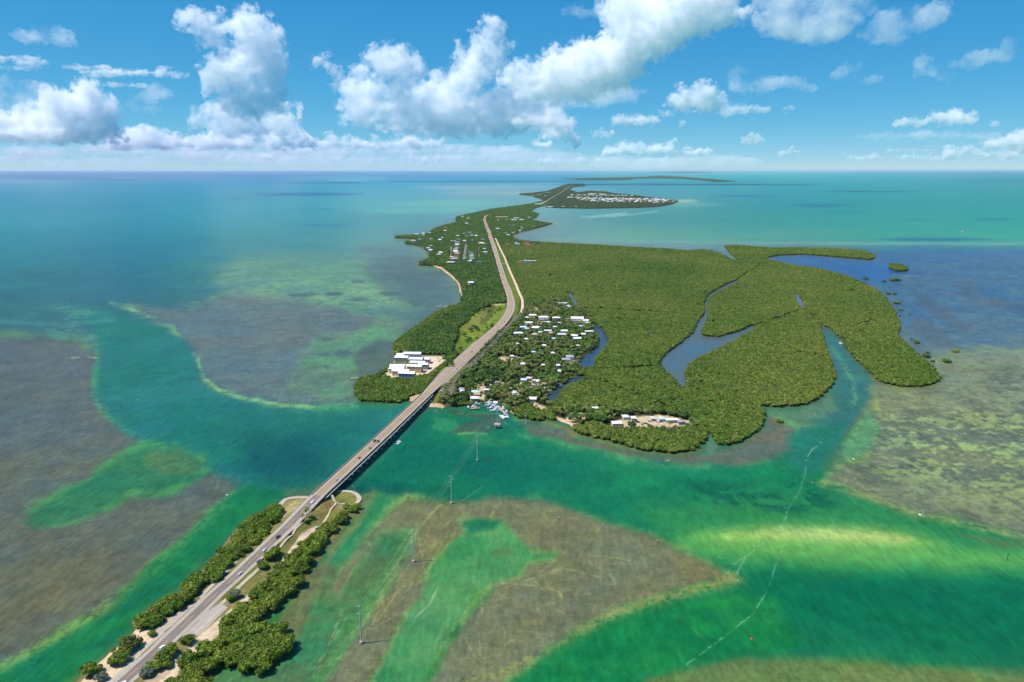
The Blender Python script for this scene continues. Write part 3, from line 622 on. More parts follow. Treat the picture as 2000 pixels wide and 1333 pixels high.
def smooth_line(pts, n):
    """Catmull-Rom through world points (any extra columns ride along), resampled evenly"""
    p = np.asarray(pts, float); p = np.vstack([2 * p[0] - p[1], p, 2 * p[-1] - p[-2]])
    out = []
    for i in range(1, len(p) - 2):
        t = np.linspace(0, 1, 24, endpoint=False)[:, None]
        a, b, c, d = p[i - 1], p[i], p[i + 1], p[i + 2]
        out.append(.5 * (2 * b + (c - a) * t + (2 * a - 5 * b + 4 * c - d) * t * t + (3 * b - a - 3 * c + d) * t ** 3))
    out = np.vstack(out + [p[-2][None]])
    s = np.concatenate([[0], np.cumsum(np.linalg.norm(np.diff(out[:, :2], axis=0), axis=1))])
    q = np.linspace(0, s[-1], n)
    return np.stack([np.interp(q, s, out[:, k]) for k in range(out.shape[1])], 1), q
CLW, CLS = smooth_line([(*P(x, y, z), a, b) for x, y, z, a, b in CLP], 700)
def normals2(L):
    t = np.gradient(L[:, :2], axis=0); t /= np.linalg.norm(t, axis=1)[:, None] + 1e-9
    return np.stack([t[:, 1], -t[:, 0]], 1)          # points to the right of travel
CLN = normals2(CLW)
def road_near(x, y):
    """distance to the highway line, its height and half width there"""
    x = np.atleast_1d(np.asarray(x, float)); y = np.atleast_1d(np.asarray(y, float))
    best = np.full(x.shape, 1e9); zz = np.zeros(x.shape); hw = np.zeros(x.shape)
    sub = CLW[::3]
    for r in sub:
        d = (x - r[0]) ** 2 + (y - r[1]) ** 2
        m_ = d < best
        best[m_] = d[m_]; zz[m_] = r[2]; hw[m_] = max(r[3], r[4])
    return np.sqrt(best), zz, hw
BR0, BR1 = P(620, 969, 7.0), P(833, 770, 7.0)        # ends of the bridge
def zland(x, y):
    d, zr, hw = road_near(x, y)
    yb = np.atleast_1d(y)
    on_br = (yb > BR0.y + 4) & (yb < BR1.y - 4)
    emb = np.where(d < hw + 1.5, zr - .25, zr - .25 - (d - hw - 1.5) * (.045 + .375 * np.clip((zr - 3.0) / 1.4, 0, 1)))
    return np.maximum(1.0, np.where(on_br, 0, emb))
def zl(x, y): return float(zland(x, y)[0])
def G(px, py):
    """map spot on dry land -> ground point with its height"""
    z = 1.0
    for _ in range(4):
        p = P(px, py, z); z = zl(p.x, p.y)
    p = P(px, py, z); p.z = z
    return p

# ------------------------------------------------------------------ land
selF = SDM.reshape(nr, nc) > -5.0
fsel = selF[1:, :-1] | selF[1:, 1:] | selF[:-1, 1:] | selF[:-1, :-1]
lq = quads[fsel.ravel()]
uq, inv = np.unique(lq, return_inverse=True)
lq = inv.reshape(lq.shape)
full = dict(u=u, v=v, n1=n1, n2=n2, n3=n3, n4=n4, n5=n5, ns=ns, COL=COL, MOT=MOT)
LX, LY, LD, LS = X[uq], Y[uq], D[uq], SDM[uq]
n1, n2, n3, n4, n5, ns = (a_[uq] for a_ in (n1, n2, n3, n4, n5, ns))
zi = zland(LX, LY)
LZ = np.minimum(zi, np.clip(LS * .30, -1.5, 50))
LZ = np.where(LS > 0, np.minimum(LZ, zi) , LZ) + np.where(LS > 3, n3 * .02, 0)
u, v = Q(LX, LY, LZ)
COL = np.zeros((len(u), 3)) + np.array([62, 66, 36.]); MOT = np.full(len(u), .3)
SANDC = (232, 214, 190); SAND2 = (214, 196, 168); GRASSC = (112, 120, 60); GRASSG = (96, 124, 44); DIRT = (150, 132, 100)
near = (v > 940) & (u < 760)
COL[near] = np.array([150, 142, 104.]) * (1 - sstep(n1[near] * 1.2 + .4)[:, None]) + np.array([118, 122, 66.]) * sstep(n1[near] * 1.2 + .4)[:, None]
# shore rims: sand, rock and mud
rimz = np.exp(-(np.clip(LS, 0, 99) / 2.5) ** 2)[:, None] * .8
COL = COL * (1 - rimz) + np.array([128, 112, 82.]) * rimz
Z6 = lambda pts: [(100 + a / 3.03, 940 + b / 3.03) for a, b in pts]
# causeway surfaces
paint(Z6([(1680, 60), (1800, 60), (1830, 110), (1790, 150), (1640, 130), (1560, 190)]), (120, 132, 60), soft=4, warp=2, tex=.2, col2=(150, 146, 90))
paint(Z6([(1610, 120), (1700, 110), (1690, 160), (1600, 260), (1540, 250), (1530, 200)]), (150, 134, 92), soft=4, warp=2, tex=.3, col2=(128, 128, 70))
paint(Z6([(1380, 130), (1500, 100), (1460, 160), (1390, 210), (1370, 190)]), (140, 134, 78), soft=4, warp=2, tex=.3, col2=(176, 164, 120))
paint(Z6([(1560, 262), (1500, 268), (1440, 330), (1380, 400), (1290, 500), (1200, 590), (1110, 660), (1000, 720), (1010, 690), (1240, 470), (1400, 330), (1480, 240), (1560, 210)]), (108, 120, 52), soft=3, warp=2, tex=.2, col2=(126, 132, 66))
paint(Z6([(1640, 190), (1740, 160), (1760, 140), (1700, 200), (1620, 280), (1590, 255)]), (120, 134, 60), soft=4, warp=2, tex=.2)
paint(Z6([(1600, 265), (1540, 275), (1480, 310), (1430, 385), (1340, 500), (1270, 580), (1200, 645), (1120, 705), (1060, 760), (870, 918), (800, 1000), (700, 1080), (600, 1191), (500, 1290), (700, 1290), (760, 1100), (1000, 900), (1130, 770), (1190, 660), (1290, 590), (1390, 480), (1500, 345)]), (236, 218, 194), soft=3, warp=2, tex=.08, col2=(222, 202, 176))
paint(Z6([(700, 1000), (760, 1020), (700, 1130), (600, 1220), (540, 1230), (560, 1130)]), (196, 176, 150), soft=6, warp=5, tex=.3, alpha=.8, holes=.1)
paint(Z6([(740, 780), (620, 872), (500, 880), (400, 960), (300, 1060), (200, 1160), (120, 1260), (330, 1260), (420, 1110), (520, 1010), (640, 900), (720, 830), (760, 790)]), (236, 212, 186), soft=4, warp=2, tex=.09, col2=(220, 196, 168))
paint(Z6([(665, 900), (640, 940), (560, 1010), (460, 1100), (380, 1191), (350, 1180), (440, 1090), (540, 990), (630, 915)]), (120, 122, 62), soft=3, warp=2, tex=.2)
paint(Z6([(1350, 240), (1230, 350), (1100, 480), (980, 590), (890, 690), (830, 720), (960, 590), (1080, 460), (1220, 320), (1330, 220)]), (146, 142, 88), soft=3, warp=3, tex=.25, col2=(118, 126, 62))
# bank of rock at the far bridge end
paint([(792, 786), (800, 775), (822, 770), (834, 776), (820, 786), (805, 790)], (206, 184, 152), soft=3, warp=2, tex=.15)
paint([(834, 796), (836, 788), (850, 786), (864, 790), (872, 796), (860, 801), (840, 801)], (214, 190, 158), soft=3, warp=2, tex=.15)
# grass verges and the field
paint([(846, 742), (868, 712), (888, 700), (882, 712), (862, 735), (850, 748), (830, 760)], (104, 128, 48), soft=4, warp=3, tex=.2)
paint([(868, 672), (880, 640), (900, 622), (930, 600), (985, 592), (992, 606), (980, 622), (950, 650), (925, 672), (905, 690), (880, 690)], (126, 148, 54), soft=6, warp=4, tex=.4, col2=(98, 124, 42), fine=5)
for q in ([(880, 660), (900, 640), (910, 650), (890, 672)], [(930, 612), (960, 604), (950, 616)], [(940, 650), (960, 640), (950, 655)]):
    paint(q, (82, 104, 40), soft=6, warp=6, alpha=.8, tex=.3, fine=5)
paint([(900, 640), (920, 620), (945, 608), (960, 616), (930, 640), (905, 650)], (136, 138, 76), soft=8, warp=6, tex=.15, alpha=.8, col2=(118, 128, 62))
paint([(962, 596), (970, 600), (955, 625), (940, 635), (935, 630), (950, 615)], (80, 84, 44), soft=4, warp=3, alpha=.6)
paint([(885, 730), (900, 715), (925, 705), (905, 725), (890, 745), (870, 770), (848, 790), (845, 778), (862, 758)], (122, 126, 62), soft=4, warp=2, tex=.2)
paint([(926, 702), (945, 684), (956, 674), (950, 682), (934, 698), (916, 716)], (110, 124, 56), soft=2, warp=1, tex=.2)
paint([(966, 470), (978, 480), (990, 510), (1004, 540), (1016, 575), (1014, 605), (1004, 625), (998, 630), (1004, 600), (1000, 575), (990, 545), (978, 505), (966, 478)], (112, 130, 52), soft=3, warp=2, tex=.2, col2=(98, 122, 46))
paint([(862, 662), (830, 690), (850, 680), (880, 665)], (104, 130, 46), soft=6, warp=4)
# yard of the white houses
paint([(748, 735), (760, 722), (775, 704), (780, 692), (830, 696), (868, 696), (872, 704), (850, 720), (835, 732), (820, 736), (770, 738)], (240, 220, 200), soft=3, warp=2, tex=.08)
paint([(735, 737), (752, 727), (757, 733), (748, 739)], (110, 130, 60), soft=2, warp=1)
# beaches
paint([(842, 518), (862, 522), (882, 537), (898, 555), (903, 580), (896, 572), (890, 556), (876, 541), (858, 528)], (232, 206, 170), soft=3, warp=1, tex=.1)
paint([(770, 464), (815, 463), (835, 464), (830, 468), (795, 468)], (230, 206, 176), soft=2, warp=1)
paint([(812, 480), (830, 480), (840, 492), (842, 506), (832, 500), (826, 488)], (226, 202, 168), soft=2, warp=1)
for q in ([(1000, 462), (1012, 452), (1038, 447), (1034, 453), (1010, 462)], [(1036, 428), (1050, 418), (1060, 416), (1050, 426), (1044, 432)], [(870, 430), (893, 428), (890, 434)], [(1008, 378), (1040, 379), (1056, 386), (1036, 383)], [(1300, 396), (1326, 393), (1316, 400)]):
    paint(q, (226, 206, 180), soft=2, warp=1)
paint([(1092, 826), (1122, 840), (1112, 828), (1100, 818), (1080, 812), (1090, 822)], (230, 204, 172), soft=3, warp=2)
paint([(975, 788), (1000, 808), (1012, 810), (1000, 792), (985, 784)], (200, 186, 140), soft=3, warp=2)
# sandy clearings of the settlement
for q in ([(1190, 834), (1200, 822), (1240, 812), (1300, 812), (1346, 822), (1350, 832), (1300, 836), (1250, 838), (1215, 838)], [(1030, 788), (1042, 784), (1062, 794), (1078, 802), (1070, 808), (1050, 802)], [(915, 752), (960, 748), (1000, 745), (1030, 752), (1020, 764), (960, 762), (925, 768)],
          [(1020, 745), (1080, 735), (1090, 745), (1050, 758), (1000, 772), (990, 764)], [(918, 770), (950, 768), (945, 785), (920, 782)], [(970, 698), (1010, 697), (1032, 702), (1030, 708), (975, 706)], [(995, 712), (1040, 702), (1050, 708), (1010, 718)], [(1090, 712), (1120, 700), (1130, 706), (1110, 716)],
          [(1042, 598), (1050, 598), (1052, 612), (1044, 612)], [(1048, 626), (1072, 624), (1074, 634), (1050, 634)], [(1120, 700), (1130, 695), (1128, 708)], [(862, 598), (900, 596), (985, 594), (985, 597), (900, 600)], [(1030, 664), (1050, 662), (1048, 668)],
          [(1085, 830), (1120, 806), (1150, 806), (1150, 816), (1110, 836)], [(1120, 628), (1150, 630), (1150, 642), (1120, 640)]):
    paint(q, (232, 212, 186), soft=5, warp=5, tex=.12, alpha=.9, fine=4)
for q in ([(1010, 509), (1050, 509), (1050, 512), (1010, 512)], [(880, 480), (890, 470), (900, 500), (880, 512)], [(895, 470), (925, 476), (925, 506), (910, 510), (912, 480)]):
    paint(q, (190, 180, 166), soft=3, warp=2, alpha=.8)
L_ALB = s2l(np.clip(COL, 0, 255)) / K_ALB
lme = np_mesh('land', np.stack([LX, LY, LZ], 1), lq, True)
set_attr(lme, 'soil', L_ALB)
land = link('land', lme, mat('ground', (.1, .1, .05), .95, .1, noise=.3, scale=.35, attr='soil', bump=.15))
tag(land, 'low coral keys with sand, grass and dark soil under the trees', 'land', kind='structure')

# ------------------------------------------------------------------ roads
M = {}
M['asphalt'] = mat('asphalt', s2l((150, 141, 138)) / K_ALB, .9, .2, noise=.14, scale=.12)
M['asphalt_old'] = mat('old_asphalt', s2l((182, 168, 154)) / K_ALB, .9, .2, noise=.12, scale=.1)
M['shoulder'] = mat('shoulder_paving', s2l((196, 186, 176)) / K_ALB, .9, .2, noise=.13, scale=.3)
M['deck'] = mat('bridge_concrete', s2l((190, 174, 156)) / K_ALB, .85, .2, noise=.13, scale=.2)
M['conc'] = mat('pale_concrete', s2l((205, 196, 184)) / K_ALB, .85, .2, noise=.12, scale=.4)
M['conc_dark'] = mat('weathered_concrete', s2l((150, 146, 138)) / K_ALB, .85, .2, noise=.2, scale=.5)
M['white_line'] = mat('white_marking', (.62, .62, .60), .8, .2, noise=.25, scale=.8)
M['yellow_line'] = mat('yellow_marking', (.60, .34, .07), .8, .2, noise=.25, scale=.8)
M['path'] = mat('path_paving', s2l((206, 196, 184)) / K_ALB, .9, .2, noise=.12, scale=.5)
M['sand'] = mat('white_sand', s2l((236, 218, 192)) / K_ALB, .95, .1, noise=.14, scale=.4)
M['dark_asphalt'] = mat('dark_asphalt', s2l((126, 120, 122)) / K_ALB, .9, .2, noise=.15, scale=.3)
M['tyre_mark'] = mat('worn_lane', s2l((136, 127, 124)) / K_ALB, .85, .2, noise=.2, scale=.08)
M['track_c'] = mat('worn_concrete', s2l((164, 148, 133)) / K_ALB, .85, .2, noise=.2, scale=.08)

def ribbon(name, L, offs, m_, dz=0.0, label=None, parts=False, dash=None, S=None, parent=None, kind='structure', cat=None):
    """strip along a world line; offs = (left, right) offsets in metres (scalars or arrays)"""
    Nn = normals2(L)
    o0 = np.broadcast_to(np.asarray(offs[0], float), (len(L),)); o1 = np.broadcast_to(np.asarray(offs[1], float), (len(L),))
    kx = max(2, min(7, int(np.max(np.abs(o1 - o0)) / 1.5) + 1))
    V_ = []; 
    for t in np.linspace(0, 1, kx):
        o_ = o0 + (o1 - o0) * t
        V_.append(np.stack([L[:, 0] + Nn[:, 0] * o_, L[:, 1] + Nn[:, 1] * o_, L[:, 2] + dz], 1))
    V_ = np.stack(V_, 1)                      # (n,kx,3)
    n = len(L); id_ = np.arange(n * kx).reshape(n, kx)
    q = np.stack([id_[:-1, :-1], id_[:-1, 1:], id_[1:, 1:], id_[1:, :-1]], -1)
    if dash is not None:
        s = S if S is not None else np.concatenate([[0], np.cumsum(np.linalg.norm(np.diff(L[:, :2], axis=0), axis=1))])
        keep = ((s[:-1] % dash[0]) < dash[1])
        q = q[keep]
    me_ = np_mesh(name, V_.reshape(-1, 3), q.reshape(-1, 4), False)
    if parent is not None: return part(name, me_, m_, parent)
    o = link(name, me_, m_)
    if label: tag(o, label, cat or 'road', kind=kind)
    return o
def px_line(pts, n, half=None, dz=.05, land_z=True):
    """traced line on dry ground -> smooth world line lying on the land"""
    w = [tuple(G(x, y)) for x, y in pts]
    L, s = smooth_line(w, n)
    L[:, 2] = zland(L[:, 0], L[:, 1]) + dz
    return L
i_b0 = int(np.argmin(np.abs(CLW[:, 1] - BR0.y))); i_b1 = int(np.argmin(np.abs(CLW[:, 1] - BR1.y)))
NEAR_L, S_N = smooth_line(CLW[:i_b0 + 1], 500)
FAR_L, S_F = smooth_line(CLW[i_b1:], 700)
ribbon('causeway_road', NEAR_L, (-NEAR_L[:, 3], NEAR_L[:, 4]), M['shoulder'], 0.0, 'two lane causeway road with pale shoulders running up to the bridge')
ribbon('causeway_lanes', NEAR_L, (-3.9, 3.9), M['asphalt'], .03, 'grey asphalt lanes of the causeway road')
for o_ in (-2.75, -1.0, 1.0, 2.75): ribbon('wheel_track', NEAR_L, (o_ - .45, o_ + .45), M['tyre_mark'], .045, 'worn wheel track on the causeway lanes')
ribbon('road_marking', NEAR_L, (-3.72, -3.50), M['white_line'], .06, 'white left edge line of the causeway road')
ribbon('road_marking', NEAR_L, (3.50, 3.72), M['white_line'], .06, 'white right edge line of the causeway road')
ribbon('road_marking', NEAR_L, (-.16, .16), M['yellow_line'], .06, 'broken yellow centre line of the causeway road', dash=(26, 15))
ribbon('highway', FAR_L, (-FAR_L[:, 3], FAR_L[:, 4]), M['asphalt_old'], 0.02, 'wide worn highway running down the middle of the key')
ribbon('highway_lanes', FAR_L, (-np.minimum(FAR_L[:, 3] - 3.2, 7), np.minimum(FAR_L[:, 4] - 3.2, 7)), mat('highway_asphalt', s2l((172, 158, 146)) / K_ALB, .9, .2, noise=.13, scale=.08), .06, 'grey lanes of the highway on the long key')
ribbon('road_marking', FAR_L[:470], (-.55, .3), M['yellow_line'], .10, 'yellow centre line of the highway on the long key')
for sgn in (-1, 1):
    ribbon('road_marking', FAR_L[:470], (sgn * 5.1 - .2, sgn * 5.1 + .2), M['white_line'], .10, 'white %s edge line of the highway on the long key' % ('left' if sgn < 0 else 'right'))
# second highway stretch on the farther key
L2, _ = smooth_line([tuple(P(x, y, 1.6)) for x, y in [(1058, 398), (1070, 391.5), (1084, 383), (1098, 375), (1108, 368), (1116, 363.5), (1126, 361.2)]], 120)
ribbon('distant_highway', L2, (-9, 9), M['asphalt_old'], .3, 'pale highway crossing the distant key')
# paved pull-offs on the causeway
def sheet(name, pts, m_, dz, label, cat='paving'):
    w = [G(x, y) for x, y in pts]
    bm = bmesh.new(); vs = [bm.verts.new((p.x, p.y, 0)) for p in w]; bm.faces.new(vs)
    bmesh.ops.triangulate(bm, faces=bm.faces[:])
    for _ in range(4): 
        bmesh.ops.subdivide_edges(bm, edges=[e for e in bm.edges if e.calc_length() > 6], cuts=1)
        bmesh.ops.triangulate(bm, faces=bm.faces[:])
    co = np.array([v_.co[:2] for v_ in bm.verts]); zz = zland(co[:, 0], co[:, 1]) + dz
    for v_, z_ in zip(bm.verts, zz): v_.co.z = z_
    bmesh.ops.recalc_face_normals(bm, faces=bm.faces[:])
    me_ = bpy.data.meshes.new(name); bm.to_mesh(me_); bm.free()
    return tag(link(name, me_, m_), label, cat, kind='structure')
sheet('pull_off', Z6([(905, 680), (860, 715), (800, 745), (740, 785), (690, 832), (640, 868), (600, 886), (630, 905), (668, 893), (720, 855), (800, 775), (900, 690)]), M['shoulder'], .10, 'pale paved pull-off on the left side of the causeway road')
sheet('pull_off', Z6([(1000, 725), (1047, 748), (960, 835), (875, 918), (830, 908), (775, 922), (760, 915), (840, 845), (930, 765)]), M['shoulder'], .10, 'pale paved pull-off on the right side of the causeway road')
LINE_B = px_line(Z6([(1030, 735), (960, 800), (890, 868), (830, 920)]), 40, dz=.16)
ribbon('road_marking', LINE_B, (-.15, .15), M['white_line'], 0, 'white line across the right pull-off')
LINE_C = px_line(Z6([(985, 722), (920, 780), (850, 846), (790, 900)]), 40, dz=.16)
ribbon('road_marking', LINE_C, (-.12, .12), M['white_line'], 0, 'second white line across the right pull-off')
for nm, pts, h, mm, lb in (
    ('bike_path', Z6([(1490, 245), (1440, 290), (1400, 335), (1340, 400)]), 1.5, 'path', 'pale bike path beside the grass right of the causeway road near the bridge'),
    ('bike_path', Z6([(1260, 490), (1200, 545), (1100, 638)]), 1.5, 'path', 'pale bike path right of the causeway road beside the small trees'),
    ('bike_path', Z6([(1050, 690), (1020, 715), (1000, 735)]), 1.5, 'path', 'short end of the bike path next to the right pull-off'),
    ('bike_path', Z6([(1385, 205), (1340, 245), (1240, 335), (1180, 395), (1100, 472), (1030, 540), (950, 620), (880, 690)]), 1.5, 'path', 'pale bike path along the hedge left of the causeway road'),
    ('bike_path', Z6([(660, 895), (600, 950), (540, 1005), (440, 1105), (350, 1185), (270, 1260)]), 1.5, 'path', 'pale bike path left of the road at the bottom of the picture'),
    ('shore_walk', Z6([(1520, 97), (1440, 98), (1390, 108), (1365, 128), (1358, 142)]), 2.0, 'conc', 'curved concrete walk round the left bridge abutment'),
    ('shore_walk', Z6([(1690, 62), (1740, 60), (1790, 68), (1818, 90), (1822, 112), (1805, 132)]), 2.0, 'conc', 'curved concrete walk round the grassy right tip under the bridge'),
    ('shore_walk', Z6([(1615, 108), (1660, 112), (1685, 128), (1760, 132)]), 1.0, 'conc', 'narrow concrete walk from the bridge end to the tip'),
    ('shore_walk', Z6([(1685, 130), (1655, 165), (1625, 225), (1598, 262)]), .8, 'sand', 'narrow sandy footpath down from the bridge'),
    ('frontage_road', [(884, 748), (903, 727), (925, 708), (946, 690), (953, 680)], 3.6, 'dark_asphalt', 'dark frontage road beside the highway at the marina'),
    ('frontage_road', [(955, 678), (966, 668), (980, 652), (996, 634), (1010, 619), (1018, 612)], 3.4, 'dark_asphalt', 'dark frontage road leading past the houses'),
    ('sand_track', [(968, 466), (976, 484), (985, 502), (996, 530), (1006, 552), (1014, 572), (1020, 586), (1020, 604), (1017, 612)], 3.0, 'sand', 'white sand track along the edge of the mangrove wood'),
    ('sand_track', [(948, 440), (958, 452), (968, 468)], 3.0, 'sand', 'far end of the white sand track by the highway'),
    ('side_road', [(976, 516), (985, 515.5), (994, 515)], 3.0, 'sand', 'short cross track from the highway to the sand track'),
    ('side_road', [(880, 482), (882, 494), (877, 507)], 2.4, 'asphalt_old', 'short village street between the white roofs on the long key'),
    ('side_road', [(934, 482), (934, 494), (937, 504)], 2.4, 'asphalt_old', 'village street next to the grey-roofed long building'),
    ('side_road', [(866, 599), (900, 597.5), (940, 595), (990, 594)], 1.6, 'sand', 'white sandy drive crossing the field beside the bend')):
    L = px_line(pts, 90, dz=.14)
    ribbon(nm, L, (-h, h), M[mm], 0, lb, cat='path' if 'path' in nm or 'walk' in nm or 'track' in nm else 'road')
sheet('parking_lot', [(870, 771), (880, 776), (888, 765), (893, 752), (887, 744), (881, 752), (874, 764)], M['dark_asphalt'], .08, 'small grey parking lot beside the highway at the marina')
u, v = full['u'], full['v']
# ------------------------------------------------------------------ bridge
def loc_line(L, p): 
    L = L.copy(); L[:, 0] -= p.x; L[:, 1] -= p.y; L[:, 2] -= p.z; return L
def rail_mesh(name, L, o0, o1, z0, z1):
    """solid bar along a line between two side offsets and two heights"""
    N_ = normals2(L); n = len(L)
    def e(o, z): return np.stack([L[:, 0] + N_[:, 0] * o, L[:, 1] + N_[:, 1] * o, L[:, 2] + z], 1)
    V_ = np.stack([e(o0, z0), e(o1, z0), e(o1, z1), e(o0, z1)], 1).reshape(-1, 3)
    q = []
    for i in range(n - 1):
        for k in range(4):
            q.append((i * 4 + k, i * 4 + (k + 1) % 4, (i + 1) * 4 + (k + 1) % 4, (i + 1) * 4 + k))
    q += [(3, 2, 1, 0), ((n - 1) * 4, (n - 1) * 4 + 1, (n - 1) * 4 + 2, (n - 1) * 4 + 3)]
    return np_mesh(name, V_, np.array(q), False)
BL = CLW[i_b0:i_b1 + 1]
bp0 = Vector((BR0.x, BR0.y, 0))
bridge = thing('bridge', bp0, 0, 'long straight concrete two lane bridge crossing the green channel to the wooded key', 'bridge')
BLl = loc_line(BL, bp0)
part('deck', rail_mesh('deck', BLl, -6.7, 6.7, -.55, 0), M['deck'], bridge)
for s in (-1, 1):
    pr = part('parapet', rail_mesh('parapet', BLl, s * 6.7, s * 6.35, 0, .95), M['conc'], bridge)
    part('kerb', rail_mesh('kerb', BLl, s * 6.35, s * 5.6, 0.004, .16), M['conc_dark'], pr)
for o_ in (-4.6, -1.55, 1.55, 4.6):
    part('girder', rail_mesh('girder', BLl, o_ - .5, o_ + .5, -1.9, -.55), M['conc_dark'], bridge)
ribbon('lane', BLl, (-3.9, 3.9), mat('bridge_lane', s2l((182, 164, 146)) / K_ALB, .9, .2, noise=.13, scale=.12), .02, parent=bridge)
for o_ in (-2.75, -1.0, 1.0, 2.75): ribbon('wheel_track', BLl, (o_ - .45, o_ + .45), M['track_c'], .035, parent=bridge)
for k_ in range(4, len(BLl) - 4, 6):
    q_ = BLl[k_]; n_ = normals2(BLl)[k_]; MB().box(q_[0], q_[1], q_[2] + .03, 12.6, .35, .05, math.atan2(n_[1], n_[0])).build('expansion_joint', M['conc_dark'], bridge)
ribbon('marking', BLl, (-.16, .16), M['yellow_line'], .05, parent=bridge, dash=(26, 16))
for s in (-1, 1): ribbon('marking', BLl, (s * 3.72 - .11, s * 3.72 + .11), M['white_line'], .05, parent=bridge)
for k, s_ in enumerate(np.linspace(8, len(BL) - 9, 11).astype(int)):
    p_ = BLl[s_]; nrm = normals2(BLl)[s_]; a_ = math.atan2(nrm[1], nrm[0])
    pc = MB().box(p_[0] + nrm[0] * 1.1, p_[1] + nrm[1] * 1.1, p_[2] - 2.45, 16.5, 1.5, 1.1, a_).build('pier', M['conc'], bridge)
    for o_ in (-4.8, 0, 4.8):
        MB().tube([(p_[0] + nrm[0] * o_, p_[1] + nrm[1] * o_, -2), (p_[0] + nrm[0] * o_, p_[1] + nrm[1] * o_, p_[2] - 3.0)], .62, 10).build('column', M['conc_dark'], pc)
    MB().box(p_[0], p_[1], .2, 13.5, 2.6, 1.2, a_).build('footing', M['conc'], pc)
pipe = rail_mesh('pipe', BLl, 8.0, 8.45, -1.5, -1.05)
part('pipe', pipe, mat('white_pipe', (.62, .64, .66), .5, .4, noise=.08, scale=.3), bridge)
for (nd, lab) in ((0, 'near'), (-1, 'far')):
    p_ = BLl[nd]; nrm = normals2(BLl)[nd]; a_ = math.atan2(nrm[1], nrm[0])
    MB().box(p_[0], p_[1], p_[2] * .5 - .7, 14.4, 2.2, p_[2] - .9, a_).build('abutment', M['conc_dark'], bridge)

# guard rails on both bridge approaches
def guardrail(L, off, label):
    p = Vector(L[0][:3]); p.z -= .3
    g = thing('guardrail', p, 0, label, 'guardrail')
    Ll = loc_line(L, p)
    part('rail', rail_mesh('rail', Ll, off - .06, off + .06, .5, .85), M['galv'], g)
    N_ = normals2(Ll); mb = []
    for i in range(0, len(L), 3):
        q = Ll[i]; MB().box(q[0] + N_[i][0] * off, q[1] + N_[i][1] * off, .25, .22, .22, 1.1).build('post', M['galv'], g)
M['galv'] = mat('galvanised_steel', (.45, .46, .47), .45, .5, noise=.1, scale=1, metal=.4)
guardrail(NEAR_L[430:500], 6.7, 'galvanised guard rail on the right edge of the road before the bridge')
guardrail(FAR_L[0:75], 7.4, 'galvanised guard rail on the right of the road just past the bridge')

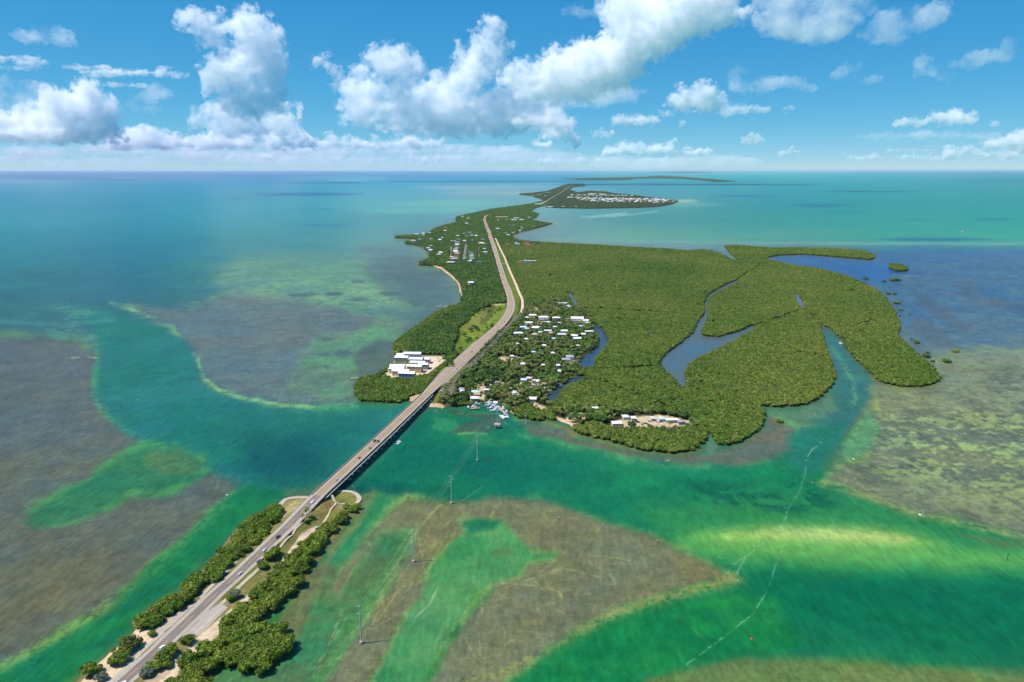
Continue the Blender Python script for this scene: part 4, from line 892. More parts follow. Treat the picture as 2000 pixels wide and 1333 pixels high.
# ------------------------------------------------------------------ cars
GLASS = mat('dark_glass', (.02, .025, .03), .08, .6)
RUBBER = mat('rubber', (.02, .02, .02), .8, .2)
RIM = mat('wheel_rim', (.5, .5, .5), .35, .5, metal=.8)
LAMP_W = mat('lamp_glass', (.8, .8, .78), .15, .6); LAMP_R = mat('lamp_red', (.45, .02, .02), .2, .6)
def paint_mat(name, c): return mat(name, c, .25, .6, noise=.03, scale=1)
def car_meshes(kind):
    Lc, Wc, Hc = {'car': (4.7, 1.82, 1.45), 'suv': (4.8, 1.95, 1.78), 'pickup': (5.6, 2.0, 1.85), 'van': (5.4, 2.0, 2.1)}[kind]
    h = Lc / 2
    # lower hull sections: x, z bottom, z top, half width
    secs = [(-h, .45, .80, .78), (-h + .12, .30, .92, .90), (-h + .9, .26, .98, .91), (0, .26, 1.0, .92), (h - 1.2, .26, .98, .91), (h - .25, .30, .80, .86), (h, .42, .66, .74)]
    sc = Wc / 1.84
    if kind in ('suv', 'pickup', 'van'): secs = [(x, a + .08, b + .16, w) for x, a, b, w in secs]
    body = MB()
    body.prism(None, [[(x, -w * sc, a), (x, w * sc, a), (x, w * sc, b - .12), (x, w * sc * .93, b), (x, -w * sc * .93, b), (x, -w * sc, b - .12)] for x, a, b, w in secs])
    zb = .93 + (.16 if kind != 'car' else 0)
    cab = {'car': [(-h + .55, -h + 1.25, h - 2.05, h - 1.35)], 'suv': [(-h + .12, -h + .40, h - 2.0, h - 1.35)], 'pickup': [(-.75, -.55, h - 2.25, h - 1.6)], 'van': [(-h + .1, -h + .2, h - 1.5, h - .75)]}[kind][0]
    wb, wt = .86 * sc, .70 * sc
    win = MB(); x0, x1, x2, x3 = cab
    def rng4(t): 
        return [(x0 + (x1 - x0) * t, wb + (wt - wb) * t), (x3 + (x2 - x3) * t, wb + (wt - wb) * t)]
    zt = Hc - .06
    win.prism(None, [[(x0, -wb, zb), (x3, -wb, zb), (x3, wb, zb), (x0, wb, zb)], [(x1, -wt, zt), (x2, -wt, zt), (x2, wt, zt), (x1, wt, zt)]])
    body.prism(None, [[(x1 - .05, -wt - .02, zt - .01), (x2 + .05, -wt - .02, zt - .01), (x2 + .05, wt + .02, zt - .01), (x1 - .05, wt + .02, zt - .01)], [(x1 + .1, -wt + .1, Hc), (x2 - .1, -wt + .1, Hc), (x2 - .1, wt - .1, Hc), (x1 + .1, wt - .1, Hc)]])
    for xx in (x1 + (x2 - x1) * .42, x1 + (x2 - x1) * .85):       # pillars
        for s in (-1, 1):
            body.prism(None, [[(xx - .05, s * (wb + .01), zb), (xx + .05, s * (wb + .01), zb), (xx + .05, s * (wb - .06), zb), (xx - .05, s * (wb - .06), zb)], [(xx - .05, s * (wt + .015), zt), (xx + .05, s * (wt + .015), zt), (xx + .05, s * (wt - .06), zt), (xx - .05, s * (wt - .06), zt)]])
    wh = []
    for sx in (-h + .95, h - .95):
        for s in (-1, 1):
            y = s * (.92 * sc - .10)
            wh.append((MB().tube([(sx, y - .11, .33), (sx, y + .11, .33)], .33, 14).mesh('wheel'), MB().tube([(sx, y + s * .05, .33), (sx, y + s * .125, .33)], .2, 10).mesh('rim')))
    lamps = [(MB().box(h - .06, s * .58 * sc, .64 + (.12 if kind != 'car' else 0), .14, .34, .14).mesh('headlight'), LAMP_W, 'headlight') for s in (-1, 1)] + [(MB().box(-h + .04, s * .62 * sc, .74 + (.14 if kind != 'car' else 0), .12, .28, .16).mesh('tail_light'), LAMP_R, 'tail_light') for s in (-1, 1)]
    return body.mesh('body'), win.mesh('windows'), wh, lamps
CARM = {k: car_meshes(k) for k in ('car', 'suv', 'pickup', 'van')}
CARCOL = {}
def add_car(kind, colname, col, p, rot, label, group=None):
    if colname not in CARCOL: CARCOL[colname] = paint_mat(colname + '_car_paint', col)
    t = thing('car' if kind != 'pickup' else 'pickup_truck', p, rot, label, 'car' if kind != 'pickup' else 'truck', group)
    b_, w_, wh, lamps = CARM[kind]
    bo = link('body', b_, None, t); 
    if not b_.materials: b_.materials.append(CARCOL[colname])
    bo.material_slots[0].link = 'OBJECT'; bo.material_slots[0].material = CARCOL[colname]
    KIDS.setdefault(t.name, []).append(bo)
    part('windows', w_, GLASS, t)
    for a, r_ in wh:
        w1 = part('wheel', a, RUBBER, t); part('rim', r_, RIM, w1)
    for a, m_, n_ in lamps: part(n_, a, m_, t)
    return t
WHITE, SILVER, BLACK, RED, BLUE, GREYC = (.78, .78, .77), (.52, .55, .58), (.018, .02, .022), (.42, .03, .025), (.05, .13, .30), (.16, .17, .18)
def on_road(x, y, lane=0.0):
    """place on the highway line: row y of the map, lane offset to the right in metres"""
    i = int(np.argmin([abs(Q(r[0], r[1], r[2])[1] - y) for r in CLW]))
    r = CLW[i]; n_ = CLN[i]
    return Vector((r[0] + n_[0] * lane, r[1] + n_[1] * lane, r[2] + .05)), math.atan2(n_[0], -n_[1])
for kind, cn, cc, y, lane, flip, lab in (
    ('suv', 'white', WHITE, 1262, 1.9, 0, 'white car on the causeway road close to the bottom of the picture'),
    ('suv', 'white', WHITE, 1331, 1.9, 0, 'white car cut off by the bottom edge of the picture'),
    ('car', 'silver', SILVER, 1121, 1.9, 0, 'silver car driving next to the small roadside trees'),
    ('car', 'ice_blue', (.40, .52, .60), 1075, 1.9, 0, 'pale blue car following the black one on the causeway'),
    ('suv', 'black', BLACK, 1049, 1.9, 0, 'black car on the causeway road nearing the bridge'),
    ('pickup', 'white', WHITE, 979, 1.9, 0, 'white pickup truck at the near end of the bridge'),
    ('car', 'silver', SILVER, 936, 1.9, 0, 'silver car on the near part of the bridge deck'),
    ('suv', 'black', BLACK, 862, -1.9, 1, 'black car in the left lane in the middle of the bridge'),
    ('suv', 'black', BLACK, 864.5, 2.2, 0, 'black car beside the other black car on the bridge'),
    ('car', 'charcoal', GREYC, 876, 1.5, 0, 'small dark car behind the pair of black cars on the bridge'),
    ('car', 'charcoal', GREYC, 893, 1.0, 0, 'small dark car alone between the silver car and the black ones on the bridge'),
    ('car', 'black', BLACK, 688, 2.5, 0, 'black car on the highway beside the marina turn off'),
    ('car', 'black', BLACK, 629, 3.0, 0, 'dark car in the bend of the highway')):
    p, r_ = on_road(0, y, lane)
    add_car(kind, cn, cc, p, r_ + (math.pi if flip else 0), lab)
for i, (y, lane) in enumerate([(525, -2), (527, 2.2), (531, 1.2), (536, 2), (547, -2.5), (460, 0), (463, 2), (457, -2), (468, 2), (452, -1), (470, -3), (560, -2)]):
    p, r_ = on_road(0, y, lane); add_car(('car', 'suv')[i % 2], ('black', 'charcoal')[i % 2], (BLACK, GREYC)[i % 2], p, r_, 'dark car in the far traffic on the highway through the long key', 'far traffic on the highway')
def parked(kind, cn, cc, px, py, rot, lab, group=None):
    p = G(px, py); p.z += .12; return add_car(kind, cn, cc, p, rot, lab, group)
parked('suv', 'grey', SILVER, 619.5, 1033, R(72), 'grey car parked on the sand beside the hedge near the bridge')
parked('car', 'dark_red', (.25, .02, .03), 252, 1250, R(50), 'dark red car parked on the sand by the water')
parked('car', 'black', BLACK, 176, 1324.5, R(20), 'black car parked at the lower left shore')
for i, (px, py, cn, cc, kd, lab) in enumerate([(862, 765.5, 'white', WHITE, 'suv', 'white car at the near end of the parked row by the bridge'), (865, 762, 'silver', SILVER, 'car', 'silver car in the parked row by the bridge'), (869, 758.5, 'blue', BLUE, 'car', 'blue car in the parked row by the bridge'),
        (873, 755, 'black', BLACK, 'suv', 'black car in the parked row by the bridge'), (879, 750, 'red', RED, 'pickup', 'red truck at the far end of the parked row by the bridge'), (875, 748.5, 'white', WHITE, 'van', 'white van behind the parked row by the bridge'),
        (890, 722, 'white', WHITE, 'pickup', 'white truck in the shade at the left edge of the highway'), (951, 684, 'red', RED, 'suv', 'red car waiting at the frontage road junction'), (950, 681.5, 'black', BLACK, 'suv', 'black car next to the red one at the junction'),
        (926, 707, 'pale_blue', (.45, .6, .72), 'car', 'pale blue car on the frontage road'), (918, 712, 'red', RED, 'car', 'small red car on the frontage road'), (907, 723, 'white', WHITE, 'van', 'white van on the frontage road at the marina trees')]):
    parked(kd, cn, cc, px, py, R(15 if i < 6 else 80), lab)
for i in range(9):
    t_ = i / 8; parked(('car', 'suv')[i % 2], ('white', 'silver', 'charcoal')[i % 3], (WHITE, SILVER, GREYC)[i % 3], 965.5 + 14 * t_, 667.5 - 15.5 * t_, R(5), 'car in the slanted row parked along the frontage road', 'cars parked along the frontage road')
for i, (px, py, cn, cc, kd, lab) in enumerate([(1246, 825.5, 'black', BLACK, 'suv', 'dark car left of the other dark car on the sandy camp'), (1261, 828.5, 'charcoal', GREYC, 'suv', 'dark car nearest the mangroves on the sandy camp'), (1269, 824, 'white', WHITE, 'van', 'white van in the middle of the sandy camp'),
        (1284, 825.5, 'white', WHITE, 'car', 'white car on the sandy camp'), (1290, 825, 'charcoal', GREYC, 'car', 'grey car next to the white car on the sandy camp'), (1301, 822, 'red', RED, 'car', 'red car by the long trailer on the sandy camp')]):
    parked(kd, cn, cc, px, py, R(8), lab)

# ------------------------------------------------------------------ houses
ROOFW = mat('white_metal_roof', (.70, .685, .65), .55, .3, noise=.10, scale=.35, rand=.16)
ROOFC = mat('bright_white_roof', (.80, .79, .77), .5, .3, noise=.06, scale=.3)
ROOFG = mat('grey_metal_roof', (.34, .36, .38), .5, .4, noise=.08, scale=.25)
ROOFR = mat('red_tile_roof', (.42, .10, .06), .8, .2, noise=.15, scale=.6)
ROOFY = mat('ochre_tile_roof', (.55, .36, .14), .8, .2, noise=.15, scale=.6)
ROOFT = mat('thatch', (.20, .17, .13), .95, .1, noise=.25, scale=.8)
ROOFB = mat('pale_blue_roof', (.45, .58, .66), .5, .4, noise=.08, scale=.25)
ROOFS = mat('sand_coloured_roof', (.58, .50, .40), .8, .2, noise=.12, scale=.4)
WALLS = {k: mat(k + '_wall', c, .85, .2, noise=.07, scale=.4) for k, c in dict(white=(.66, .61, .52), cream=(.60, .50, .30), yellow=(.62, .48, .22), green=(.24, .32, .18), blue=(.28, .42, .52), grey=(.42, .40, .37), orange=(.55, .28, .10), turquoise=(.28, .50, .52), tan=(.45, .37, .28)).items()}
WINM = mat('window_glass', (.05, .07, .09), .12, .6)
FRAMEM = mat('window_frame', (.6, .6, .58), .6, .3)
DOORM = mat('door_paint', (.16, .14, .12), .6, .3)
CHIM = mat('roof_unit', (.5, .5, .5), .6, .3, noise=.1, scale=1)
def house(label, p, rot, L, W, h, roof, roofm, wallm, storeys=1, win=5, stilt=0.0, group=None, cat='house', detail=2, eave=.7, pitch=.34, porch=False):
    t = thing('house', p, rot, label, cat, group)
    z0 = stilt
    mb = MB().box(0, 0, z0 + h / 2, L, W, h)
    if stilt > 0:
        for sx in np.linspace(-L / 2 + .5, L / 2 - .5, 4):
            for sy in (-W / 2 + .5, W / 2 - .5): mb.box(sx, sy, stilt / 2, .45, .45, stilt)
    if roof == 'gable':
        zr = z0 + h + W / 2 * pitch
        for s in (-1, 1): mb.poly([(s * L / 2, -W / 2, z0 + h), (s * L / 2, W / 2, z0 + h), (s * L / 2, 0, zr)][::s])
    w_ = mb.build('wall', wallm, t)
    e = eave; zE = z0 + h - e * pitch * .6; zr = z0 + h + (W / 2) * pitch; a, b = L / 2 + e, W / 2 + e
    rb = MB(); th = .22
    if roof == 'hip':
        k = max(a - b * .95, .3)
        lo = [(-a, -b, zE), (a, -b, zE), (a, b, zE), (-a, b, zE)]; r0, r1 = (-k, 0, zr + .15), (k, 0, zr + .15)
        rb.poly([lo[0], lo[1], r1, r0]); rb.poly([lo[1], lo[2], r1]); rb.poly([lo[2], lo[3], r0, r1]); rb.poly([lo[3], lo[0], r0]); 
        rb.poly([(x, y, zE - th) for x, y, _ in lo][::-1])
        for i in range(4):
            p0, p1 = lo[i], lo[(i + 1) % 4]; rb.quad((p0[0], p0[1], zE - th), (p1[0], p1[1], zE - th), p1, p0)
    elif roof == 'gable':
        for s in (-1, 1):
            q = [(-a, s * b, zE), (a, s * b, zE), (a, 0, zr + .15), (-a, 0, zr + .15)]
            if s > 0: q = [q[1], q[0], q[3], q[2]]
            rb.poly(q); rb.poly([(x, y, z - th) for x, y, z in q][::-1])
            for i in range(4):
                p0, p1 = q[i], q[(i + 1) % 4]; rb.quad((p0[0], p0[1], p0[2] - th), (p1[0], p1[1], p1[2] - th), p1, p0)
    else:
        rb.box(0, 0, z0 + h + .15, L + 2 * e, W + 2 * e, .3); rb.box(L * .2, W * .1, z0 + h + .7, 1.6, 1.3, .8)
    r_ = rb.build('roof', roofm, t)
    if detail >= 2:
        MB().box(L * .22, W * .12, zr + .1 if roof != 'flat' else z0 + h + .5, .7, .7, 1.0).build('vent', CHIM, r_)
    if detail >= 1:
        per = max(2, int(win))
        for s_ in range(storeys):
            zc = z0 + h * (s_ + .55) / storeys
            for i in range(per):
                x = -L / 2 + L * (i + .5) / per
                if s_ == 0 and i == per // 2:
                    d = MB().box(x, -W / 2 - .03, z0 + 1.1, 1.1, .1, 2.1).build('door', DOORM, t)
                    continue
                f = MB().box(x, -W / 2 - .02, zc, 1.6, .08, 1.35).build('window', FRAMEM, t)
                MB().box(x, -W / 2 - .05, zc, 1.35, .08, 1.1).build('pane', WINM, f)
            for i in range(2):
                y = -W / 2 + W * (i + .5) / 2
                f = MB().box(-L / 2 - .02, y, zc, .08, 1.4, 1.3).build('window', FRAMEM, t)
                MB().box(-L / 2 - .05, y, zc, .08, 1.15, 1.05).build('pane', WINM, f)
    if porch:
        MB().box(0, -W / 2 - 1.6, z0 + h * .5, L * .9, 3.0, .25).build('balcony', FRAMEM, t)
    HOUSES.append((p[0], p[1], max(L, W) / 2 + 2.0))
    return t
HOUSES = []
def roof_spot(px, py, z): 
    """ground point under a roof seen at that map spot"""
    p = P(px, py, z); return Vector((p.x, p.y, zl(p.x, p.y)))
W_, G_ = ROOFW, ROOFG
# white-roofed complex left of the bridge end
Z12 = lambda a, b: (700 + a / 12.5, 680 + b / 12.5)
for (a, b, Lp, Wm, h, wl, st_, rot, lab) in (
    (1320, 105, 390, 10, 8.5, 'blue', 2, -3, 'long white-roofed house with blue walls at the back of the white complex'),
    (1035, 135, 170, 9, 8.0, 'white', 2, -3, 'white-roofed house at the back left of the white complex'),
    (1060, 195, 290, 9, 10.5, 'green', 3, -3, 'tall green-walled house with a white roof facing the sea wall'),
    (1400, 235, 320, 9, 8.5, 'tan', 2, -5, 'white-roofed house with tan walls in the middle of the white complex'),
    (1640, 240, 200, 8, 7.0, 'grey', 2, -5, 'low white-roofed house at the right rear of the white complex'),
    (1450, 320, 330, 8, 8.5, 'white', 2, -6, 'second white-roofed house from the road side of the white complex'),
    (1590, 365, 210, 8, 8.0, 'grey', 2, -7, 'white-roofed house with grey gable next to the sandy yard'),
    (1380, 410, 330, 9, 9.5, 'yellow', 3, -9, 'yellow-walled house with a white roof at the road side of the complex'),
    (960, 405, 340, 9, 7.5, 'cream', 2, -4, 'white-roofed house nearest the palms by the sea wall'),
    (940, 470, 330, 9, 7.5, 'white', 2, -5, 'white-roofed house in front of the sea wall palms, second from the hedge'),
    (1040, 525, 380, 9, 7.5, 'cream', 2, -7, 'cream house with a wide white roof near the mangrove hedge'),
    (1190, 580, 370, 9, 7.0, 'grey', 2, -7, 'grey-walled house with a white roof closest to the mangrove hedge')):
    px, py = Z12(a, b); m_ = mpp(px, py, 8)
    house(lab, roof_spot(px, py, h + 2), R(rot), Lp / 12.5 * m_ * 1.06, Wm + 2.0, h, 'gable', ROOFC, WALLS[wl], storeys=st_, win=5, pitch=.26)
# settlement houses right of the highway
Z7 = lambda a, b: (940 + a / 7.84, 560 + b / 7.84)
for (a, b, w, wm, h, rf, rm, wl, st_, rot, lab) in (
    (790, 430, 130, 9, 6.5, 'hip', W_, 'orange', 2, 4, 'orange house with a white roof nearest the sand track end'),
    (955, 460, 170, 11, 7.0, 'hip', W_, 'white', 2, 0, 'two storey white house with a dark balcony beside the orange house'),
    (1150, 470, 130, 9, 5.5, 'hip', W_, 'turquoise', 1, 2, 'turquoise house with a white roof'),
    (1330, 490, 80, 9, 4.0, 'hip', ROOFT, 'tan', 1, 0, 'small house with a brown thatched roof left of the big white house'),
    (1470, 475, 210, 14, 7.0, 'gable', W_, 'white', 2, -3, 'big white house with a long white roof by the canal mouth'),
    (1590, 512, 120, 11, 6.0, 'gable', W_, 'white', 2, -8, 'white wing at the canal end of the big white house'),
    (725, 545, 130, 9, 6.0, 'gable', W_, 'white', 2, 6, 'white house with a dark porch below the orange house'),
    (640, 612, 110, 9, 5.5, 'gable', ROOFB, 'blue', 1, 8, 'house with a pale blue roof near the frontage road'),
    (840, 618, 160, 12, 4.5, 'hip', W_, 'white', 1, 0, 'round-looking white hip roof in the middle of the settlement'),
    (570, 703, 165, 11, 5.0, 'hip', W_, 'turquoise', 1, 0, 'white hip-roofed house closest to the frontage road'),
    (820, 722, 90, 8, 4.5, 'hip', ROOFS, 'tan', 1, 0, 'small house with a sand coloured roof'),
    (1020, 667, 125, 7, 4.0, 'gable', W_, 'grey', 1, -3, 'long narrow white roof right of the hip roof'),
    (1068, 700, 60, 7, 4.0, 'gable', ROOFS, 'orange', 1, 0, 'little orange-walled house below the narrow white roof'),
    (1268, 670, 112, 9, 4.5, 'gable', W_, 'white', 1, 6, 'white house tilted to the right among palms in the settlement'),
    (1232, 722, 148, 9, 4.2, 'gable', W_, 'white', 1, 0, 'flat long white roof in the palms south of the tilted white house'),
    (1422, 742, 112, 8, 4.2, 'gable', W_, 'cream', 1, 0, 'white roof behind the lowest white house'),
    (1462, 783, 142, 9, 4.2, 'gable', W_, 'white', 1, 2, 'lowest white house among the palms near the canal bend'),
    (1650, 678, 138, 7, 4.0, 'gable', W_, 'white', 1, 0, 'long thin white roof on the canal bank'),
    (1358, 1060, 130, 11, 5.5, 'hip', ROOFG, 'white', 1, 0, 'grey-roofed house on the canal opposite the mangrove point'),
    (1300, 1102, 145, 8, 4.0, 'hip', ROOFG, 'grey', 1, 0, 'lower grey wing in front of the grey-roofed canal house'),
    (1240, 248, 165, 9, 4.5, 'flat', W_, 'white', 1, -2, 'long flat white building alone in the wood north of the settlement'),
    (1322, 296, 90, 10, 5.0, 'gable', W_, 'blue', 1, 60, 'white gabled house beside the long flat building in the wood'),
    (1190, 548, 55, 6, 3.5, 'flat', W_, 'white', 1, 0, 'small white flat roof below the turquoise house'),
    (1640, 548, 55, 6, 3.5, 'gable', W_, 'white', 1, 0, 'small white shed below the big white house'),
    (470, 1055, 50, 5, 3.0, 'gable', W_, 'white', 1, 0, 'small white shed by the sandy road near the highway')):
    px, py = Z7(a, b); m_ = mpp(px, py, 4)
    house(lab, roof_spot(px, py, h + 1.5), R(rot), w / 7.84 * m_ * .86, wm, h, rf, rm, WALLS[wl], storeys=st_, win=4, porch=(st_ == 2))
for (a, b, w, lab) in ((700, 470, 60, 'white porch roof left of the orange house'), (1010, 540, 90, 'pale patio roof below the two storey white house'), (900, 690, 60, 'small white roof between the hip roof and the sand coloured one'), (1130, 610, 60, 'small white roof behind the narrow white roof'), (1520, 600, 70, 'white roof under the palms below the big white house'), (700, 640, 70, 'white roof right of the pale blue one'), (1560, 720, 70, 'white roof near the canal bank palms'), (690, 800, 60, 'small white roof south of the hip-roofed house'), (1110, 790, 60, 'white roof alone in the leafy middle of the settlement'), (560, 870, 50, 'white shed in the trees beside the junction'), (960, 900, 60, 'white roof deep in the palm grove'), (1480, 900, 60, 'small white roof by the plank dock on the canal'), (800, 1000, 60, 'white roof north of the sandy clearing'), (1100, 1010, 60, 'white roof in the grove behind the sandy clearing'), (640, 1180, 70, 'white roof in the grove near the marina'), (950, 1190, 60, 'white roof south of the sandy clearing'), (1180, 1200, 60, 'white roof south of the grey canal house')):
    px, py = Z7(a, b); m_ = mpp(px, py, 4)
    house(lab, roof_spot(px, py, 5), R(random.uniform(-12, 12)), w / 7.84 * m_ * .85, random.uniform(6, 8), random.uniform(3.4, 4.4), random.choice(('hip', 'gable')), random.choice((W_, W_, ROOFS, ROOFB)), WALLS[random.choice(('white', 'cream', 'tan'))], win=3, detail=1)
# sheds, shelters and trailers of the marina and the camp
Z66 = lambda a, b: (840 + a / 6.67, 700 + b / 6.67)
for (a, b, w, wm, h, rf, rm, wl, lab) in (
    (1222, 272, 75, 8, 4, 'hip', ROOFB, 'white', 'pale blue hip roof in the middle of the marina trees'), (1292, 252, 70, 7, 4, 'hip', ROOFS, 'tan', 'sand coloured roof next to the pale blue roof at the marina'),
    (1380, 290, 85, 8, 4, 'gable', W_, 'white', 'white roofed shed above the marina yachts'), (592, 430, 105, 9, 4, 'hip', ROOFB, 'white', 'light blue roofed marina store behind the dock'),
    (612, 462, 80, 5, 3, 'gable', ROOFY, 'orange', 'orange awning of the marina bar'), (582, 510, 105, 9, 4.5, 'hip', W_, 'tan', 'white roofed marina bar at the head of the T dock'),
    (1338, 518, 92, 9, 4.5, 'gable', W_, 'blue', 'white roofed blue shed by the marina track'), (410, 395, 60, 8, 4, 'hip', ROOFG, 'grey', 'grey roofed shed beside the parking lot'), (420, 425, 55, 7, 3.5, 'gable', W_, 'grey', 'white canopy in front of the grey shed by the parking lot'),
    (1682, 160, 34, 6, 4, 'gable', W_, 'white', 'small white shed in the trees north of the marina'), (850, 570, 50, 6, 3.5, 'hip', W_, 'white', 'white roofed fuel hut at the head of the long dock'), (740, 408, 70, 5, 3, 'flat', W_, 'white', 'white flat roof among the bushes behind the marina bar'), (1100, 440, 36, 10, 3, 'flat', W_, 'white', 'narrow white trailer home in the marina trees')):
    px, py = Z66(a, b); m_ = mpp(px, py, 3)
    house(lab, roof_spot(px, py, h + 1), R(random.uniform(-6, 6)), w / 6.67 * m_ * .95, wm, h, rf, rm, WALLS[wl], win=3, detail=1, cat='shed')
Z5 = lambda a, b: (1000 + a / 5, 760 + b / 5)
for (a, b, w, wm, h, rf, rm, wl, lab) in (
    (1110, 262, 62, 8, 4, 'hip', W_, 'white', 'white hip roof at the left rear of the sandy camp'), (1180, 275, 36, 7, 4, 'gable', W_, 'white', 'small white gable right of the hip roof at the camp'), (1376, 278, 32, 6, 4, 'hip', W_, 'white', 'white tent roof in the middle of the sandy camp'),
    (1465, 282, 56, 7, 4, 'hip', ROOFB, 'white', 'pale blue and white roof left of the long trailer'), (1560, 298, 120, 5, 3.5, 'flat', W_, 'grey', 'long white trailer at the right end of the camp'), (1655, 315, 70, 5, 3.5, 'flat', ROOFG, 'grey', 'grey trailer at the far right end of the camp'), (1020, 325, 95, 8, 3.5, 'gable', W_, 'white', 'white tent shaped roof at the front left of the camp'),
    (812, 183, 50, 6, 3, 'flat', W_, 'white', 'white flat roof in the trees west of the camp')):
    px, py = Z5(a, b); m_ = mpp(px, py, 3)
    house(lab, roof_spot(px, py, h + 1), R(random.uniform(-8, 8)), w / 5 * m_ * .95, wm, h, rf, rm, WALLS[wl], win=3, detail=1, cat='shed')
# houses of the long key
Z667 = lambda a, b: (780 + a / 6.667, 420 + b / 6.667)
midh = [(870, 110, 40), (880, 118, 30), (895, 50, 40), (820, 30, 30), (595, 212, 60), (385, 240, 60), (230, 258, 60), (310, 270, 55), (310, 245, 40), (180, 345, 75), (258, 330, 65), (410, 318, 35), (530, 332, 40), (560, 305, 25), (515, 520, 60), (535, 495, 60),
        (405, 470, 45), (375, 440, 45), (405, 408, 45), (700, 350, 70), (770, 325, 45), (750, 365, 50), (755, 382, 60), (750, 402, 60), (755, 430, 45), (735, 448, 60), (730, 468, 55), (735, 490, 65), (748, 510, 60), (720, 580, 85), (670, 622, 110), (690, 560, 30), (850, 345, 40), (930, 500, 50), (945, 522, 60), (940, 548, 55),
        (945, 578, 75), (915, 605, 75), (950, 340, 20), (1085, 325, 55), (1070, 372, 80), (1100, 382, 50), (1120, 490, 65), (910, 235, 50), (842, 248, 25), (880, 278, 30), (940, 270, 60), (1000, 276, 30), (760, 278, 20), (1280, 187, 45), (1280, 68, 75), (1398, 68, 60), (1490, 70, 75), (1522, 48, 70), (1590, 68, 55), (1440, 140, 25), (1490, 138, 25), (1595, 165, 30), (1600, 180, 25), (1750, 140, 30),
        (1385, 240, 45), (1515, 372, 55), (1540, 393, 60), (925, 893, 60), (955, 892, 25), (1040, 630, 30), (1640, 604, 75), (1700, 606, 50), (1760, 612, 50), (1480, 240, 30), (1420, 270, 24), (1570, 210, 24), (1690, 40, 30)]
for (a, b, w) in midh:
    px, py = Z667(a, b); m_ = mpp(px, py, 4)
    house('white-roofed house among the trees of the long key', roof_spot(px, py, 5.5), R(random.choice((0, 8, -8, 90, 80))), min(w / 6.667 * m_ * .95, 30), random.uniform(11, 15), random.uniform(6, 8.5), random.choice(('hip', 'gable', 'flat')), random.choice((W_, W_, ROOFS, G_, ROOFB)), WALLS[random.choice(('white', 'cream', 'tan'))], win=3, detail=1 if w > 54 else 0, group='white-roofed houses on the long key')
for (a, b, w, rm, wl, lab) in ((600, 160, 40, ROOFR, 'cream', 'red tiled roof near the west shore of the long key'), (740, 540, 70, ROOFR, 'white', 'red roof in the row beside the narrow harbour'), (1420, 376, 50, ROOFR, 'white', 'small red-roofed house at the edge of the wood on the long key'), (1650, 368, 85, ROOFR, 'cream', 'large red-roofed house at the lagoon end of the long key'), (1680, 392, 75, ROOFR, 'cream', 'red wing in front of the large red-roofed house'),
        (1568, 610, 65, ROOFR, 'white', 'red-roofed house alone in the mangrove wood'), (1332, 28, 165, ROOFY, 'yellow', 'long yellow building with an ochre roof beyond the bend'), (1110, 440, 85, ROOFG, 'white', 'long grey-roofed building beside the village street'), (930, 590 + 0, 30, ROOFB, 'white', 'pale blue roof by the narrow harbour'), (905, 905, 26, ROOFR, 'tan', 'red roof in the palms at the beach road')):
    px, py = Z667(a, b); m_ = mpp(px, py, 4)
    house(lab, roof_spot(px, py, 6), R(4) if lab[:4] != 'long' or 'yellow' in lab else R(90), w / 6.667 * m_, 12, 5, 'hip', rm, WALLS[wl], win=4, detail=1)
# close-set houses of the far key, in rows
FARH = 0
rgh = np.random.default_rng(5)
for row, (ya, yb, xa, xb, n) in enumerate([(381.5, 383, 1112, 1235, 22), (386, 390, 1105, 1300, 34), (388.5, 391.5, 1125, 1312, 36), (391, 393.5, 1135, 1318, 30), (393.5, 396, 1150, 1300, 18), (379, 380, 1150, 1185, 8)]):
    for k in range(n):
        t_ = (k + rgh.uniform(.1, .9)) / n
        px = xa + (xb - xa) * t_; py = ya + (yb - ya) * t_ + rgh.normal() * .35
        house('white house in the dense rows on the far key', roof_spot(px, py, 9), rgh.uniform(-.4, .4), rgh.uniform(18, 30), rgh.uniform(14, 22), rgh.uniform(8, 13), rgh.choice(['hip', 'gable']), (W_, W_, W_, W_, W_, W_, ROOFS, ROOFR)[rgh.integers(0, 8)] if row > 1 else W_, WALLS['white'], detail=0, group='white houses on the far key', pitch=.4)
for (px, py, w, lab) in ((1070, 376.5, 26, 'long white hall left of the distant highway'), (1042, 383, 8, 'white house on the sandy point left of the distant highway'), (1052, 381, 9, 'second white house on the sandy point'), (1066, 383, 7, 'third white house left of the distant highway'), (1012, 379.5, 6, 'lone white house at the tip of the far beach'), (1075, 404.5, 12, 'white house on the near shore of the far key'), (1100, 404, 6, 'small white house on the near shore of the far key'), (1052, 399, 14, 'pale house beside the channel between the keys'), (1060, 397, 6, 'small pale house beside the channel between the keys'), (1125, 404, 5, 'last small house along the near shore of the far key')):
    house(lab, roof_spot(px, py, 6), 0, w * mpp(px, py), 14, 6, 'gable', W_, WALLS['white'], detail=0)
for k in range(6):
    px = 1295 + k * 5.6 + rgh.uniform(-2, 2); py = 346.8 + (px - 1300) * .035 + rgh.normal() * .3 if px < 1345 else 350 + (px - 1345) * .055
    house('pale building on the hazy island at the skyline', P(px, py, 1.0), 0, rgh.uniform(50, 100), 40, rgh.uniform(10, 16), 'flat', W_, WALLS['white'], detail=0, group='pale buildings on the skyline island')
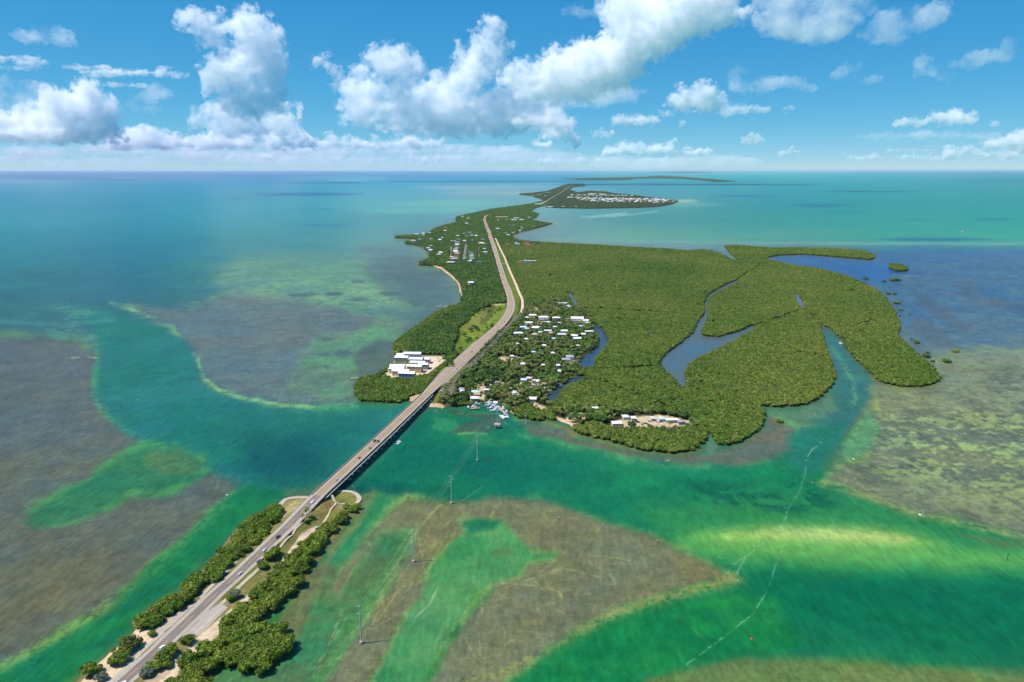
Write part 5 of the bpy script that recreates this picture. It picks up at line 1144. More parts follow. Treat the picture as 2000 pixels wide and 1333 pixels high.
# ------------------------------------------------------------------ poles, wires, marks, boats, docks
WOODP = mat('grey_pole', (.36, .34, .31), .85, .2, noise=.15, scale=1.5)
CONCP = mat('concrete_pole', (.50, .49, .46), .85, .2, noise=.1, scale=1)
PILE = mat('dark_pile', (.10, .08, .06), .9, .2, noise=.2, scale=2)
WIRE = mat('wire', (.25, .25, .25), .6, .3)
PLANK = mat('weathered_planks', s2l((196, 176, 156)) / K_ALB, .9, .2, noise=.2, scale=1.2)
HULL = mat('white_gelcoat', (.74, .75, .75), .25, .5, noise=.03, scale=1, rand=.05)
BLUEC = mat('blue_canvas', (.05, .16, .40), .8, .2, noise=.1, scale=1)
def height_at(p, ytop):
    lo, hi = 0.0, 120.0
    for _ in range(40):
        mid = (lo + hi) / 2
        if Q(p.x, p.y, p.z + mid)[1] > ytop: lo = mid
        else: hi = mid
    return lo
TOPS = {}
def pole(key, bx, by, ty, label, wet=True, foot=1.2, r=.42, m_=CONCP, arms=3, cat='utility pole'):
    p = P(bx, by, 0) if wet else G(bx, by)
    h = height_at(p, ty)
    t = thing('utility_pole', p, R(-12), label, cat)
    MB().tube([(0, 0, -2), (0, 0, h)], r * 1.15, 8, r * .7).build('pole', m_, t)
    if foot: MB().tube([(0, 0, -2), (0, 0, 1.6)], foot, 12).build('footing', M['conc'], t)
    for k in range(arms):
        z = h - .8 - 2.6 * k; s = -1 if k % 2 == 0 else 1
        a_ = MB().box(s * 1.3, 0, z, 2.6, .16, .18).build('arm', m_, t)
        MB().tube([(s * 2.5, 0, z + .05), (s * 2.5, 0, z + .75)], .14, 6).build('insulator', GLASS, a_)
    TOPS[key] = p + Vector((0, 0, h - 1.0))
    return t
pole('a', 706, 1257, 1183, 'tall grey power pole standing in the shallows nearest the bottom')
pole('b', 808.6, 1098, 1035, 'power pole in the water second from the bottom')
pole('c', 882, 984, 929, 'power pole at the edge of the seagrass flat facing the channel')
pole('d', 932.6, 900, 851, 'power pole in the middle of the green channel')
pole('f', 1027.5, 829, 811, 'short pole in the shallows off the mangrove shore', foot=.9, arms=1)
pole('g', 866.6, 786, 751, 'power pole on the shore beside the far bridge end', wet=False, foot=0)
pole('h', 898.6, 755, 723, 'power pole between the highway and the marina trees', wet=False, foot=0)
pole('i', 931, 718, 696, 'power pole beside the frontage road', wet=False, foot=0)
pole('j', 961.4, 678.6, 661, 'power pole where the frontage road bends away', wet=False, foot=0)
pole('k', 988.8, 654, 641, 'power pole among the trees near the row of parked cars', wet=False, foot=0)
pole('l', 692, 963, 948, 'thin pole on the grassy tip under the bridge', wet=False, foot=0, r=.2, m_=WOODP, arms=1)
pole('m', 849.8, 727.5, 718, 'short pole in the hedge left of the highway', wet=False, foot=0, r=.3, m_=WOODP, arms=1)
pole('n', 815, 758, 749, 'short pole in the mangroves left of the far bridge end', wet=False, foot=0, r=.3, m_=WOODP, arms=1)
# pole on a big pile cap off the marina
pe = P(971.7, 836.5, 0); he = height_at(pe, 803.5)
te = thing('utility_pole', pe, R(-12), 'power pole on a square concrete platform off the marina docks', 'utility pole')
MB().tube([(0, 0, 4), (0, 0, he)], .5, 8, .3).build('pole', CONCP, te)
MB().box(0, 0, 4.2, 7.0, 6.0, 2.2).build('platform', M['conc'], te)
for sx in (-2.4, 0, 2.4):
    for sy in (-1.8, 1.8): MB().tube([(sx, sy, -2), (sx, sy, 3.2)], .45, 8).build('leg', M['conc'], te)
for k in range(2): MB().box(0, 0, he - 1 - k * 2.4, 3.0, .16, .18).build('arm', CONCP, te)
TOPS['e'] = pe + Vector((0, 0, he - 1))
# lattice mast of the camp
pm = G(1336.4, 813); hm = height_at(pm, 795)
tm = thing('radio_mast', pm, 0, 'thin lattice radio mast behind the long trailer of the camp', 'mast')
for k in range(3):
    a_ = 2 * math.pi * k / 3; MB().tube([(.5 * math.cos(a_), .5 * math.sin(a_), 0), (.22 * math.cos(a_), .22 * math.sin(a_), hm)], .12, 5).build('leg', M['galv'], tm)
mb = MB()
for k in range(12):
    z = hm * k / 12; a_ = 2 * math.pi * (k % 3) / 3; b_ = a_ + 2.1; q = .5 - .28 * k / 12
    mb.tube([(q * math.cos(a_), q * math.sin(a_), z), (q * math.cos(b_), q * math.sin(b_), z + hm / 12)], .06, 4)
mb.build('bracing', M['galv'], tm)
def span(k0, k1, label, n=3, sag=3.0, drop=0):
    a, b = TOPS[k0], TOPS[k1]; d = (b - a); side = Vector((d.y, -d.x, 0)).normalized()
    t = thing('power_line', a, 0, label, 'power line')
    for i in range(n):
        o_ = side * ((i - (n - 1) / 2) * 2.2); pts = []
        for j in range(13):
            s = j / 12; pts.append(d * s + o_ + Vector((0, 0, -4 * sag * s * (1 - s) - drop - i % 2 * .8)))
        MB().tube(pts, .055, 4).build('wire', WIRE, t)
span('a', 'b', 'wires between the two power poles nearest the bottom')
span('b', 'c', 'wires over the scarred seagrass flat')
span('c', 'd', 'wires over the channel towards the middle pole')
span('d', 'e', 'wires from the middle pole to the platform pole')
span('e', 'f', 'wires from the platform pole to the short shallows pole', 1)
span('g', 'h', 'wires along the marina parking lot'); span('h', 'i', 'wires above the frontage road'); span('i', 'j', 'wires above the junction'); span('j', 'k', 'wires beside the settlement')
span('l', 'g', 'pair of wires running low beside the bridge', 2, 6.0)

# channel marks and floats
def mark(px, py, h, col, label, board=True):
    p = P(px, py, 0); t = thing('channel_marker', p, 0, label, 'channel marker')
    MB().tube([(0, 0, -2), (0, 0, h)], .28, 8, .22).build('pile', PILE, t)
    if board: MB().box(0, -.32, h - .6, 1.4, .1, 1.3).build('board', mat('board_paint', col, .6, .3, noise=.1, scale=2), t)
GRN, RDD, WHT = (.04, .38, .16), (.50, .05, .03), (.7, .7, .7)
for px, py, h, c, l in ((206, 586, 5, GRN, 'piling mark at the head of the winding channel on the left'), (231, 625, 5, RDD, 'piling mark on the left rim of the winding channel'), (295.5, 620, 5, GRN, 'piling mark on the right rim near the head of the winding channel'), (401, 766, 5, RDD, 'piling mark under the pale rim of the winding channel'), (236, 796, 5, GRN, 'piling mark by itself in the lower winding channel'), (140.5, 593, 5, RDD, 'leftmost piling mark in the pale patches'),
        (936, 952, 5, GRN, 'dark piling in the channel right of the third power pole'), (957, 906, 4, RDD, 'dark piling right of the middle power pole'), (1967, 1095, 6, GRN, 'green mark at the right edge on the pale bar'), (1092, 1016, 3.5, WHT, 'white sign piling at the top of the scarred flat'), (1284, 1062, 3.5, WHT, 'white sign piling at the right rim of the scarred flat'), (797, 973, 3.5, WHT, 'white sign piling off the grassy bridge tip'), (1522, 909, 3, GRN, 'green float mark off the mangrove bay')):
    mark(px, py, h, c, l)
def buoy(px, py, r, col, label):
    t = thing('buoy', P(px, py, 0), 0, label, 'buoy')
    bm = bmesh.new(); bmesh.ops.create_uvsphere(bm, u_segments=12, v_segments=8, radius=r)
    for v_ in bm.verts:
        v_.co.z *= .8
        if v_.co.z > 0: v_.co.x *= 1 - .3 * v_.co.z / r; v_.co.y *= 1 - .3 * v_.co.z / r
    me_ = bpy.data.meshes.new('float'); bm.to_mesh(me_); bm.free()
    part('float', me_, mat('float_paint', col, .4, .4, noise=.05, scale=2), t)
    MB().tube([(0, 0, r * .6), (0, 0, r * 2.2)], r * .18, 6).build('staff', PILE, t)
for px, py, r, c, l in ((1442, 1134, 1.1, GRN, 'green buoy at the tip of the scarred flat'), (1468, 1248, .9, RDD, 'red buoy in the deep green water at the lower right'), (1586, 943, .9, RDD, 'red buoy at the corner of the pale flat'), (1797, 1006, 1.2, WHT, 'white float at the rim of the pale flat'), (1667, 897, 1.0, WHT, 'white float on the pale flat'), (444, 967, 1.0, WHT, 'white float on the left seagrass flat'), (851, 803, .7, WHT, 'white mooring float left of the far shore poles'), (863, 799, .7, WHT, 'white mooring float by the rocky tip'), (1697, 785, .9, RDD, 'small red float off the wooded point'), (953, 835, .6, WHT, 'white mooring float left of the platform pole')):
    buoy(px, py, r, c, l)

# boats
def hull_mesh(L, W, h, fl=.25):
    rings = []
    for t_, w_, sh in ((0, .86, 0), (.2, .97, 0), (.5, 1.0, .02), (.75, .80, .08), (.92, .40, .16), (1.0, .04, .22)):
        x = -L / 2 + L * t_; w = W / 2 * w_; top = h + h * sh
        rings.append([(x, -w * .72, -.3), (x, w * .72, -.3), (x, w, top * .6), (x, w, top), (x, -w, top), (x, -w, top * .6)])
    return MB().prism(None, rings)
def boat(label, p, rot, L, W, kind='open', group=None, canopy=HULL):
    t = thing('boat', p, rot, label, 'boat', group)
    h = .9 if L < 9 else 1.5
    hull_mesh(L, W, h).build('hull', HULL, t)
    if kind == 'open':
        MB().box(-.05 * L, 0, h + .45, 1.0, .9, .9).build('console', HULL, t)
        MB().box(-.08 * L, 0, h + 1.9, L * .30, W * .8, .12).build('canopy', canopy, t)
        mb = MB()
        for sx in (-.2 * L, .05 * L):
            for s in (-1, 1): mb.tube([(sx, s * W * .32, h), (sx, s * W * .32, h + 1.9)], .05, 5)
        mb.build('canopy_frame', M['galv'], t)
        MB().box(-L * .52, 0, h * .6 + .3, .6, .7, 1.3, taper=.7).build('outboard_motor', RUBBER, t)
    else:
        MB().prism(None, [[(-L * .32, -W * .38, h), (L * .18, -W * .34, h), (L * .18, W * .34, h), (-L * .32, W * .38, h)], [(-L * .28, -W * .32, h + 1.5), (L * .06, -W * .28, h + 1.5), (L * .06, W * .28, h + 1.5), (-L * .28, W * .32, h + 1.5)]]).build('cabin', HULL, t)
        MB().box(-L * .10, 0, h + .9, L * .33, W * .72, .5).build('windows', GLASS, t)
        f = MB().box(-L * .14, 0, h + 1.75, L * .26, W * .6, .5).build('flybridge', HULL, t)
        MB().box(-L * .16, 0, h + 3.4, L * .22, W * .55, .12).build('canopy', canopy, f)
        MB().box(L * .30, 0, h + .12, L * .22, W * .45, .25).build('foredeck', PLANK, t)
    return t
def wpos(px, py): return P(px, py, 0)
boat('white open boat motoring in the channel right of the bridge', wpos(779, 866.5), R(70), 8, 2.9)
for a, b, L, r_, l, kd in ((768, 588, 11, 200, 'white motor boat moored farthest in on the long dock', 'cabin'), (772, 618, 11, 196, 'white motor boat second along the long dock', 'cabin'), (800, 656, 11, 196, 'white motor boat third along the long dock', 'cabin'), (850, 686, 14, 192, 'largest white motor boat on the left of the long dock', 'cabin'), (838, 640, 10, 196, 'white motor boat tucked close to the long dock', 'cabin'), (952, 660, 9, 100, 'white boat moored on the right side of the long dock', 'open'),
        (996, 700, 7, 110, 'small white boat near the tip of the long dock', 'open'), (498, 640, 8, 100, 'small boat with a blue canopy at the left end of the T dock', 'open'), (608, 608, 9, 5, 'white boat inside the arm of the T dock', 'open'), (572, 640, 8, 5, 'white boat lying along the T dock head', 'open')):
    px, py = Z66(a, b); boat(l, wpos(px, py), R(r_), L, L * .33, kd, canopy=BLUEC if 'blue' in l else HULL)
for a, b, L, r_, l in ((1640, 338, 17, -6, 'big white yacht with a flybridge in the marina creek, upper one'), (1650, 362, 15, -8, 'white yacht alongside the upper yacht in the creek'), (1500, 432, 18, -4, 'big white yacht in the marina creek, lower one'), (1480, 395, 14, -6, 'white yacht behind the lower yacht in the creek'), (1765, 262, 8, 10, 'small white boat at the head of the marina creek')):
    px, py = Z66(a, b); boat(l, wpos(px, py), R(r_), L, L * .3, 'cabin')
# catamaran at the dock tip
pc = wpos(*Z66(962, 766)); cat_ = thing('catamaran', pc, R(115), 'white catamaran with a blue cover at the tip of the long dock', 'boat')
for s in (-1, 1):
    hm_ = MB(); rings = []
    for t_, w_ in ((0, .8), (.3, 1), (.7, .9), (1, .1)):
        x = -7 + 14 * t_; rings.append([(x, s * 3.0 - w_ * .9, -.3), (x, s * 3.0 + w_ * .9, -.3), (x, s * 3.0 + w_ * 1.0, 1.3), (x, s * 3.0 - w_ * 1.0, 1.3)])
    hm_.prism(None, rings).build('hull', HULL, cat_)
MB().box(-1.5, 0, 1.35, 9.5, 5.6, .35).build('deck', HULL, cat_)
MB().box(-1.0, 0, 1.9, 4.0, 3.6, .9, taper=.8).build('cabin', HULL, cat_)
MB().box(-1.2, 0, 2.6, 3.2, 2.8, .25).build('cover', BLUEC, cat_)
# far boats
for px, py, L, r_, l in ((1134, 425.3, 12, 172, 'first white speed boat leading its wake in the lagoon beyond the wood'), (1149, 427.6, 12, 168, 'white speed boat in the lagoon with the lowest wake'), (1185, 424.3, 12, 170, 'white speed boat in the lagoon farthest right'), (1094, 438.4, 10, -25, 'white boat leaving the wooded spit with a short wake'), (1206, 412.4, 12, 0, 'white boat lying alone off the far key'), (1212, 371.7, 16, 0, 'white boat far out beyond the far key'),
        (1882, 453, 22, 0, 'white motor yacht on the turquoise water at the right'), (1642, 672, 9, 110, 'white boat at the edge of the right channel'), (888, 547, 8, 10, 'small boat moored off the curved beach'), (1373, 822, 6, 60, 'small white boat beside the narrow creek'), (857, 600, 8, 20, 'small white boat moored off the bushy west shore'), (862, 598.6, 8, 10, 'second small boat moored off the bushy west shore'), (896, 558.5, 7, 30, 'small boat close to the lower beach pier')):
    boat(l, wpos(px, py), R(r_), L, L * .32, 'cabin' if L > 11 else 'open')
ps = wpos(1854, 458); sb = thing('sailboat', ps, R(20), 'small sailing boat left of the white motor yacht', 'boat')
hull_mesh(11, 3.2, 1.2).build('hull', HULL, sb); MB().tube([(0, 0, 1), (0, 0, 14)], .12, 6).build('mast', CONCP, sb)
MB().poly([(-.3, 0, 2.2), (-4.8, 0, 2.2), (-.3, 0, 13.2)]).poly([(-.3, .05, 13.2), (-4.8, .05, 2.2), (-.3, .05, 2.2)]).build('sail', HULL, sb)
pk = wpos(1304, 900); kt = thing('kayak', pk, R(5), 'yellow kayak on the green water below the mangrove lobe', 'kayak')
MB().prism(None, [[(x, -w, 0), (x, w, 0), (x, w * .7, .4), (x, -w * .7, .4)] for x, w in ((-2.4, .05), (-1.5, .42), (0, .5), (1.5, .42), (2.4, .05))]).build('hull', mat('yellow_plastic', (.75, .55, .03), .4, .4, noise=.05, scale=2), kt)
MB().box(-.2, 0, .42, 1.1, .5, .06).build('cockpit', RUBBER, kt)
# docks and piers
def dock(label, pts, w, z=1.3, m_=PLANK):
    q = [P(x, y, z) for x, y in pts]; p0 = Vector((q[0].x, q[0].y, 0)); t = thing('dock', p0, 0, label, 'dock')
    L = np.array([tuple(p - p0) for p in q]); L2_ = []
    for a, b in zip(L[:-1], L[1:]):
        n = max(2, int(np.linalg.norm(b - a) / 4))
        L2_ += [a + (b - a) * k / n for k in range(n)]
    L2_.append(L[-1]); L2_ = np.array(L2_)
    part('deck', rail_mesh('deck', L2_, -w / 2, w / 2, -.25, 0), m_, t)
    N_ = normals2(L2_)
    for i in range(0, len(L2_), 2):
        for s in (-1, 1):
            x, y = L2_[i][0] + N_[i][0] * s * w / 2, L2_[i][1] + N_[i][1] * s * w / 2
            MB().tube([(x, y, -2), (x, y, z + .9)], .18, 6).build('pile', PILE, t)
    return t
dock('plank dock running out from the marina bar to the T head', [Z66(528, 555), Z66(560, 610), Z66(592, 648)], 3.2)
dock('cross head of the T dock at the marina', [Z66(520, 658), Z66(648, 646)], 3.2, 1.34)
dock('long plank dock with motor boats on both sides', [Z66(842, 582), Z66(900, 640), Z66(960, 700), Z66(1008, 752)], 3.6)
dock('short plank dock along the marina waterfront', [Z66(350, 588), Z66(420, 580), Z66(520, 576)], 4.5, 1.3, M['conc'])
dock('little plank dock on the canal bank of the settlement', [Z7(1540, 985), Z7(1575, 965), Z7(1640, 968)], 2.4)
dock('grey pier head and walk beside the mangrove corner of the white complex', [(684, 739.5), (700, 738), (716, 736.5), (736, 735)], 3.6, 1.4, M['conc'])
dock('long thin pier off the curved beach', [(860, 559.3), (878, 559), (893, 558.4)], 2.2)
dock('pier with a shelter off the lower beach', [(879, 584), (888, 583.6), (898, 583.6)], 2.2)
dock('pier off the north west shore of the long key', [(865, 428), (880, 428.4), (893, 430)], 5)
dock('broken pier off the western bay of the long key', [(806, 513.6), (815, 514.6), (824, 515.6)], 3)
# sea wall of the white complex
sw = [(735, 735.5), (744, 731), (754, 723), (764, 714), (772, 706), (777, 698)]
Ls, _ = smooth_line([tuple(P(x, y, 1.2)) for x, y in sw], 50)
p0 = Vector((Ls[0][0], Ls[0][1], 0)); swt = thing('sea_wall', p0, 0, 'pale concrete sea wall curving along the white complex', 'sea wall')
part('wall', rail_mesh('wall', loc_line(Ls, p0), -.9, .9, -2.5, .35), M['conc'], swt); part('cap', rail_mesh('cap', loc_line(Ls, p0), -1.2, 1.2, .36, .62), M['path'], swt)
# boats on trailers and clutter of the marina yard
rgc = np.random.default_rng(21)
for k in range(34):
    a, b = ((rgc.uniform(520, 960), rgc.uniform(300, 350)), (rgc.uniform(1050, 1150), rgc.uniform(350, 520)), (rgc.uniform(1330, 1420), rgc.uniform(300, 380)))[0 if k < 20 else (1 if k < 28 else 2)]
    px, py = Z66(a, b); p = G(px, py); p.z += .05
    if k % 3 == 0: add_car(('suv', 'pickup', 'car')[k % 9 // 3], ('white', 'silver', 'charcoal')[k % 9 // 3], (WHITE, SILVER, GREYC)[k % 9 // 3], p, rgc.uniform(0, 3), 'vehicle parked in the crowded marina yard among the trees', 'vehicles in the marina yard')
    else:
        p.z += .8; boat('small white boat stored on land in the crowded marina yard', p, rgc.uniform(0, 3.1), 6.5, 2.3, 'open', 'boats stored in the marina yard')
# ------------------------------------------------------------------ vegetation
def foliage(name, c, c2, rand=.22, patch=.02):
    m_ = bpy.data.materials.new(name); m_.use_nodes = True; t = m_.node_tree; b_ = t.nodes['Principled BSDF']
    b_.inputs['Roughness'].default_value = .55; b_.inputs['Specular IOR Level'].default_value = .25
    g_ = t.nodes.new('ShaderNodeNewGeometry'); n_ = t.nodes.new('ShaderNodeTexNoise'); n_.inputs['Scale'].default_value = patch; n_.inputs['Detail'].default_value = 4
    t.links.new(g_.outputs['Position'], n_.inputs['Vector'])
    oi = t.nodes.new('ShaderNodeObjectInfo')
    ad = t.nodes.new('ShaderNodeMath'); ad.operation = 'MULTIPLY_ADD'; ad.inputs[1].default_value = .45
    t.links.new(oi.outputs['Random'], ad.inputs[0]); t.links.new(n_.outputs['Fac'], ad.inputs[2])
    r_ = t.nodes.new('ShaderNodeMapRange'); r_.inputs['From Min'].default_value = .45; r_.inputs['From Max'].default_value = 1.0
    t.links.new(ad.outputs[0], r_.inputs['Value'])
    mx = t.nodes.new('ShaderNodeMix'); mx.data_type = 'RGBA'; mx.inputs['A'].default_value = (*c, 1); mx.inputs['B'].default_value = (*c2, 1)
    t.links.new(r_.outputs[0], mx.inputs['Factor'])
    a_ = t.nodes.new('ShaderNodeAttribute'); a_.attribute_name = 'tint'
    s1 = t.nodes.new('ShaderNodeVectorMath'); s1.operation = 'MULTIPLY'
    t.links.new(mx.outputs['Result'], s1.inputs[0]); t.links.new(a_.outputs['Color'], s1.inputs[1])
    mr = t.nodes.new('ShaderNodeMapRange'); mr.inputs['To Min'].default_value = 1 - rand; mr.inputs['To Max'].default_value = 1 + rand
    m5 = t.nodes.new('ShaderNodeMath'); m5.operation = 'FRACT'; m6 = t.nodes.new('ShaderNodeMath'); m6.operation = 'MULTIPLY'; m6.inputs[1].default_value = 37.7
    t.links.new(oi.outputs['Random'], m6.inputs[0]); t.links.new(m6.outputs[0], m5.inputs[0]); t.links.new(m5.outputs[0], mr.inputs['Value'])
    s2 = t.nodes.new('ShaderNodeVectorMath'); s2.operation = 'SCALE'
    t.links.new(s1.outputs[0], s2.inputs[0]); t.links.new(mr.outputs[0], s2.inputs['Scale'])
    t.links.new(s2.outputs[0], b_.inputs['Base Color'])
    tr = t.nodes.new('ShaderNodeBsdfTranslucent'); ms = t.nodes.new('ShaderNodeMixShader'); ms.inputs[0].default_value = .22
    t.links.new(s2.outputs[0], tr.inputs['Color']); t.links.new(b_.outputs[0], ms.inputs[1]); t.links.new(tr.outputs[0], ms.inputs[2])
    t.links.new(ms.outputs[0], t.nodes['Material Output'].inputs['Surface'])
    return m_
FOL_MAN = foliage('mangrove_leaves', (.080, .170, .013), (.225, .255, .042), patch=.0036)
FOL_MAN2 = foliage('causeway_leaves', (.105, .185, .014), (.20, .25, .028), patch=.05)
FOL_BRD = foliage('broad_leaves', (.048, .125, .020), (.145, .225, .030), rand=.35)
FOL_PALM = foliage('palm_leaves', (.085, .155, .028), (.19, .23, .05), patch=.05)
FOL_FAR = foliage('far_leaves', (.065, .115, .035), (.10, .145, .05))
FOL_GREY = foliage('silver_leaves', (.14, .17, .11), (.20, .22, .15))
FOL_DEAD = foliage('thin_leaves', (.15, .155, .085), (.21, .20, .12))
FOL_RED = foliage('flowering_leaves', (.075, .115, .02), (.12, .10, .03))
BARK = mat('bark', (.16, .12, .09), .9, .1, noise=.25, scale=3)
def crown_mesh(name, seed, lobes, nleaf, size, m_, zmin=.4):
    rg = np.random.default_rng(seed)
    lobes = np.array(lobes, float)
    w = (lobes[:, 3] ** 2); w /= w.sum()
    k = rg.choice(len(lobes), nleaf, p=w)
    d = rg.normal(size=(nleaf, 3)); d[:, 2] = d[:, 2] * .8 + .25; d /= np.linalg.norm(d, axis=1)[:, None]
    rr = lobes[k, 3][:, None] * np.array([1, 1, .8]) * rg.uniform(.82, 1.12, (nleaf, 1))
    c = lobes[k, :3] + d * rr; c[:, 2] = np.maximum(c[:, 2], zmin)
    nrm = d * .75 + rg.normal(size=(nleaf, 3)) * .5; nrm /= np.linalg.norm(nrm, axis=1)[:, None]
    t1 = np.cross(nrm, rg.normal(size=(nleaf, 3))); t1 /= np.linalg.norm(t1, axis=1)[:, None]; t2 = np.cross(nrm, t1)
    s = size * rg.uniform(.6, 1.35, (nleaf, 1))
    V_ = np.stack([c - t1 * s - t2 * s * .6, c + t1 * s * .7 - t2 * s * .8, c + t1 * s + t2 * s * .7 + nrm * s * .25, c - t1 * s * .6 + t2 * s * .9 + nrm * s * .2], 1).reshape(-1, 3)
    Fq = np.arange(nleaf * 4).reshape(-1, 4)
    tint = np.repeat(np.clip(rg.normal(1.0, .22, (nleaf, 1)) * np.array([[1, 1, 1]]) * (1 + rg.normal(0, .1, (nleaf, 3))), .45, 1.7), 4, 0)
    V0, F0 = ico(2)
    F3 = []; n = len(V_)
    Vl = [V_]; Tl = [tint]; tri = []
    for (x, y, z, r) in lobes:
        jit = 1 + rg.normal(0, .09, (len(V0), 1))
        q = V0 * jit * np.array([r, r, r * .8]) * .74 + np.array([x, y, z]); q[:, 2] = np.maximum(q[:, 2], zmin)
        Vl.append(q); tri.append(F0 + n); n += len(q); Tl.append(np.clip(rg.normal(1, .15, (len(q), 1)), .6, 1.4) * np.ones((1, 3)))
    V_ = np.concatenate(Vl); tint = np.concatenate(Tl)
    me_ = bpy.data.meshes.new(name)
    loops = np.concatenate([Fq.ravel(), np.concatenate(tri).ravel()]).astype(np.int32)
    nq, nt_ = len(Fq), sum(len(a) for a in tri)
    ls = np.concatenate([np.arange(nq) * 4, nq * 4 + np.arange(nt_) * 3]).astype(np.int32)
    me_.vertices.add(len(V_)); me_.vertices.foreach_set('co', V_.astype(np.float32).ravel())
    me_.loops.add(len(loops)); me_.loops.foreach_set('vertex_index', loops)
    me_.polygons.add(nq + nt_); me_.polygons.foreach_set('loop_start', ls)
    me_.update(calc_edges=True)
    set_attr(me_, 'tint', tint)
    me_.materials.append(m_)
    return me_
def lobes_of(seed, R_, z0, z1, n, r0, r1):
    rg = np.random.default_rng(seed); out = [(0, 0, (z0 + z1) / 2 + .3, r1)]
    for i in range(n):
        a = 2 * math.pi * (i + rg.uniform(0, .6)) / n; d = R_ * rg.uniform(.4, .75)
        out.append((d * math.cos(a), d * math.sin(a), rg.uniform(z0, z1), rg.uniform(r0, r1)))
    return out
def trunk_mesh(seed, h, r, spread, limbs=4):
    rg = np.random.default_rng(seed); mb = MB()
    mb.tube([(0, 0, -.4), (.1, .05, h * .4), (0, .1, h)], r, 7, r * .45)
    for i in range(limbs):
        a = 2 * math.pi * (i + rg.uniform(0, .5)) / limbs; c, s = math.cos(a), math.sin(a)
        mb.tube([(0, 0, h * .35), (c * spread * .5, s * spread * .5, h * .75), (c * spread, s * spread, h * 1.15)], r * .5, 5, r * .18)
    return mb.mesh('trunk')
def root_mesh(seed, h, spread):
    rg = np.random.default_rng(seed); mb = MB().tube([(0, 0, .8), (0, .1, h)], .22, 6, .12)
    for i in range(7):
        a = 2 * math.pi * i / 7 + rg.uniform(0, .4); c, s = math.cos(a), math.sin(a); q = spread * rg.uniform(.6, 1)
        mb.tube([(0, 0, 1.3), (c * q * .6, s * q * .6, 1.0), (c * q, s * q, -.6)], .09, 4, .06)
    for i in range(4):
        a = 2 * math.pi * i / 4; mb.tube([(0, 0, h * .4), (math.cos(a) * spread * .7, math.sin(a) * spread * .7, h)], .12, 4, .05)
    return mb.mesh('trunk')
MAN = [crown_mesh('crown', 100 + i, lobes_of(i, 3.7, 1.5, 3.8, 8, .95, 2.1), 800, .31, FOL_MAN2, .5) for i in range(6)]
MAN_T = [root_mesh(i, 3.2, 2.2) for i in range(3)]
BRD = [crown_mesh('crown', 200 + i, lobes_of(20 + i, 3.6, 2.8, 5.3, 7, 1.1, 2.3), 420, .42, FOL_BRD, 1.2) for i in range(5)]
BRD_T = [trunk_mesh(i, 4.2, .28, 2.0) for i in range(3)]
def palm_crown(seed):
    rg = np.random.default_rng(seed); V_, Fq, T_ = [], [], []
    for i in range(15):
        a = 2 * math.pi * i / 15 + rg.uniform(-.15, .15); el = rg.uniform(-.25, .9); Lf = rg.uniform(2.6, 3.6)
        c, s = math.cos(a), math.sin(a); side = np.array([-s, c, 0]); n0 = len(V_); tt = np.clip(rg.normal(1, .2), .5, 1.5) * np.array([1 + rg.uniform(0, .35), 1, 1])
        pos = np.array([0, 0, 0.0]); e = el
        for k in range(6):
            w = .62 * math.sin(math.pi * min(.97, (k + .6) / 6)) ; dz = np.array([0, 0, -w * .45])
            V_ += [pos + side * w + dz, pos.copy(), pos - side * w + dz]; T_ += [tt] * 3
            if k:
                b0 = n0 + (k - 1) * 3
                Fq += [(b0, b0 + 1, b0 + 4, b0 + 3), (b0 + 1, b0 + 2, b0 + 5, b0 + 4)]
            pos = pos + np.array([c * math.cos(e), s * math.cos(e), math.sin(e)]) * Lf / 5; e -= .34
    me_ = np_mesh('crown', np.array(V_), np.array(Fq), False); set_attr(me_, 'tint', np.array(T_)); me_.materials.append(FOL_PALM); return me_
PALM = [palm_crown(i) for i in range(5)]
PALM_T = [MB().tube([(0, 0, -.4), (.25, .1, 2.5), (.6, .1, 5.0), (.8, 0, 7.4)], .22, 7, .13).mesh('trunk') for _ in range(1)]
for m_ in MAN_T + BRD_T + PALM_T: m_.materials.append(BARK)
rgv = np.random.default_rng(77)
def tree(name, label, p, kind, s, group=None, sxy=1.0, fol=None, cat='tree'):
    t = thing(name, p, rgv.uniform(0, 6.28), label, cat, group)
    t.scale = (s * sxy, s * sxy, s)
    if kind == 'man': c, tr, z = MAN[rgv.integers(len(MAN))], MAN_T[rgv.integers(3)], 0
    elif kind == 'brd': c, tr, z = BRD[rgv.integers(len(BRD))], BRD_T[rgv.integers(3)], 0
    else: c, tr, z = PALM[rgv.integers(len(PALM))], PALM_T[0], 7.4
    o = part('crown', c, None, t)
    if kind == 'palm': o.location = (.8, 0, z)
    if fol is not None: o.material_slots[0].link = 'OBJECT'; o.material_slots[0].material = fol
    part('trunk', tr, None, t)
    return t
def poisson_in(poly, sp, z=2.5, jitter=.42):
    """spots inside a traced outline, hexagonal with jitter"""
    pw = np.array([tuple(P(x, y, z))[:2] for x, y in poly]); x0, y0 = pw.min(0); x1, y1 = pw.max(0)
    xs, ys = np.arange(x0, x1 + sp, sp), np.arange(y0, y1 + sp, sp * .87)
    gx, gy = np.meshgrid(xs, ys); gx = gx + (np.arange(len(ys)) % 2)[:, None] * sp / 2
    gx = gx + rgv.uniform(-jitter, jitter, gx.shape) * sp; gy = gy + rgv.uniform(-jitter, jitter, gy.shape) * sp
    gx, gy = gx.ravel(), gy.ravel()
    px, py = Q(gx, gy, z)
    keep = poly_sd(px, py, poly) > 0
    return gx[keep], gy[keep]
HEDGE_L = [(266, 1214), (311, 1181), (357, 1150), (382, 1124), (430, 1078), (441, 1070), (480, 1017), (529, 989), (551, 989), (555, 1004), (526, 1032), (506, 1054), (463, 1087), (430, 1124), (387, 1156), (344, 1190), (304, 1222), (268, 1228)]
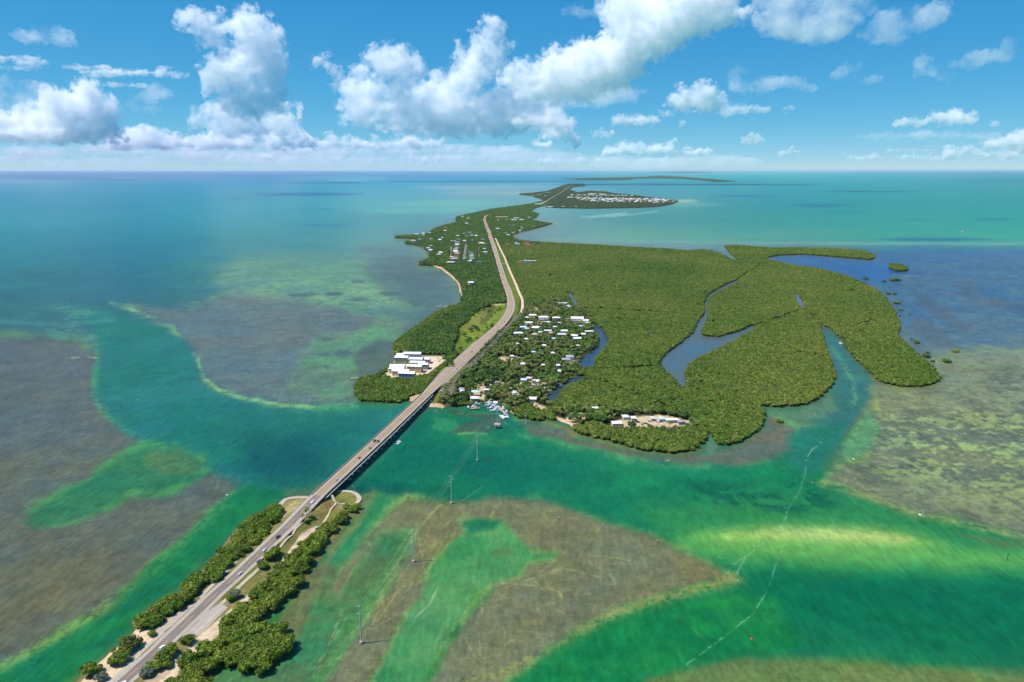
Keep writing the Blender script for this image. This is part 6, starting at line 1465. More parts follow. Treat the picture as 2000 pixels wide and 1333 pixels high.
HEDGE_R = [(681, 996), (654, 1004), (628, 1030), (595, 1051), (562, 1083), (522, 1126), (480, 1172), (438, 1205), (430, 1230), (387, 1262), (344, 1302), (326, 1333), (300, 1380), (400, 1390), (418, 1322), (432, 1287), (480, 1230), (526, 1197), (562, 1160), (580, 1140), (611, 1095), (641, 1048), (678, 1016)]
TIP_R = [(676, 985), (690, 982), (704, 984), (702, 994), (690, 1000), (678, 998)]
nman = 0
def fill(poly, sp, s0, s1, label, group, z=4.2, inset=5.0):
    global nman
    X_, Y_ = poisson_in(poly, sp, z); k_ = poly_sd(*Q(X_, Y_, z), poly) > inset
    for x, y in zip(X_[k_], Y_[k_]):
        d, zz, hw = road_near(x, y)
        if d[0] < hw[0] + 3.0: continue
        tree('mangrove_tree', label, (x, y, zl(x, y) - .2 if zl(x, y) > 1.2 else .55), 'man', rgv.uniform(s0, s1), group); nman += 1
fill(HEDGE_L, 6.3, 1.05, 1.5, 'dark green tree in the long hedge left of the causeway road', 'trees of the left causeway hedge', inset=1.0)
fill(HEDGE_R, 6.5, 1.05, 1.55, 'dark green tree in the long hedge right of the causeway road', 'trees of the right causeway hedge')
fill(TIP_R, 6.0, .7, 1.0, 'low mangrove tree at the rounded tip below the bridge', 'trees at the bridge tip', inset=1.0)
fill(ROUND_KEY, 6.5, 1.2, 1.65, 'mangrove tree in the round clump standing in the water beside the causeway', 'trees of the round clump')
for px, py, s, k, lab in ((530, 1087, 1.25, 'man', 'round tree between the two bike path pieces'), (540, 1079, 1.0, 'man', 'smaller tree touching the round tree by the bike path'), (514, 1107, .85, 'man', 'small light green tree below the round tree by the bike path'), (508, 1099, .6, 'man', 'tiny bush next to the road above the silver car'), (459, 1164, .9, 'man', 'greyish small tree at the corner of the right pull-off'), (452, 1170, .75, 'man', 'low bush at the pull-off corner'),
        (367, 1253, 1.0, 'man', 'small tree on the grass at the lower end of the right pull-off'), (298, 1239, .65, 'man', 'lonely small tree on the sand left of the road'), (256, 1262, 1.35, 'man', 'big dark tree with reddish top on the left beach'), (245, 1274, 1.1, 'man', 'dark tree joined to the big tree on the left beach'), (234, 1290, 1.25, 'man', 'dark spreading tree below the big one on the left beach'), (222, 1297, .8, 'man', 'small shore tree left of the spreading tree'), (240, 1252, .6, 'man', 'shore bush above the big tree on the left beach'), (222, 1272, .45, 'man', 'tiny bush on the shore rocks'),
        (172, 1314, 1.2, 'man', 'low tree at the lower left corner shore'), (188, 1310, .8, 'man', 'small tree beside the lower left shore tree'), (198, 1326, .85, 'man', 'silvery bush at the bottom left'), (332, 1277, 1.1, 'man', 'tree on the right road edge beside the white car'), (318, 1290, 1.2, 'man', 'wide tree on the right road edge below the white car'), (303, 1304, 1.0, 'man', 'rightside roadside tree nearer the bottom'), (326, 1299, .8, 'man', 'light bush on the sandy ground right of the road'), (288, 1318, .9, 'man', 'greyish bush at the bottom edge right of the road'),
        (586, 1139, 1.15, 'man', 'rounded tree standing out of the right hedge into the water'), (575, 1139, .9, 'man', 'small tree behind the rounded one in the water'), (600, 1009, 1.0, 'palm', 'short palm at the road edge near the bridge'), (592, 1018, .8, 'palm', 'second short palm at the road edge near the bridge'), (604, 1017, .5, 'man', 'low shrub beside the short palms'), (551, 1006, .5, 'man', 'silvery shrub at the upper end of the left hedge'), (547, 1012, .45, 'man', 'little shrub on the verge at the upper end of the left hedge')):
    p = G(px, py + 4 * s); tree('mangrove_tree' if k == 'man' else 'palm_tree', lab, (p.x, p.y, p.z), k, s * 1.15, fol=FOL_GREY if ('grey' in lab or 'silver' in lab) else (FOL_RED if 'reddish' in lab else None))
# islets and lone mangroves in the right-hand shallows
for px, py, w, lab in ((1749, 549, 30, 'oval mangrove islet below the long dark islet'), (1727, 551, 12, 'tiny mangrove left of the oval islet'), (1690, 546, 16, 'small mangrove at the wood edge by the lagoon mouth'), (1734, 575, 15, 'small mangrove close to the wood, left of a pair'), (1747.5, 575.5, 14, 'small mangrove close to the wood, right of a pair'), (1751.6, 594, 20, 'bushy mangrove islet off the eastern wood edge'), (1758, 606, 12, 'little mangrove below the bushy islet'), (1763, 606.5, 8, 'smaller mangrove right of the little one'), (1776, 614.5, 10, 'lone mangrove farther out below the bushy islet'),
        (1748, 632, 8, 'tiny mangrove sprout at the wood edge'), (1752, 638, 7, 'second tiny mangrove sprout at the wood edge'), (1791, 671, 18, 'mangrove clump halfway down the eastern shore'), (1788, 666, 9, 'small bush behind the halfway clump'), (1811, 690, 11, 'mangrove bush above the lower point'), (1808, 698, 24, 'wide mangrove bush hugging the lower point'), (1821, 707, 14, 'mangrove bush outside the lower point'), (1865, 688, 20, 'round mangrove islet far out on the pale shallows'), (1848, 708, 26, 'larger round mangrove islet nearer the point'),
        (1837, 739, 9, 'tiny mangrove at the tip of the lower point'), (1826, 722, 8, 'sprout on the outer shore of the lower point'), (1522, 825, 22, 'single mangrove islet in the bay of the right channel'), (1780, 664, 6, 'sprout by the eastern shore'), (1757, 618, 6, 'sprout on the shore below the bushy islet')):
    m_ = mpp(px, py) * .72; tree('mangrove_bush', lab, (*P(px, py, 0)[:2], -.1), 'man', max(.6, min(1.5, w * m_ / 13)), sxy=max(1.0, w * m_ / 7.4 / max(.6, min(1.5, w * m_ / 13))), cat='mangrove')
for x, y in zip(*poisson_in([(1734, 519), (1742, 516), (1760, 518), (1772, 524), (1772, 529), (1756, 530), (1742, 527)], 9, 2)):
    tree('mangrove_tree', 'mangrove tree of the long dark islet east of the lagoon', (x, y, 0), 'man', 1.4, 'trees of the long dark islet')
nf = 0
for px, py in ((1383, 492), (1390, 490), (1396, 493), (1401, 495), (1376, 492), (1407, 498)):
    tree('mangrove_bush', 'thin mangrove bush at the northern channel mouth', (*P(px, py, 0)[:2], 0), 'man', .9, 'bushes at the northern channel mouth', cat='mangrove')

# ---- woods too dense to count: one object each, crowns scattered as instances
def protos(ms):
    out = []
    for m_ in ms:
        o = bpy.data.objects.new('wood_crown', m_); out.append(o)
    return out
def scatter_group(name, objs):
    ng = bpy.data.node_groups.new(name, 'GeometryNodeTree')
    ng.interface.new_socket('Geometry', in_out='INPUT', socket_type='NodeSocketGeometry'); ng.interface.new_socket('Geometry', in_out='OUTPUT', socket_type='NodeSocketGeometry')
    N_ = ng.nodes; gi = N_.new('NodeGroupInput'); go = N_.new('NodeGroupOutput'); jn = N_.new('GeometryNodeJoinGeometry')
    for o in objs:
        oi = N_.new('GeometryNodeObjectInfo'); oi.inputs['Object'].default_value = o; oi.inputs['As Instance'].default_value = True
        ng.links.new(oi.outputs['Geometry'], jn.inputs[0])
    ip = N_.new('GeometryNodeInstanceOnPoints'); ip.inputs['Pick Instance'].default_value = True
    ng.links.new(gi.outputs[0], ip.inputs['Points']); ng.links.new(jn.outputs[0], ip.inputs['Instance'])
    def attr(n, dt):
        a = N_.new('GeometryNodeInputNamedAttribute'); a.data_type = dt; a.inputs['Name'].default_value = n; return a.outputs['Attribute']
    ng.links.new(attr('vid', 'INT'), ip.inputs['Instance Index'])
    cx_ = N_.new('ShaderNodeCombineXYZ'); ng.links.new(attr('rot', 'FLOAT'), cx_.inputs['Z']); ng.links.new(cx_.outputs[0], ip.inputs['Rotation'])
    ng.links.new(attr('size', 'FLOAT_VECTOR'), ip.inputs['Scale'])
    ng.links.new(ip.outputs[0], go.inputs[0])
    return ng
def wood(name, label, x, y, z, sx, sz, ng, nv, cat='wood'):
    me_ = bpy.data.meshes.new(name); n = len(x)
    me_.vertices.add(n); me_.vertices.foreach_set('co', np.stack([x, y, z], 1).astype(np.float32).ravel())
    a = me_.attributes.new('vid', 'INT', 'POINT'); a.data.foreach_set('value', rgv.integers(0, nv, n).astype(np.int32))
    a = me_.attributes.new('rot', 'FLOAT', 'POINT'); a.data.foreach_set('value', rgv.uniform(0, 6.28, n).astype(np.float32))
    a = me_.attributes.new('size', 'FLOAT_VECTOR', 'POINT'); a.data.foreach_set('vector', np.stack([sx, sx, sz], 1).astype(np.float32).ravel())
    o = link(name, me_); o.modifiers.new('crowns', 'NODES').node_group = ng
    tag(o, label, cat, kind='stuff'); print('WOOD', name, n); return o
W_MAN = [crown_mesh('wood_crown', 300 + i, lobes_of(40 + i, 3.0, 1.8, 3.6, 5, 1.5, 2.3), 120, .55, FOL_MAN, .3) for i in range(5)]
W_BRD = [crown_mesh('wood_crown', 320 + i, lobes_of(60 + i, 3.0, 2.2, 4.6, 5, 1.5, 2.3), 110, .62, FOL_BRD, .3) for i in range(4)]
W_FAR = [crown_mesh('wood_crown', 340 + i, lobes_of(80 + i, 3.2, 2.0, 4.5, 4, 1.6, 2.6), 60, .8, FOL_FAR, .3) for i in range(3)]
W_GREY = [crown_mesh('wood_crown', 360 + i, lobes_of(95 + i, 3.0, 1.8, 3.4, 5, 1.2, 2.0), 90, .5, FOL_DEAD, .3) for i in range(2)]
NG_GREY = scatter_group('grey_scatter', protos(W_GREY))
NG_MAN = scatter_group('mangrove_scatter', protos(W_MAN)); NG_BRD = scatter_group('broadleaf_scatter', protos(W_BRD + W_BRD[:1])); NG_FAR = scatter_group('far_scatter', protos(W_FAR))
# whole palm as one mesh for the palms too many to place singly
def merged_palm(i):
    a, b = PALM[i], PALM_T[0]
    bm = bmesh.new(); bm.from_mesh(b); n = len(bm.verts)
    for f in bm.faces: f.material_index = 1
    bm2 = bmesh.new(); bm2.from_mesh(a)
    lay = bm.verts.layers.float_color.get('tint') or bm.verts.layers.float_color.new('tint'); l2 = bm2.verts.layers.float_color.get('tint')
    for v_ in bm.verts: v_[lay] = (1, 1, 1, 1)
    mp2 = {}
    for v_ in bm2.verts:
        w = bm.verts.new(v_.co + Vector((.8, 0, 7.4))); w[lay] = v_[l2]; mp2[v_] = w
    for f in bm2.faces: bm.faces.new([mp2[v_] for v_ in f.verts])
    m_ = bpy.data.meshes.new('wood_palm'); bm.to_mesh(m_); bm.free(); bm2.free(); m_.materials.append(FOL_PALM); m_.materials.append(BARK); return m_
NG_PALM = scatter_group('palm_scatter', protos([merged_palm(i) for i in range(3)]))

VILL = [(1000, 640), (1022, 612), (1040, 594), (1075, 586), (1106, 584), (1130, 596), (1150, 616), (1160, 640), (1170, 672), (1155, 685), (1130, 704), (1138, 718), (1130, 730), (1106, 744), (1080, 760), (1064, 772), (1074, 788), (1084, 798), (1050, 806), (1030, 790), (1000, 803), (986, 785), (940, 785), (905, 789), (880, 793), (864, 791), (852, 785), (854, 775), (870, 772), (892, 742), (915, 717), (950, 690), (975, 662)]
LOBE = [(1080, 808), (1110, 800), (1180, 804), (1250, 806), (1340, 810), (1352, 830), (1300, 839), (1230, 840), (1195, 840), (1160, 826), (1120, 838), (1095, 826)]
MID = [(740, 470), (780, 450), (900, 395), (1082, 380), (1090, 440), (1030, 456), (1060, 478), (990, 480), (972, 476), (1000, 530), (1018, 572), (990, 590), (905, 596), (870, 560), (830, 525), (780, 490)]
LEFT = [(760, 700), (765, 660), (840, 605), (905, 592), (992, 590), (1000, 612), (930, 674), (905, 692), (870, 700), (835, 698), (780, 692)]
FIELD = [(905, 691), (880, 692), (884, 674), (896, 657), (893, 642), (908, 626), (934, 608), (960, 599), (988, 595), (992, 606), (978, 624), (950, 650), (925, 672)]
YARD = [(746, 737), (760, 722), (775, 704), (780, 688), (830, 692), (872, 694), (874, 706), (852, 722), (838, 734), (820, 738), (770, 740)]
VERGES = [FIELD, YARD, [(735, 740), (752, 726), (760, 733), (750, 741)], [(846, 742), (868, 712), (890, 700), (884, 714), (864, 737), (850, 750), (832, 760)], [(885, 730), (900, 715), (925, 705), (905, 725), (892, 747), (872, 772), (848, 792), (843, 778), (862, 758)], [(926, 702), (945, 684), (956, 674), (950, 682), (934, 698), (916, 716)],
          [(962, 462), (978, 480), (990, 510), (1004, 540), (1018, 575), (1018, 605), (1006, 625), (996, 632), (1000, 600), (997, 575), (988, 545), (976, 505), (964, 478)],
          [(842, 517), (864, 521), (886, 536), (902, 555), (906, 582), (894, 574), (886, 557), (872, 543), (854, 530)], [(1190, 836), (1200, 822), (1240, 812), (1300, 812), (1346, 822), (1350, 832), (1300, 837), (1250, 838), (1215, 838)], [(1088, 826), (1122, 842), (1116, 828), (1100, 818), (1080, 812)], [(790, 788), (800, 774), (822, 769), (836, 777), (820, 788)], [(832, 800), (836, 787), (852, 785), (866, 789), (874, 797), (860, 803)],
          [(868, 772), (881, 777), (890, 765), (895, 752), (888, 742), (880, 751), (872, 763)], [(878, 482), (884, 482), (881, 508), (875, 508)], [(932, 482), (936, 482), (939, 504), (934, 504)], [(905, 477), (914, 477), (911, 510), (901, 510)]]
CLEAR2 = [[(1030, 788), (1042, 784), (1062, 794), (1078, 802), (1070, 808), (1050, 802)], [(915, 752), (960, 748), (985, 746), (985, 762), (960, 762), (925, 766)], [(918, 770), (950, 768), (945, 785), (920, 782)], [(970, 698), (1010, 697), (1032, 702), (1030, 708), (975, 706)], [(1042, 598), (1050, 598), (1052, 612), (1044, 612)], [(1048, 626), (1072, 624), (1074, 634), (1050, 634)], [(1115, 703), (1130, 695), (1128, 712)]]
HX = np.array(HOUSES) if len(HOUSES) else np.zeros((0, 3))
PATHLN = [np.array([tuple(G(x, y)) for x, y in q])[:, :2] for q in ([(884, 748), (903, 727), (925, 708), (946, 690), (955, 678), (966, 668), (980, 652), (996, 634), (1010, 619), (1018, 612)], [(968, 466), (976, 484), (985, 502), (996, 530), (1006, 552), (1014, 572), (1020, 586), (1020, 604), (1017, 612)], [(866, 599), (900, 597.5), (940, 595), (990, 594)], [(1010, 454), (1100, 372), (1126, 361)])]
def allowed(x, y, house_pad=1.0, zc=3.0, road_pad=5.0, front=0):
    ok = np.ones(len(x), bool)
    d, zz, hw = road_near(x, y); ok &= d > hw + road_pad
    for q in PATHLN[:3]: ok &= line_d(x, y, q) > 5.5
    L2d = line_d(x, y, L2[::6, :2]); ok &= L2d > 16
    bx, by = Q(x, y, 1.0); tx, ty = Q(x, y, zc)
    wob = anoise(x, y, depth_of(x, y), 26, 3, 61) * 9
    for i_, q in enumerate(VERGES): ok &= poly_sd(bx, by, q) < (wob if i_ == 0 else 0)
    for q in WATERS: ok &= (poly_sd(tx, ty, q) < -1.0) & (poly_sd(bx, by, q) < 0)
    for hx, hy, hr in HX:
        if house_pad > 0:
            m_ = (np.abs(x - hx) < 40) & (np.abs(y - hy) < 40)
            if m_.any():
                ux, uy = x[m_] - hx, y[m_] - hy
                # nothing tall on the house itself nor right in front of it
                ok[m_] &= ~((ux ** 2 + uy ** 2 < (hr * house_pad + 1.5) ** 2) & (uy < hr * .75) | ((np.abs(ux) < hr * .8) & (uy < 0) & (uy > -hr - front)))
    return ok
px_, py_ = None, None
def cand(poly, sp, z=1.0): return poisson_in(poly, sp, z)
def depth_of(x, y): return y * ct + H * st
# main key: candidates over everything, thinned by region
gx, gy = cand(KEY_MAIN, 4.2)
bx, by = Q(gx, gy, 1.0)
rv = anoise(gx, gy, depth_of(gx, gy), 30, 3, 31)
inV = (poly_sd(bx, by, VILL) > 0) | (poly_sd(bx, by, LOBE) > 0)
inM = poly_sd(bx, by, MID) > 0
inL = (poly_sd(bx, by, LEFT) > 0)
shore = poly_sd(bx, by, KEY_MAIN) * mpp(1000, 640)
dd = depth_of(gx, gy)
okk = allowed(gx, gy, 1.0, front=7)
thin = rgv.uniform(0, 1, len(gx)) < np.clip((1500.0 / dd) ** 1.15, .12, 1)
big = .84 * np.clip((dd / 1500.0) ** .55, 1, 2.4)
mang = okk & thin & ~inV & ~inM
isl = inL & (shore > 9) & (bx > 800)
hv = np.clip(1 + .26 * anoise(gx, gy, dd, 90, 4, 33) + .12 * anoise(gx, gy, dd, 25, 3, 34), .6, 1.5)
gapn = anoise(gx, gy, dd, 26, 3, 35); deadn = anoise(gx, gy, dd, 50, 4, 36)
gap = (gapn < -.56) & (shore > 14)
dead = (deadn > .40) & (rgv.uniform(0, 1, len(gx)) < .55)
CREASE = [[(1168, 722), (1220, 722), (1292, 715)], [(1345, 757), (1400, 776), (1450, 790), (1486, 796)], [(1604, 634), (1586, 616), (1573, 602), (1556, 572), (1548, 560)], [(1700, 585), (1706, 610), (1690, 642), (1648, 666)], [(1385, 619), (1290, 611), (1200, 606), (1120, 602)],
          [(1440, 547), (1468, 530), (1488, 512)], [(1236, 770), (1290, 790), (1345, 812)], [(1345, 835), (1366, 834), (1378, 826)], [(1475, 637), (1520, 622), (1570, 604)], [(1130, 742), (1180, 748), (1240, 768)], [(1300, 560), (1330, 590), (1372, 598)], [(1640, 664), (1665, 640), (1700, 628), (1748, 636)], [(1500, 700), (1560, 690), (1610, 700)]]
bxw = bx + 5 * anoise(gx, gy, dd, 20, 3, 37); byw = by + 2.5 * anoise(gx, gy, dd, 20, 3, 38)
for i_, cl in enumerate(CREASE):
    mang &= ~(line_d(bxw, byw, cl) < (1.7 if i_ not in (4, 10, 12) else .9)) 
mang &= ~gap
sel = mang & ~isl & ~dead
wood('mangrove_wood', 'dense olive green mangrove wood covering the right side of the key with creeks winding through', gx[sel], gy[sel], np.full(sel.sum(), .35), big[sel] * rgv.uniform(.7, 1.3, sel.sum()), big[sel] ** .4 * hv[sel] * rgv.uniform(.85, 1.2, sel.sum()), NG_MAN, 5)
sel = mang & ~isl & dead
wood('bare_mangroves', 'greyish thin-leaved mangroves in patches through the olive wood', gx[sel], gy[sel], np.full(sel.sum(), .35), big[sel] * rgv.uniform(.5, .95, sel.sum()), big[sel] ** .4 * hv[sel] * rgv.uniform(.7, 1.1, sel.sum()), NG_GREY, 2)
sel = mang & isl
wood('hardwood_thicket', 'deep green thicket between the west shore and the grass field', gx[sel], gy[sel], np.full(sel.sum(), .9), big[sel] * rgv.uniform(.8, 1.25, sel.sum()), rgv.uniform(.7, 1.2, sel.sum()), NG_BRD, 4)
okm = allowed(gx, gy, 1.0, front=20)
sel = okm & inM & (rgv.uniform(0, 1, len(gx)) < np.clip((1500.0 / dd) ** 1.0, .2, 1) * .95)
wood('hardwood_thicket', 'dark green trees filling the long narrow key between its scattered houses', gx[sel], gy[sel], np.full(sel.sum(), .9), np.clip(big[sel], 1, 1.7) * rgv.uniform(.7, 1.2, sel.sum()), rgv.uniform(.45, 1.1, sel.sum()), NG_BRD, 4)
# settlement: palms and broadleaf trees, the nearest 300 of each placed one by one
okv = allowed(gx, gy, 1.0, front=13, road_pad=4.0)
for q in CLEAR2: okv &= ~((poly_sd(bx, by, q) > 0) & (rgv.uniform(0, 1, len(gx)) < .85))
cv = np.where(okv & inV & (rgv.uniform(0, 1, len(gx)) < .42))[0]
cv = cv[np.argsort(gy[cv])]
pal = anoise(gx[cv], gy[cv], dd[cv], 60, 3, 41) + rgv.normal(0, .28, len(cv)) > .02
pi, bi = cv[pal], cv[~pal]
for i in pi[:290]:
    tree('palm_tree', 'coconut palm in the grove of the settlement right of the highway', (gx[i], gy[i], zl(gx[i], gy[i])), 'palm', rgv.uniform(.85, 1.25), 'palms of the settlement')
for i in bi[:290]:
    tree('broadleaf_tree', 'leafy green tree in the settlement right of the highway', (gx[i], gy[i], zl(gx[i], gy[i])), 'brd', rgv.choice([.7, .9, 1.1, 1.5]), 'leafy trees of the settlement')
i = pi[290:]; n = len(i)
wood('palm_grove', 'rest of the palm grove behind the nearest palms', gx[i], gy[i], np.full(n, 1.0), rgv.uniform(.85, 1.2, n), rgv.uniform(.85, 1.2, n), NG_PALM, 3)
i = bi[290:]; n = len(i)
wood('hardwood_thicket', 'leafy trees standing between the roofs of the settlement', gx[i], gy[i], np.full(n, 1.0), rgv.uniform(.8, 1.3, n), rgv.uniform(.7, 1.2, n), NG_BRD, 4)
# shrubs of the grass field and the verges
for px, py, s in ((908, 656, 1.5), (912, 630, 1.1), (925, 616, 1.4), (933, 611, 1.1), (940, 622, .8), (955, 607, 1.2), (944, 604, 1.4), (899, 683, 1.4), (868, 704, 1.5), (890, 690, 1.4), (930, 643, 1.6), (920, 646, 1.7), (926, 640, 1.5), (934, 645, 1.3), (949, 634, .9), (951, 640, .7), (917, 664, 1.4), (912, 667, 1.2), (977, 604, 1.2), (972, 606, 1.0), (960, 617, .8), (966, 611, .9), (880, 710, 1.7), (872, 714, 1.6), (876, 706, 1.4), (883, 714, 1.3)):
    p = G(px, py + 2); tree('broadleaf_tree', 'dark bush standing in the grass left of the highway', (p.x, p.y, p.z), 'brd', s * .75, 'bushes on the grass left of the highway')
for px, py in ((856, 706), (861, 708), (866, 701), (858, 713), (852, 700), (862, 697), (724 + 30, 726), (757, 729), (763, 720), (770, 708), (748, 733), (767, 729)):
    p = G(px, py); tree('palm_tree', 'young palm on the sandy yard of the white complex', (p.x, p.y, p.z), 'palm', rgv.uniform(.6, .85), 'palms of the white complex')
for k in range(11):
    t_ = k / 10; p = G(952 + 33 * t_, 678 - 33 * t_)
    tree('palm_tree', 'greyish palm in the row between the highway and the frontage road', (p.x, p.y, p.z), 'palm', rgv.uniform(.7, .95), 'palm row along the frontage road')
# farther keys
for poly, lab, sp, s in ((SPUR_FAR, 'trees of the far key around its rows of white houses', 15, 1.9), (KEY_FAR, 'low trees of the hazy island at the skyline', 42, 6.0), (KEY_FARTHEST, 'faint trees of the last island on the skyline', 80, 12.0)):
    x, y = cand(poly, sp)
    ok = allowed(x, y, .8, road_pad=4) if s < 3 else np.ones(len(x), bool)
    x, y = x[ok], y[ok]; n = len(x)
    wood('far_wood', lab, x, y, np.full(n, .6), s * rgv.uniform(.8, 1.3, n), (1.0 + .12 * s) * rgv.uniform(.8, 1.5, n), NG_FAR, 3)
# causeway mangrove clump left of the far bridge end is part of the wood; distant viaduct
vp = [P(x, y, 11.0) for x, y in ((1141, 361), (1180, 359.8), (1230, 358.6), (1300, 357.2), (1360, 356.0), (1425, 354.9))]
p0 = Vector((vp[0].x, vp[0].y, 0)); LV, _ = smooth_line([tuple(p - p0) for p in vp], 160)
vd = thing('viaduct', p0, 0, 'very long low road viaduct on many piers in front of the skyline island', 'bridge')
part('deck', rail_mesh('deck', LV, -7, 7, -3, 0), M['conc_dark'], vd)
for k in range(0, 160, 4): MB().box(LV[k][0], LV[k][1], 4, 6, 12, 9).build('pier', M['conc_dark'], vd)
# ------------------------------------------------------------------ clouds: closed bodies of scattering vapour
def cloud_mat(name, dens, scale=.01, thr=.34, ramp=.3, aniso=0.0):
    m_ = bpy.data.materials.new(name); m_.use_nodes = True
    t = m_.node_tree; t.nodes.remove(t.nodes['Principled BSDF'])
    vs = t.nodes.new('ShaderNodeVolumeScatter')
    vs.inputs['Color'].default_value = (1, 1, 1, 1); vs.inputs['Density'].default_value = dens; vs.inputs['Anisotropy'].default_value = aniso
    t.links.new(vs.outputs[0], t.nodes['Material Output'].inputs['Volume'])
    g_ = t.nodes.new('ShaderNodeNewGeometry'); n_ = t.nodes.new('ShaderNodeTexNoise'); n_.inputs['Scale'].default_value = scale; n_.inputs['Detail'].default_value = 5; n_.inputs['Roughness'].default_value = .66
    t.links.new(g_.outputs['Position'], n_.inputs['Vector'])
    r_ = t.nodes.new('ShaderNodeMapRange'); r_.inputs['From Min'].default_value = thr; r_.inputs['From Max'].default_value = thr + ramp; r_.inputs['To Min'].default_value = 0; r_.inputs['To Max'].default_value = dens * 2
    t.links.new(n_.outputs['Fac'], r_.inputs['Value']); t.links.new(r_.outputs[0], vs.inputs['Density'])
    return m_
def sky_at(x, y, dist):
    a = (x - 1000.0) / F; b = (666.5 - y) / F
    d = Vector((a, ct + b * st, -st + b * ct)); return Vector((0, 0, H)) + d * (dist / d.y)
def cloud(label, dist, blobs, soft=15.0, base=None, puff=15, grand=4, rough=1.0, depth=.75, vox=1.5, seed=1, flat=1.0, tilt=None, ch=(.20, .44), grain=26, thr=.34, fr=3.0, fthr=.50):
    """blobs: (x, y, radius x, radius y) in chart units at that distance"""
    rg = np.random.default_rng(seed)
    mp_ = dist / F
    Vs, Fs = [], []; n0 = 0
    org = sky_at(blobs[0][0], blobs[0][1], dist)
    def add(c, r3, sub):
        nonlocal n0
        V0, F0 = ico(sub)
        V1 = V0 * np.asarray(r3) + np.asarray(c)
        Vs.append(V1); Fs.append(F0 + n0); n0 += len(V1)
    for (x, y, rx, ry) in blobs:
        c = np.array(sky_at(x, y, dist)); c[1] += rg.normal() * rx * mp_ * .35
        r3 = np.array([rx, (rx + ry) * .5 * depth, ry]) * mp_
        add(c, r3, 3)
        for k in range(puff):
            d = rg.normal(size=3); d[2] = d[2] * .8 + .25; d[1] -= .25; d /= np.linalg.norm(d)
            q = rg.uniform(*ch); cc = c + d * r3 * rg.uniform(.72, 1.02); rr = r3 * q
            add(cc, rr, 2)
            for g in range(grand):
                e = rg.normal(size=3); e[2] += .3; e[1] -= .3; e /= np.linalg.norm(e)
                add(cc + e * rr * .9, rr * rg.uniform(.3, .5), 2)
    V1 = np.concatenate(Vs); F1 = np.concatenate(Fs)
    if base is not None:
        zb = sky_at(1000, base, dist).z
        lowm = V1[:, 2] < zb; V1[lowm, 2] = zb + (V1[lowm, 2] - zb) * .12
    V1 = V1 - np.array(org)
    t = thing('cloud', org, 0, label, 'cloud', 'clouds above the sea')
    def body(name, offs, dens, sc_, th, rg_, amps, vx):
        me_ = np_mesh('cloud_raw', V1, F1)
        o = bpy.data.objects.new(name, me_); C.objects.link(o)
        rm = o.modifiers.new('union', 'REMESH'); rm.mode = 'VOXEL'; rm.voxel_size = vx * mp_
        dm = o.modifiers.new('swell', 'DISPLACE'); dm.strength = offs * mp_; dm.mid_level = 0
        for s_, am in amps:
            tx = bpy.data.textures.new('billow', 'CLOUDS'); tx.noise_scale = s_ * mp_; tx.noise_depth = 1; tx.noise_type = 'SOFT_NOISE'
            dm = o.modifiers.new('billow', 'DISPLACE'); dm.texture = tx; dm.texture_coords = 'LOCAL'; dm.strength = am * rough * mp_ * 2; dm.mid_level = .5
        rm = o.modifiers.new('clean', 'REMESH'); rm.mode = 'VOXEL'; rm.voxel_size = vx * mp_
        dg = bpy.context.evaluated_depsgraph_get(); dg.update()
        me2 = bpy.data.meshes.new_from_object(o.evaluated_get(dg)); me2.name = name
        o.modifiers.clear(); o.data = me2; bpy.data.meshes.remove(me_)
        me2.materials.clear(); me2.materials.append(cloud_mat('cloud_vapour', dens, sc_, th, rg_))
        me2.polygons.foreach_set('use_smooth', np.ones(len(me2.polygons), bool))
        o.parent = t
    if soft < 28: body('core', -6.5 * min(1, rough), 1.0 / (1.7 * soft * mp_), 1.0 / (grain * mp_), thr, .30, ((30, 9.0), (12, 7.5), (5, 4.6)), vox)
    body('fringe' if soft < 28 else 'veil', (fr if soft < 28 else 0) * min(1, rough), 1.0 / ((1.15 if soft < 28 else 1.5) * soft * mp_), 1.0 / ((.75 if soft < 28 else 1.7) * grain * mp_), fthr if soft < 28 else .40, .16 if soft < 28 else .34, ((24, 10.0), (9, 8.0), (4.5, 4.0)), vox * 1.15)
    return t
# left-hand cumulus and the tall tower
cloud('bright heaped cumulus low at the left edge with a white top', 21000,
      [(168, 192, 34, 36), (145, 215, 50, 34), (195, 225, 38, 46), (95, 240, 52, 30), (35, 245, 44, 30), (-20, 245, 50, 34), (200, 258, 34, 24), (110, 262, 90, 18), (20, 268, 60, 14)], base=276, seed=2, soft=15)
cloud('soft grey cloud shelf behind the bright cumulus at the left edge', 26000, [(20, 185, 70, 26), (90, 182, 50, 20), (-40, 200, 60, 30), (60, 205, 60, 16)], seed=4, soft=42, rough=.8, depth=.5)
cloud('tall white cumulus tower left of the middle with a ragged arm at its top left', 16000,
      [(466, 42, 26, 24), (500, 62, 38, 34), (528, 85, 26, 30), (500, 105, 44, 38), (455, 110, 26, 28), (522, 140, 36, 36), (470, 145, 46, 30), (430, 160, 36, 28), (412, 172, 20, 16), (540, 175, 20, 26), (500, 185, 40, 22), (460, 200, 44, 20), (525, 205, 26, 22), (490, 215, 40, 18), (545, 215, 12, 16), (385, 44, 34, 18), (412, 62, 26, 20), (410, 85, 20, 16), (362, 26, 18, 9), (352, 40, 10, 12), (430, 30, 12, 9)], seed=3, soft=18)
cloud('pale grey lower part of the tall cumulus tower', 19000,
      [(425, 215, 40, 18), (470, 225, 50, 26), (440, 250, 44, 22), (510, 245, 40, 26), (548, 215, 14, 18), (545, 245, 34, 26), (400, 240, 26, 14)], seed=5, soft=22, rough=.9)
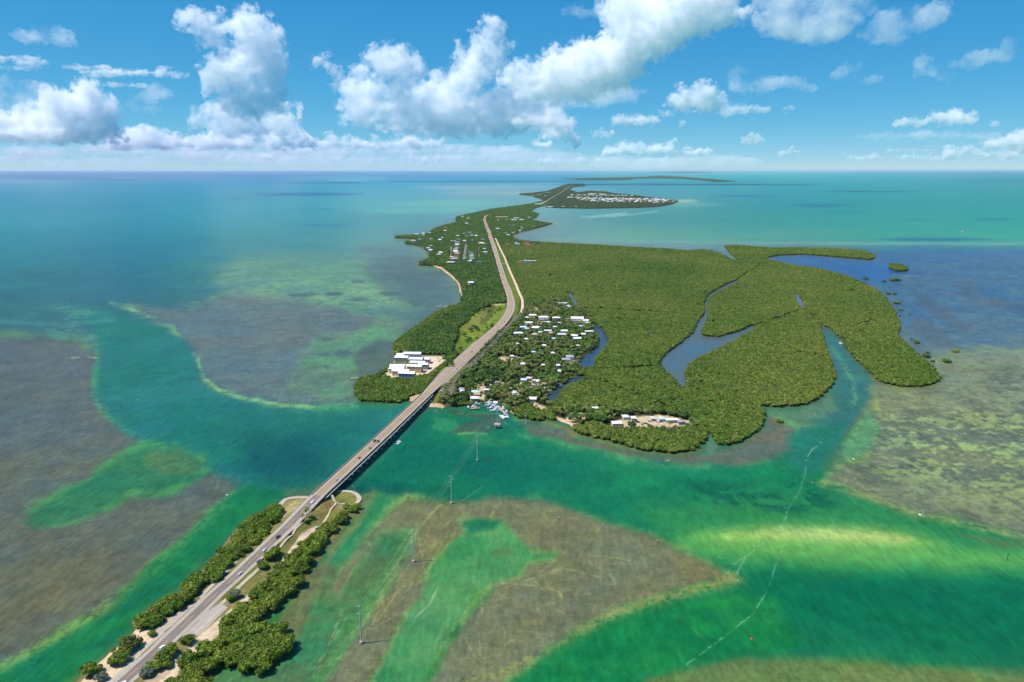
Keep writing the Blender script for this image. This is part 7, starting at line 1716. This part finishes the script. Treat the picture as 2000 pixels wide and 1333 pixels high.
cloud('small bright cumulus at the foot of the tall tower', 24000, [(558, 258, 20, 24), (574, 270, 18, 16), (540, 275, 20, 14), (560, 210, 8, 8), (585, 215, 6, 16)], seed=6, base=288, soft=9)
# middle complex
cloud('broad white cloud mass over the middle with several round tops', 18000,
      [(770, 122, 42, 32), (800, 135, 28, 26), (738, 120, 22, 18), (702, 142, 19, 15), (690, 165, 22, 18), (715, 190, 46, 34), (730, 225, 54, 28), (780, 180, 30, 30), (845, 185, 52, 34), (820, 220, 60, 30), (880, 215, 66, 36), (905, 170, 38, 30), (960, 65, 22, 26), (950, 92, 34, 28), (975, 105, 24, 24), (930, 125, 36, 30), (965, 135, 24, 24), (915, 148, 34, 28), (990, 205, 60, 30), (930, 240, 90, 24), (1040, 225, 56, 26), (1060, 240, 60, 18), (850, 245, 110, 18), (895, 100, 8, 18)], base=268, seed=8, soft=22)
cloud('little puffs trailing left of the middle cloud mass', 18500, [(628, 118, 18, 9), (645, 128, 12, 8), (652, 145, 14, 12), (662, 158, 14, 14), (640, 112, 10, 6)], seed=9, soft=18)
cloud('small white cumulus at the right foot of the middle cloud mass', 26000, [(1100, 248, 18, 14), (1085, 262, 22, 12), (1110, 265, 16, 14), (1060, 282, 20, 8), (1120, 280, 5, 10)], seed=10, base=290, soft=9)
# long slanting band
cloud('long bright slanting cloud band rising to the top right of the middle', 14000,
      [(1020, 150, 44, 26), (1060, 165, 54, 30), (1100, 145, 58, 40), (1150, 130, 60, 46), (1200, 105, 56, 46), (1245, 80, 56, 44), (1290, 60, 56, 38), (1335, 48, 56, 30), (1385, 36, 50, 22), (1430, 24, 40, 12), (1235, 25, 60, 34), (1290, 10, 70, 40), (1360, 5, 70, 30), (1130, 178, 56, 18), (1195, 160, 40, 18), (1240, 143, 22, 6), (1215, 10, 40, 30)], seed=11, soft=18, rough=1.2, grain=20)
cloud('hazy tail under the slanting cloud band', 15500, [(1120, 195, 80, 14), (1180, 190, 60, 16), (1060, 190, 50, 12), (1225, 178, 30, 10)], seed=12, soft=50)
# right-hand sky
cloud('large soft grey cloud at the top right edge of the sky', 9500, [(1520, 20, 44, 34), (1570, 40, 60, 34), (1600, 62, 50, 22), (1640, 30, 50, 34), (1560, -5, 70, 30), (1500, 45, 30, 16), (1640, 0, 60, 30)], seed=13, soft=40, rough=.8)
cloud('soft grey cloud right of the large one at the top', 10000, [(1725, 60, 34, 24), (1760, 45, 44, 26), (1800, 40, 40, 22), (1830, 30, 26, 16), (1740, 78, 26, 12)], seed=14, soft=46, rough=.8)
cloud('white cumulus floating alone right of the middle', 18000, [(1338, 188, 22, 20), (1372, 186, 26, 22), (1390, 200, 26, 18), (1350, 205, 32, 16), (1400, 212, 22, 10), (1320, 198, 14, 12)], seed=15, soft=17, base=222)
cloud('flat grey shred right of the lone white cumulus', 18500, [(1430, 214, 26, 6), (1455, 216, 16, 4), (1490, 216, 20, 6), (1540, 212, 12, 6), (1296, 220, 16, 4)], seed=16, soft=22)
cloud('thin greyish cloud above the lone white cumulus', 15000, [(1446, 150, 20, 18), (1450, 172, 26, 12), (1490, 168, 34, 12), (1530, 160, 34, 10), (1570, 170, 22, 7)], seed=17, soft=36)
cloud('faint grey puff below the top right clouds', 13000, [(1655, 135, 18, 10), (1650, 148, 20, 7), (1695, 158, 20, 5)], seed=18, soft=36)
cloud('faint grey puff near the right edge', 13000, [(1808, 115, 16, 12), (1822, 135, 24, 12), (1845, 148, 22, 6)], seed=19, soft=36)
cloud('very faint grey cloud at the right edge', 13000, [(1930, 110, 40, 12), (1965, 100, 12, 20), (1900, 125, 30, 7)], seed=20, soft=60)
cloud('flat dark grey cloud low at the right', 17000, [(1865, 228, 34, 9), (1835, 232, 30, 7), (1895, 234, 26, 7), (1770, 241, 28, 4), (1940, 244, 10, 3)], seed=21, soft=17)
cloud('grey cloud leaving the frame at the right edge low down', 18000, [(1975, 272, 34, 10), (1950, 282, 30, 8), (2020, 270, 40, 14), (1985, 288, 30, 7)], seed=22, soft=17)
cloud('tiny flat grey cloud right of the middle', 20000, [(1470, 272, 16, 4), (1480, 271, 10, 5)], seed=23, soft=14)
cloud('flat grey shred below the slanting band', 20000, [(1235, 233, 34, 6), (1265, 236, 20, 4), (1180, 262, 18, 5), (1330, 241, 7, 2.5)], seed=24, soft=18)
cloud('thin veil streak low at the right', 24000, [(1760, 264, 70, 4), (1850, 263, 90, 5), (1930, 266, 70, 4), (1720, 268, 50, 3)], seed=25, soft=40, puff=6, depth=.4)
# left-hand wisps
cloud('thin white wisp high at the left', 14000, [(70, 72, 30, 10), (95, 70, 34, 14), (120, 78, 26, 10), (135, 84, 16, 7)], seed=26, soft=36)
cloud('thin grey wisp left of the tall tower', 17000, [(305, 178, 26, 12), (285, 192, 22, 12), (320, 190, 18, 8), (270, 208, 18, 10), (300, 215, 16, 8)], seed=27, soft=40)
cloud('streaks of high cloud left of the tall tower', 15000, [(180, 134, 46, 3.5), (235, 146, 60, 5), (305, 143, 54, 5), (345, 146, 26, 5), (320, 133, 18, 2.5), (215, 150, 40, 3), (250, 168, 42, 2.6), (285, 170, 20, 2)], seed=28, soft=16, puff=5, grand=1, rough=.5, depth=.4, vox=1.1)
cloud('streaks of high cloud at the left edge', 15000, [(20, 114, 50, 3), (60, 122, 34, 6), (75, 128, 20, 4), (40, 133, 40, 3)], seed=29, soft=18, puff=5, grand=1, rough=.5, depth=.4, vox=1.1)
cloud('faint wisp above the slanting band', 13000, [(1140, 18, 40, 8), (1165, 25, 26, 9)], seed=30, soft=70)
# low banks along the skyline
def bank(label, dist, x0, x1, yb, hmin, hmax, n, seed, soft=9):
    rg = np.random.default_rng(seed); bl = []
    for k in range(n):
        x = x0 + (x1 - x0) * (k + rg.uniform(.1, .9)) / n; h = rg.uniform(hmin, hmax)
        bl += [(x, yb - h * .5, h * rg.uniform(.9, 1.6), h * .55), (x + rg.normal() * h * .6, yb - h * .95, h * .55, h * .45)]
    cloud(label, dist, bl, seed=seed, soft=soft, base=yb, puff=7, grand=2, vox=1.3, rough=.6)
bank('low row of white clouds above the skyline left of the tall tower', 34000, 238, 420, 291, 14, 34, 11, 40, 12)
bank('low row of white clouds under the tall tower', 33000, 400, 590, 290, 14, 34, 12, 41, 11)
bank('low row of white clouds under the middle cloud mass', 34000, 630, 860, 291, 10, 22, 15, 42, 12)
bank('thin row of tiny clouds right at the skyline on the left', 52000, -40, 420, 303, 3, 8, 24, 43, 12)
bank('thin row of tiny clouds right at the skyline in the middle', 52000, 440, 990, 313, 5, 12, 30, 44, 11)
bank('faint row of clouds between tower and middle mass', 42000, 580, 1000, 300, 6, 13, 22, 45, 15)
bank('low row of small white clouds right of the middle', 36000, 1175, 1345, 302, 8, 22, 11, 46, 11)
bank('pair of tiny bright clouds right of the small row', 36000, 1340, 1385, 304, 8, 14, 3, 47, 9)
bank('tiny bright cloud by itself over the right skyline', 36000, 1530, 1562, 302, 7, 11, 3, 48, 9)
bank('row of tiny clouds above the skyline at the right', 38000, 1650, 1850, 312, 5, 12, 12, 49, 12)
bank('row of slightly larger clouds above the skyline at the far right', 38000, 1850, 2010, 308, 8, 20, 7, 50, 11)
bank('flat grey row over the right skyline', 32000, 1730, 1830, 296, 3, 7, 8, 51, 14)
bank('faint low clouds at the skyline right of the middle', 52000, 1050, 1320, 318, 5, 10, 18, 52, 16)
cloud('pale haze strip built as thin cloud low along the skyline', 62000, [(x, 314 + 5 * math.sin(x * .011), 95, 11) for x in range(-120, 1420, 80)], seed=60, soft=42, vox=2.6, puff=8, grand=1, rough=.5, depth=.5)  # haze strip shaped as cloud, added to whiten the horizon
cloud('pale low cloud layer under the cumulus on the left half of the sky', 56000, [(x, 296 + 4 * math.sin(x * .02), 80, 12) for x in range(-100, 1080, 70)], seed=61, soft=34, vox=2.4, puff=8, grand=1, rough=.6, depth=.5)
# ------------------------------------------------------------------ air: one even body of haze round the camera and all the land and sea
hb = MB().box(0, 77500, 149.5, 340000, 165000, 301)
hz = hb.build('haze', None)
hm_ = bpy.data.materials.new('thin_haze'); hm_.use_nodes = True
ht = hm_.node_tree; ht.nodes.remove(ht.nodes['Principled BSDF'])
pv = ht.nodes.new('ShaderNodeVolumePrincipled')
pv.inputs['Color'].default_value = (.86, .93, 1.0, 1); pv.inputs['Density'].default_value = 1.0e-5; pv.inputs['Anisotropy'].default_value = .2
ht.links.new(pv.outputs[0], ht.nodes['Material Output'].inputs['Volume'])
hz.data.materials.append(hm_)
tag(hz, 'thin pale haze over the far keys and the skyline', 'haze', kind='stuff')
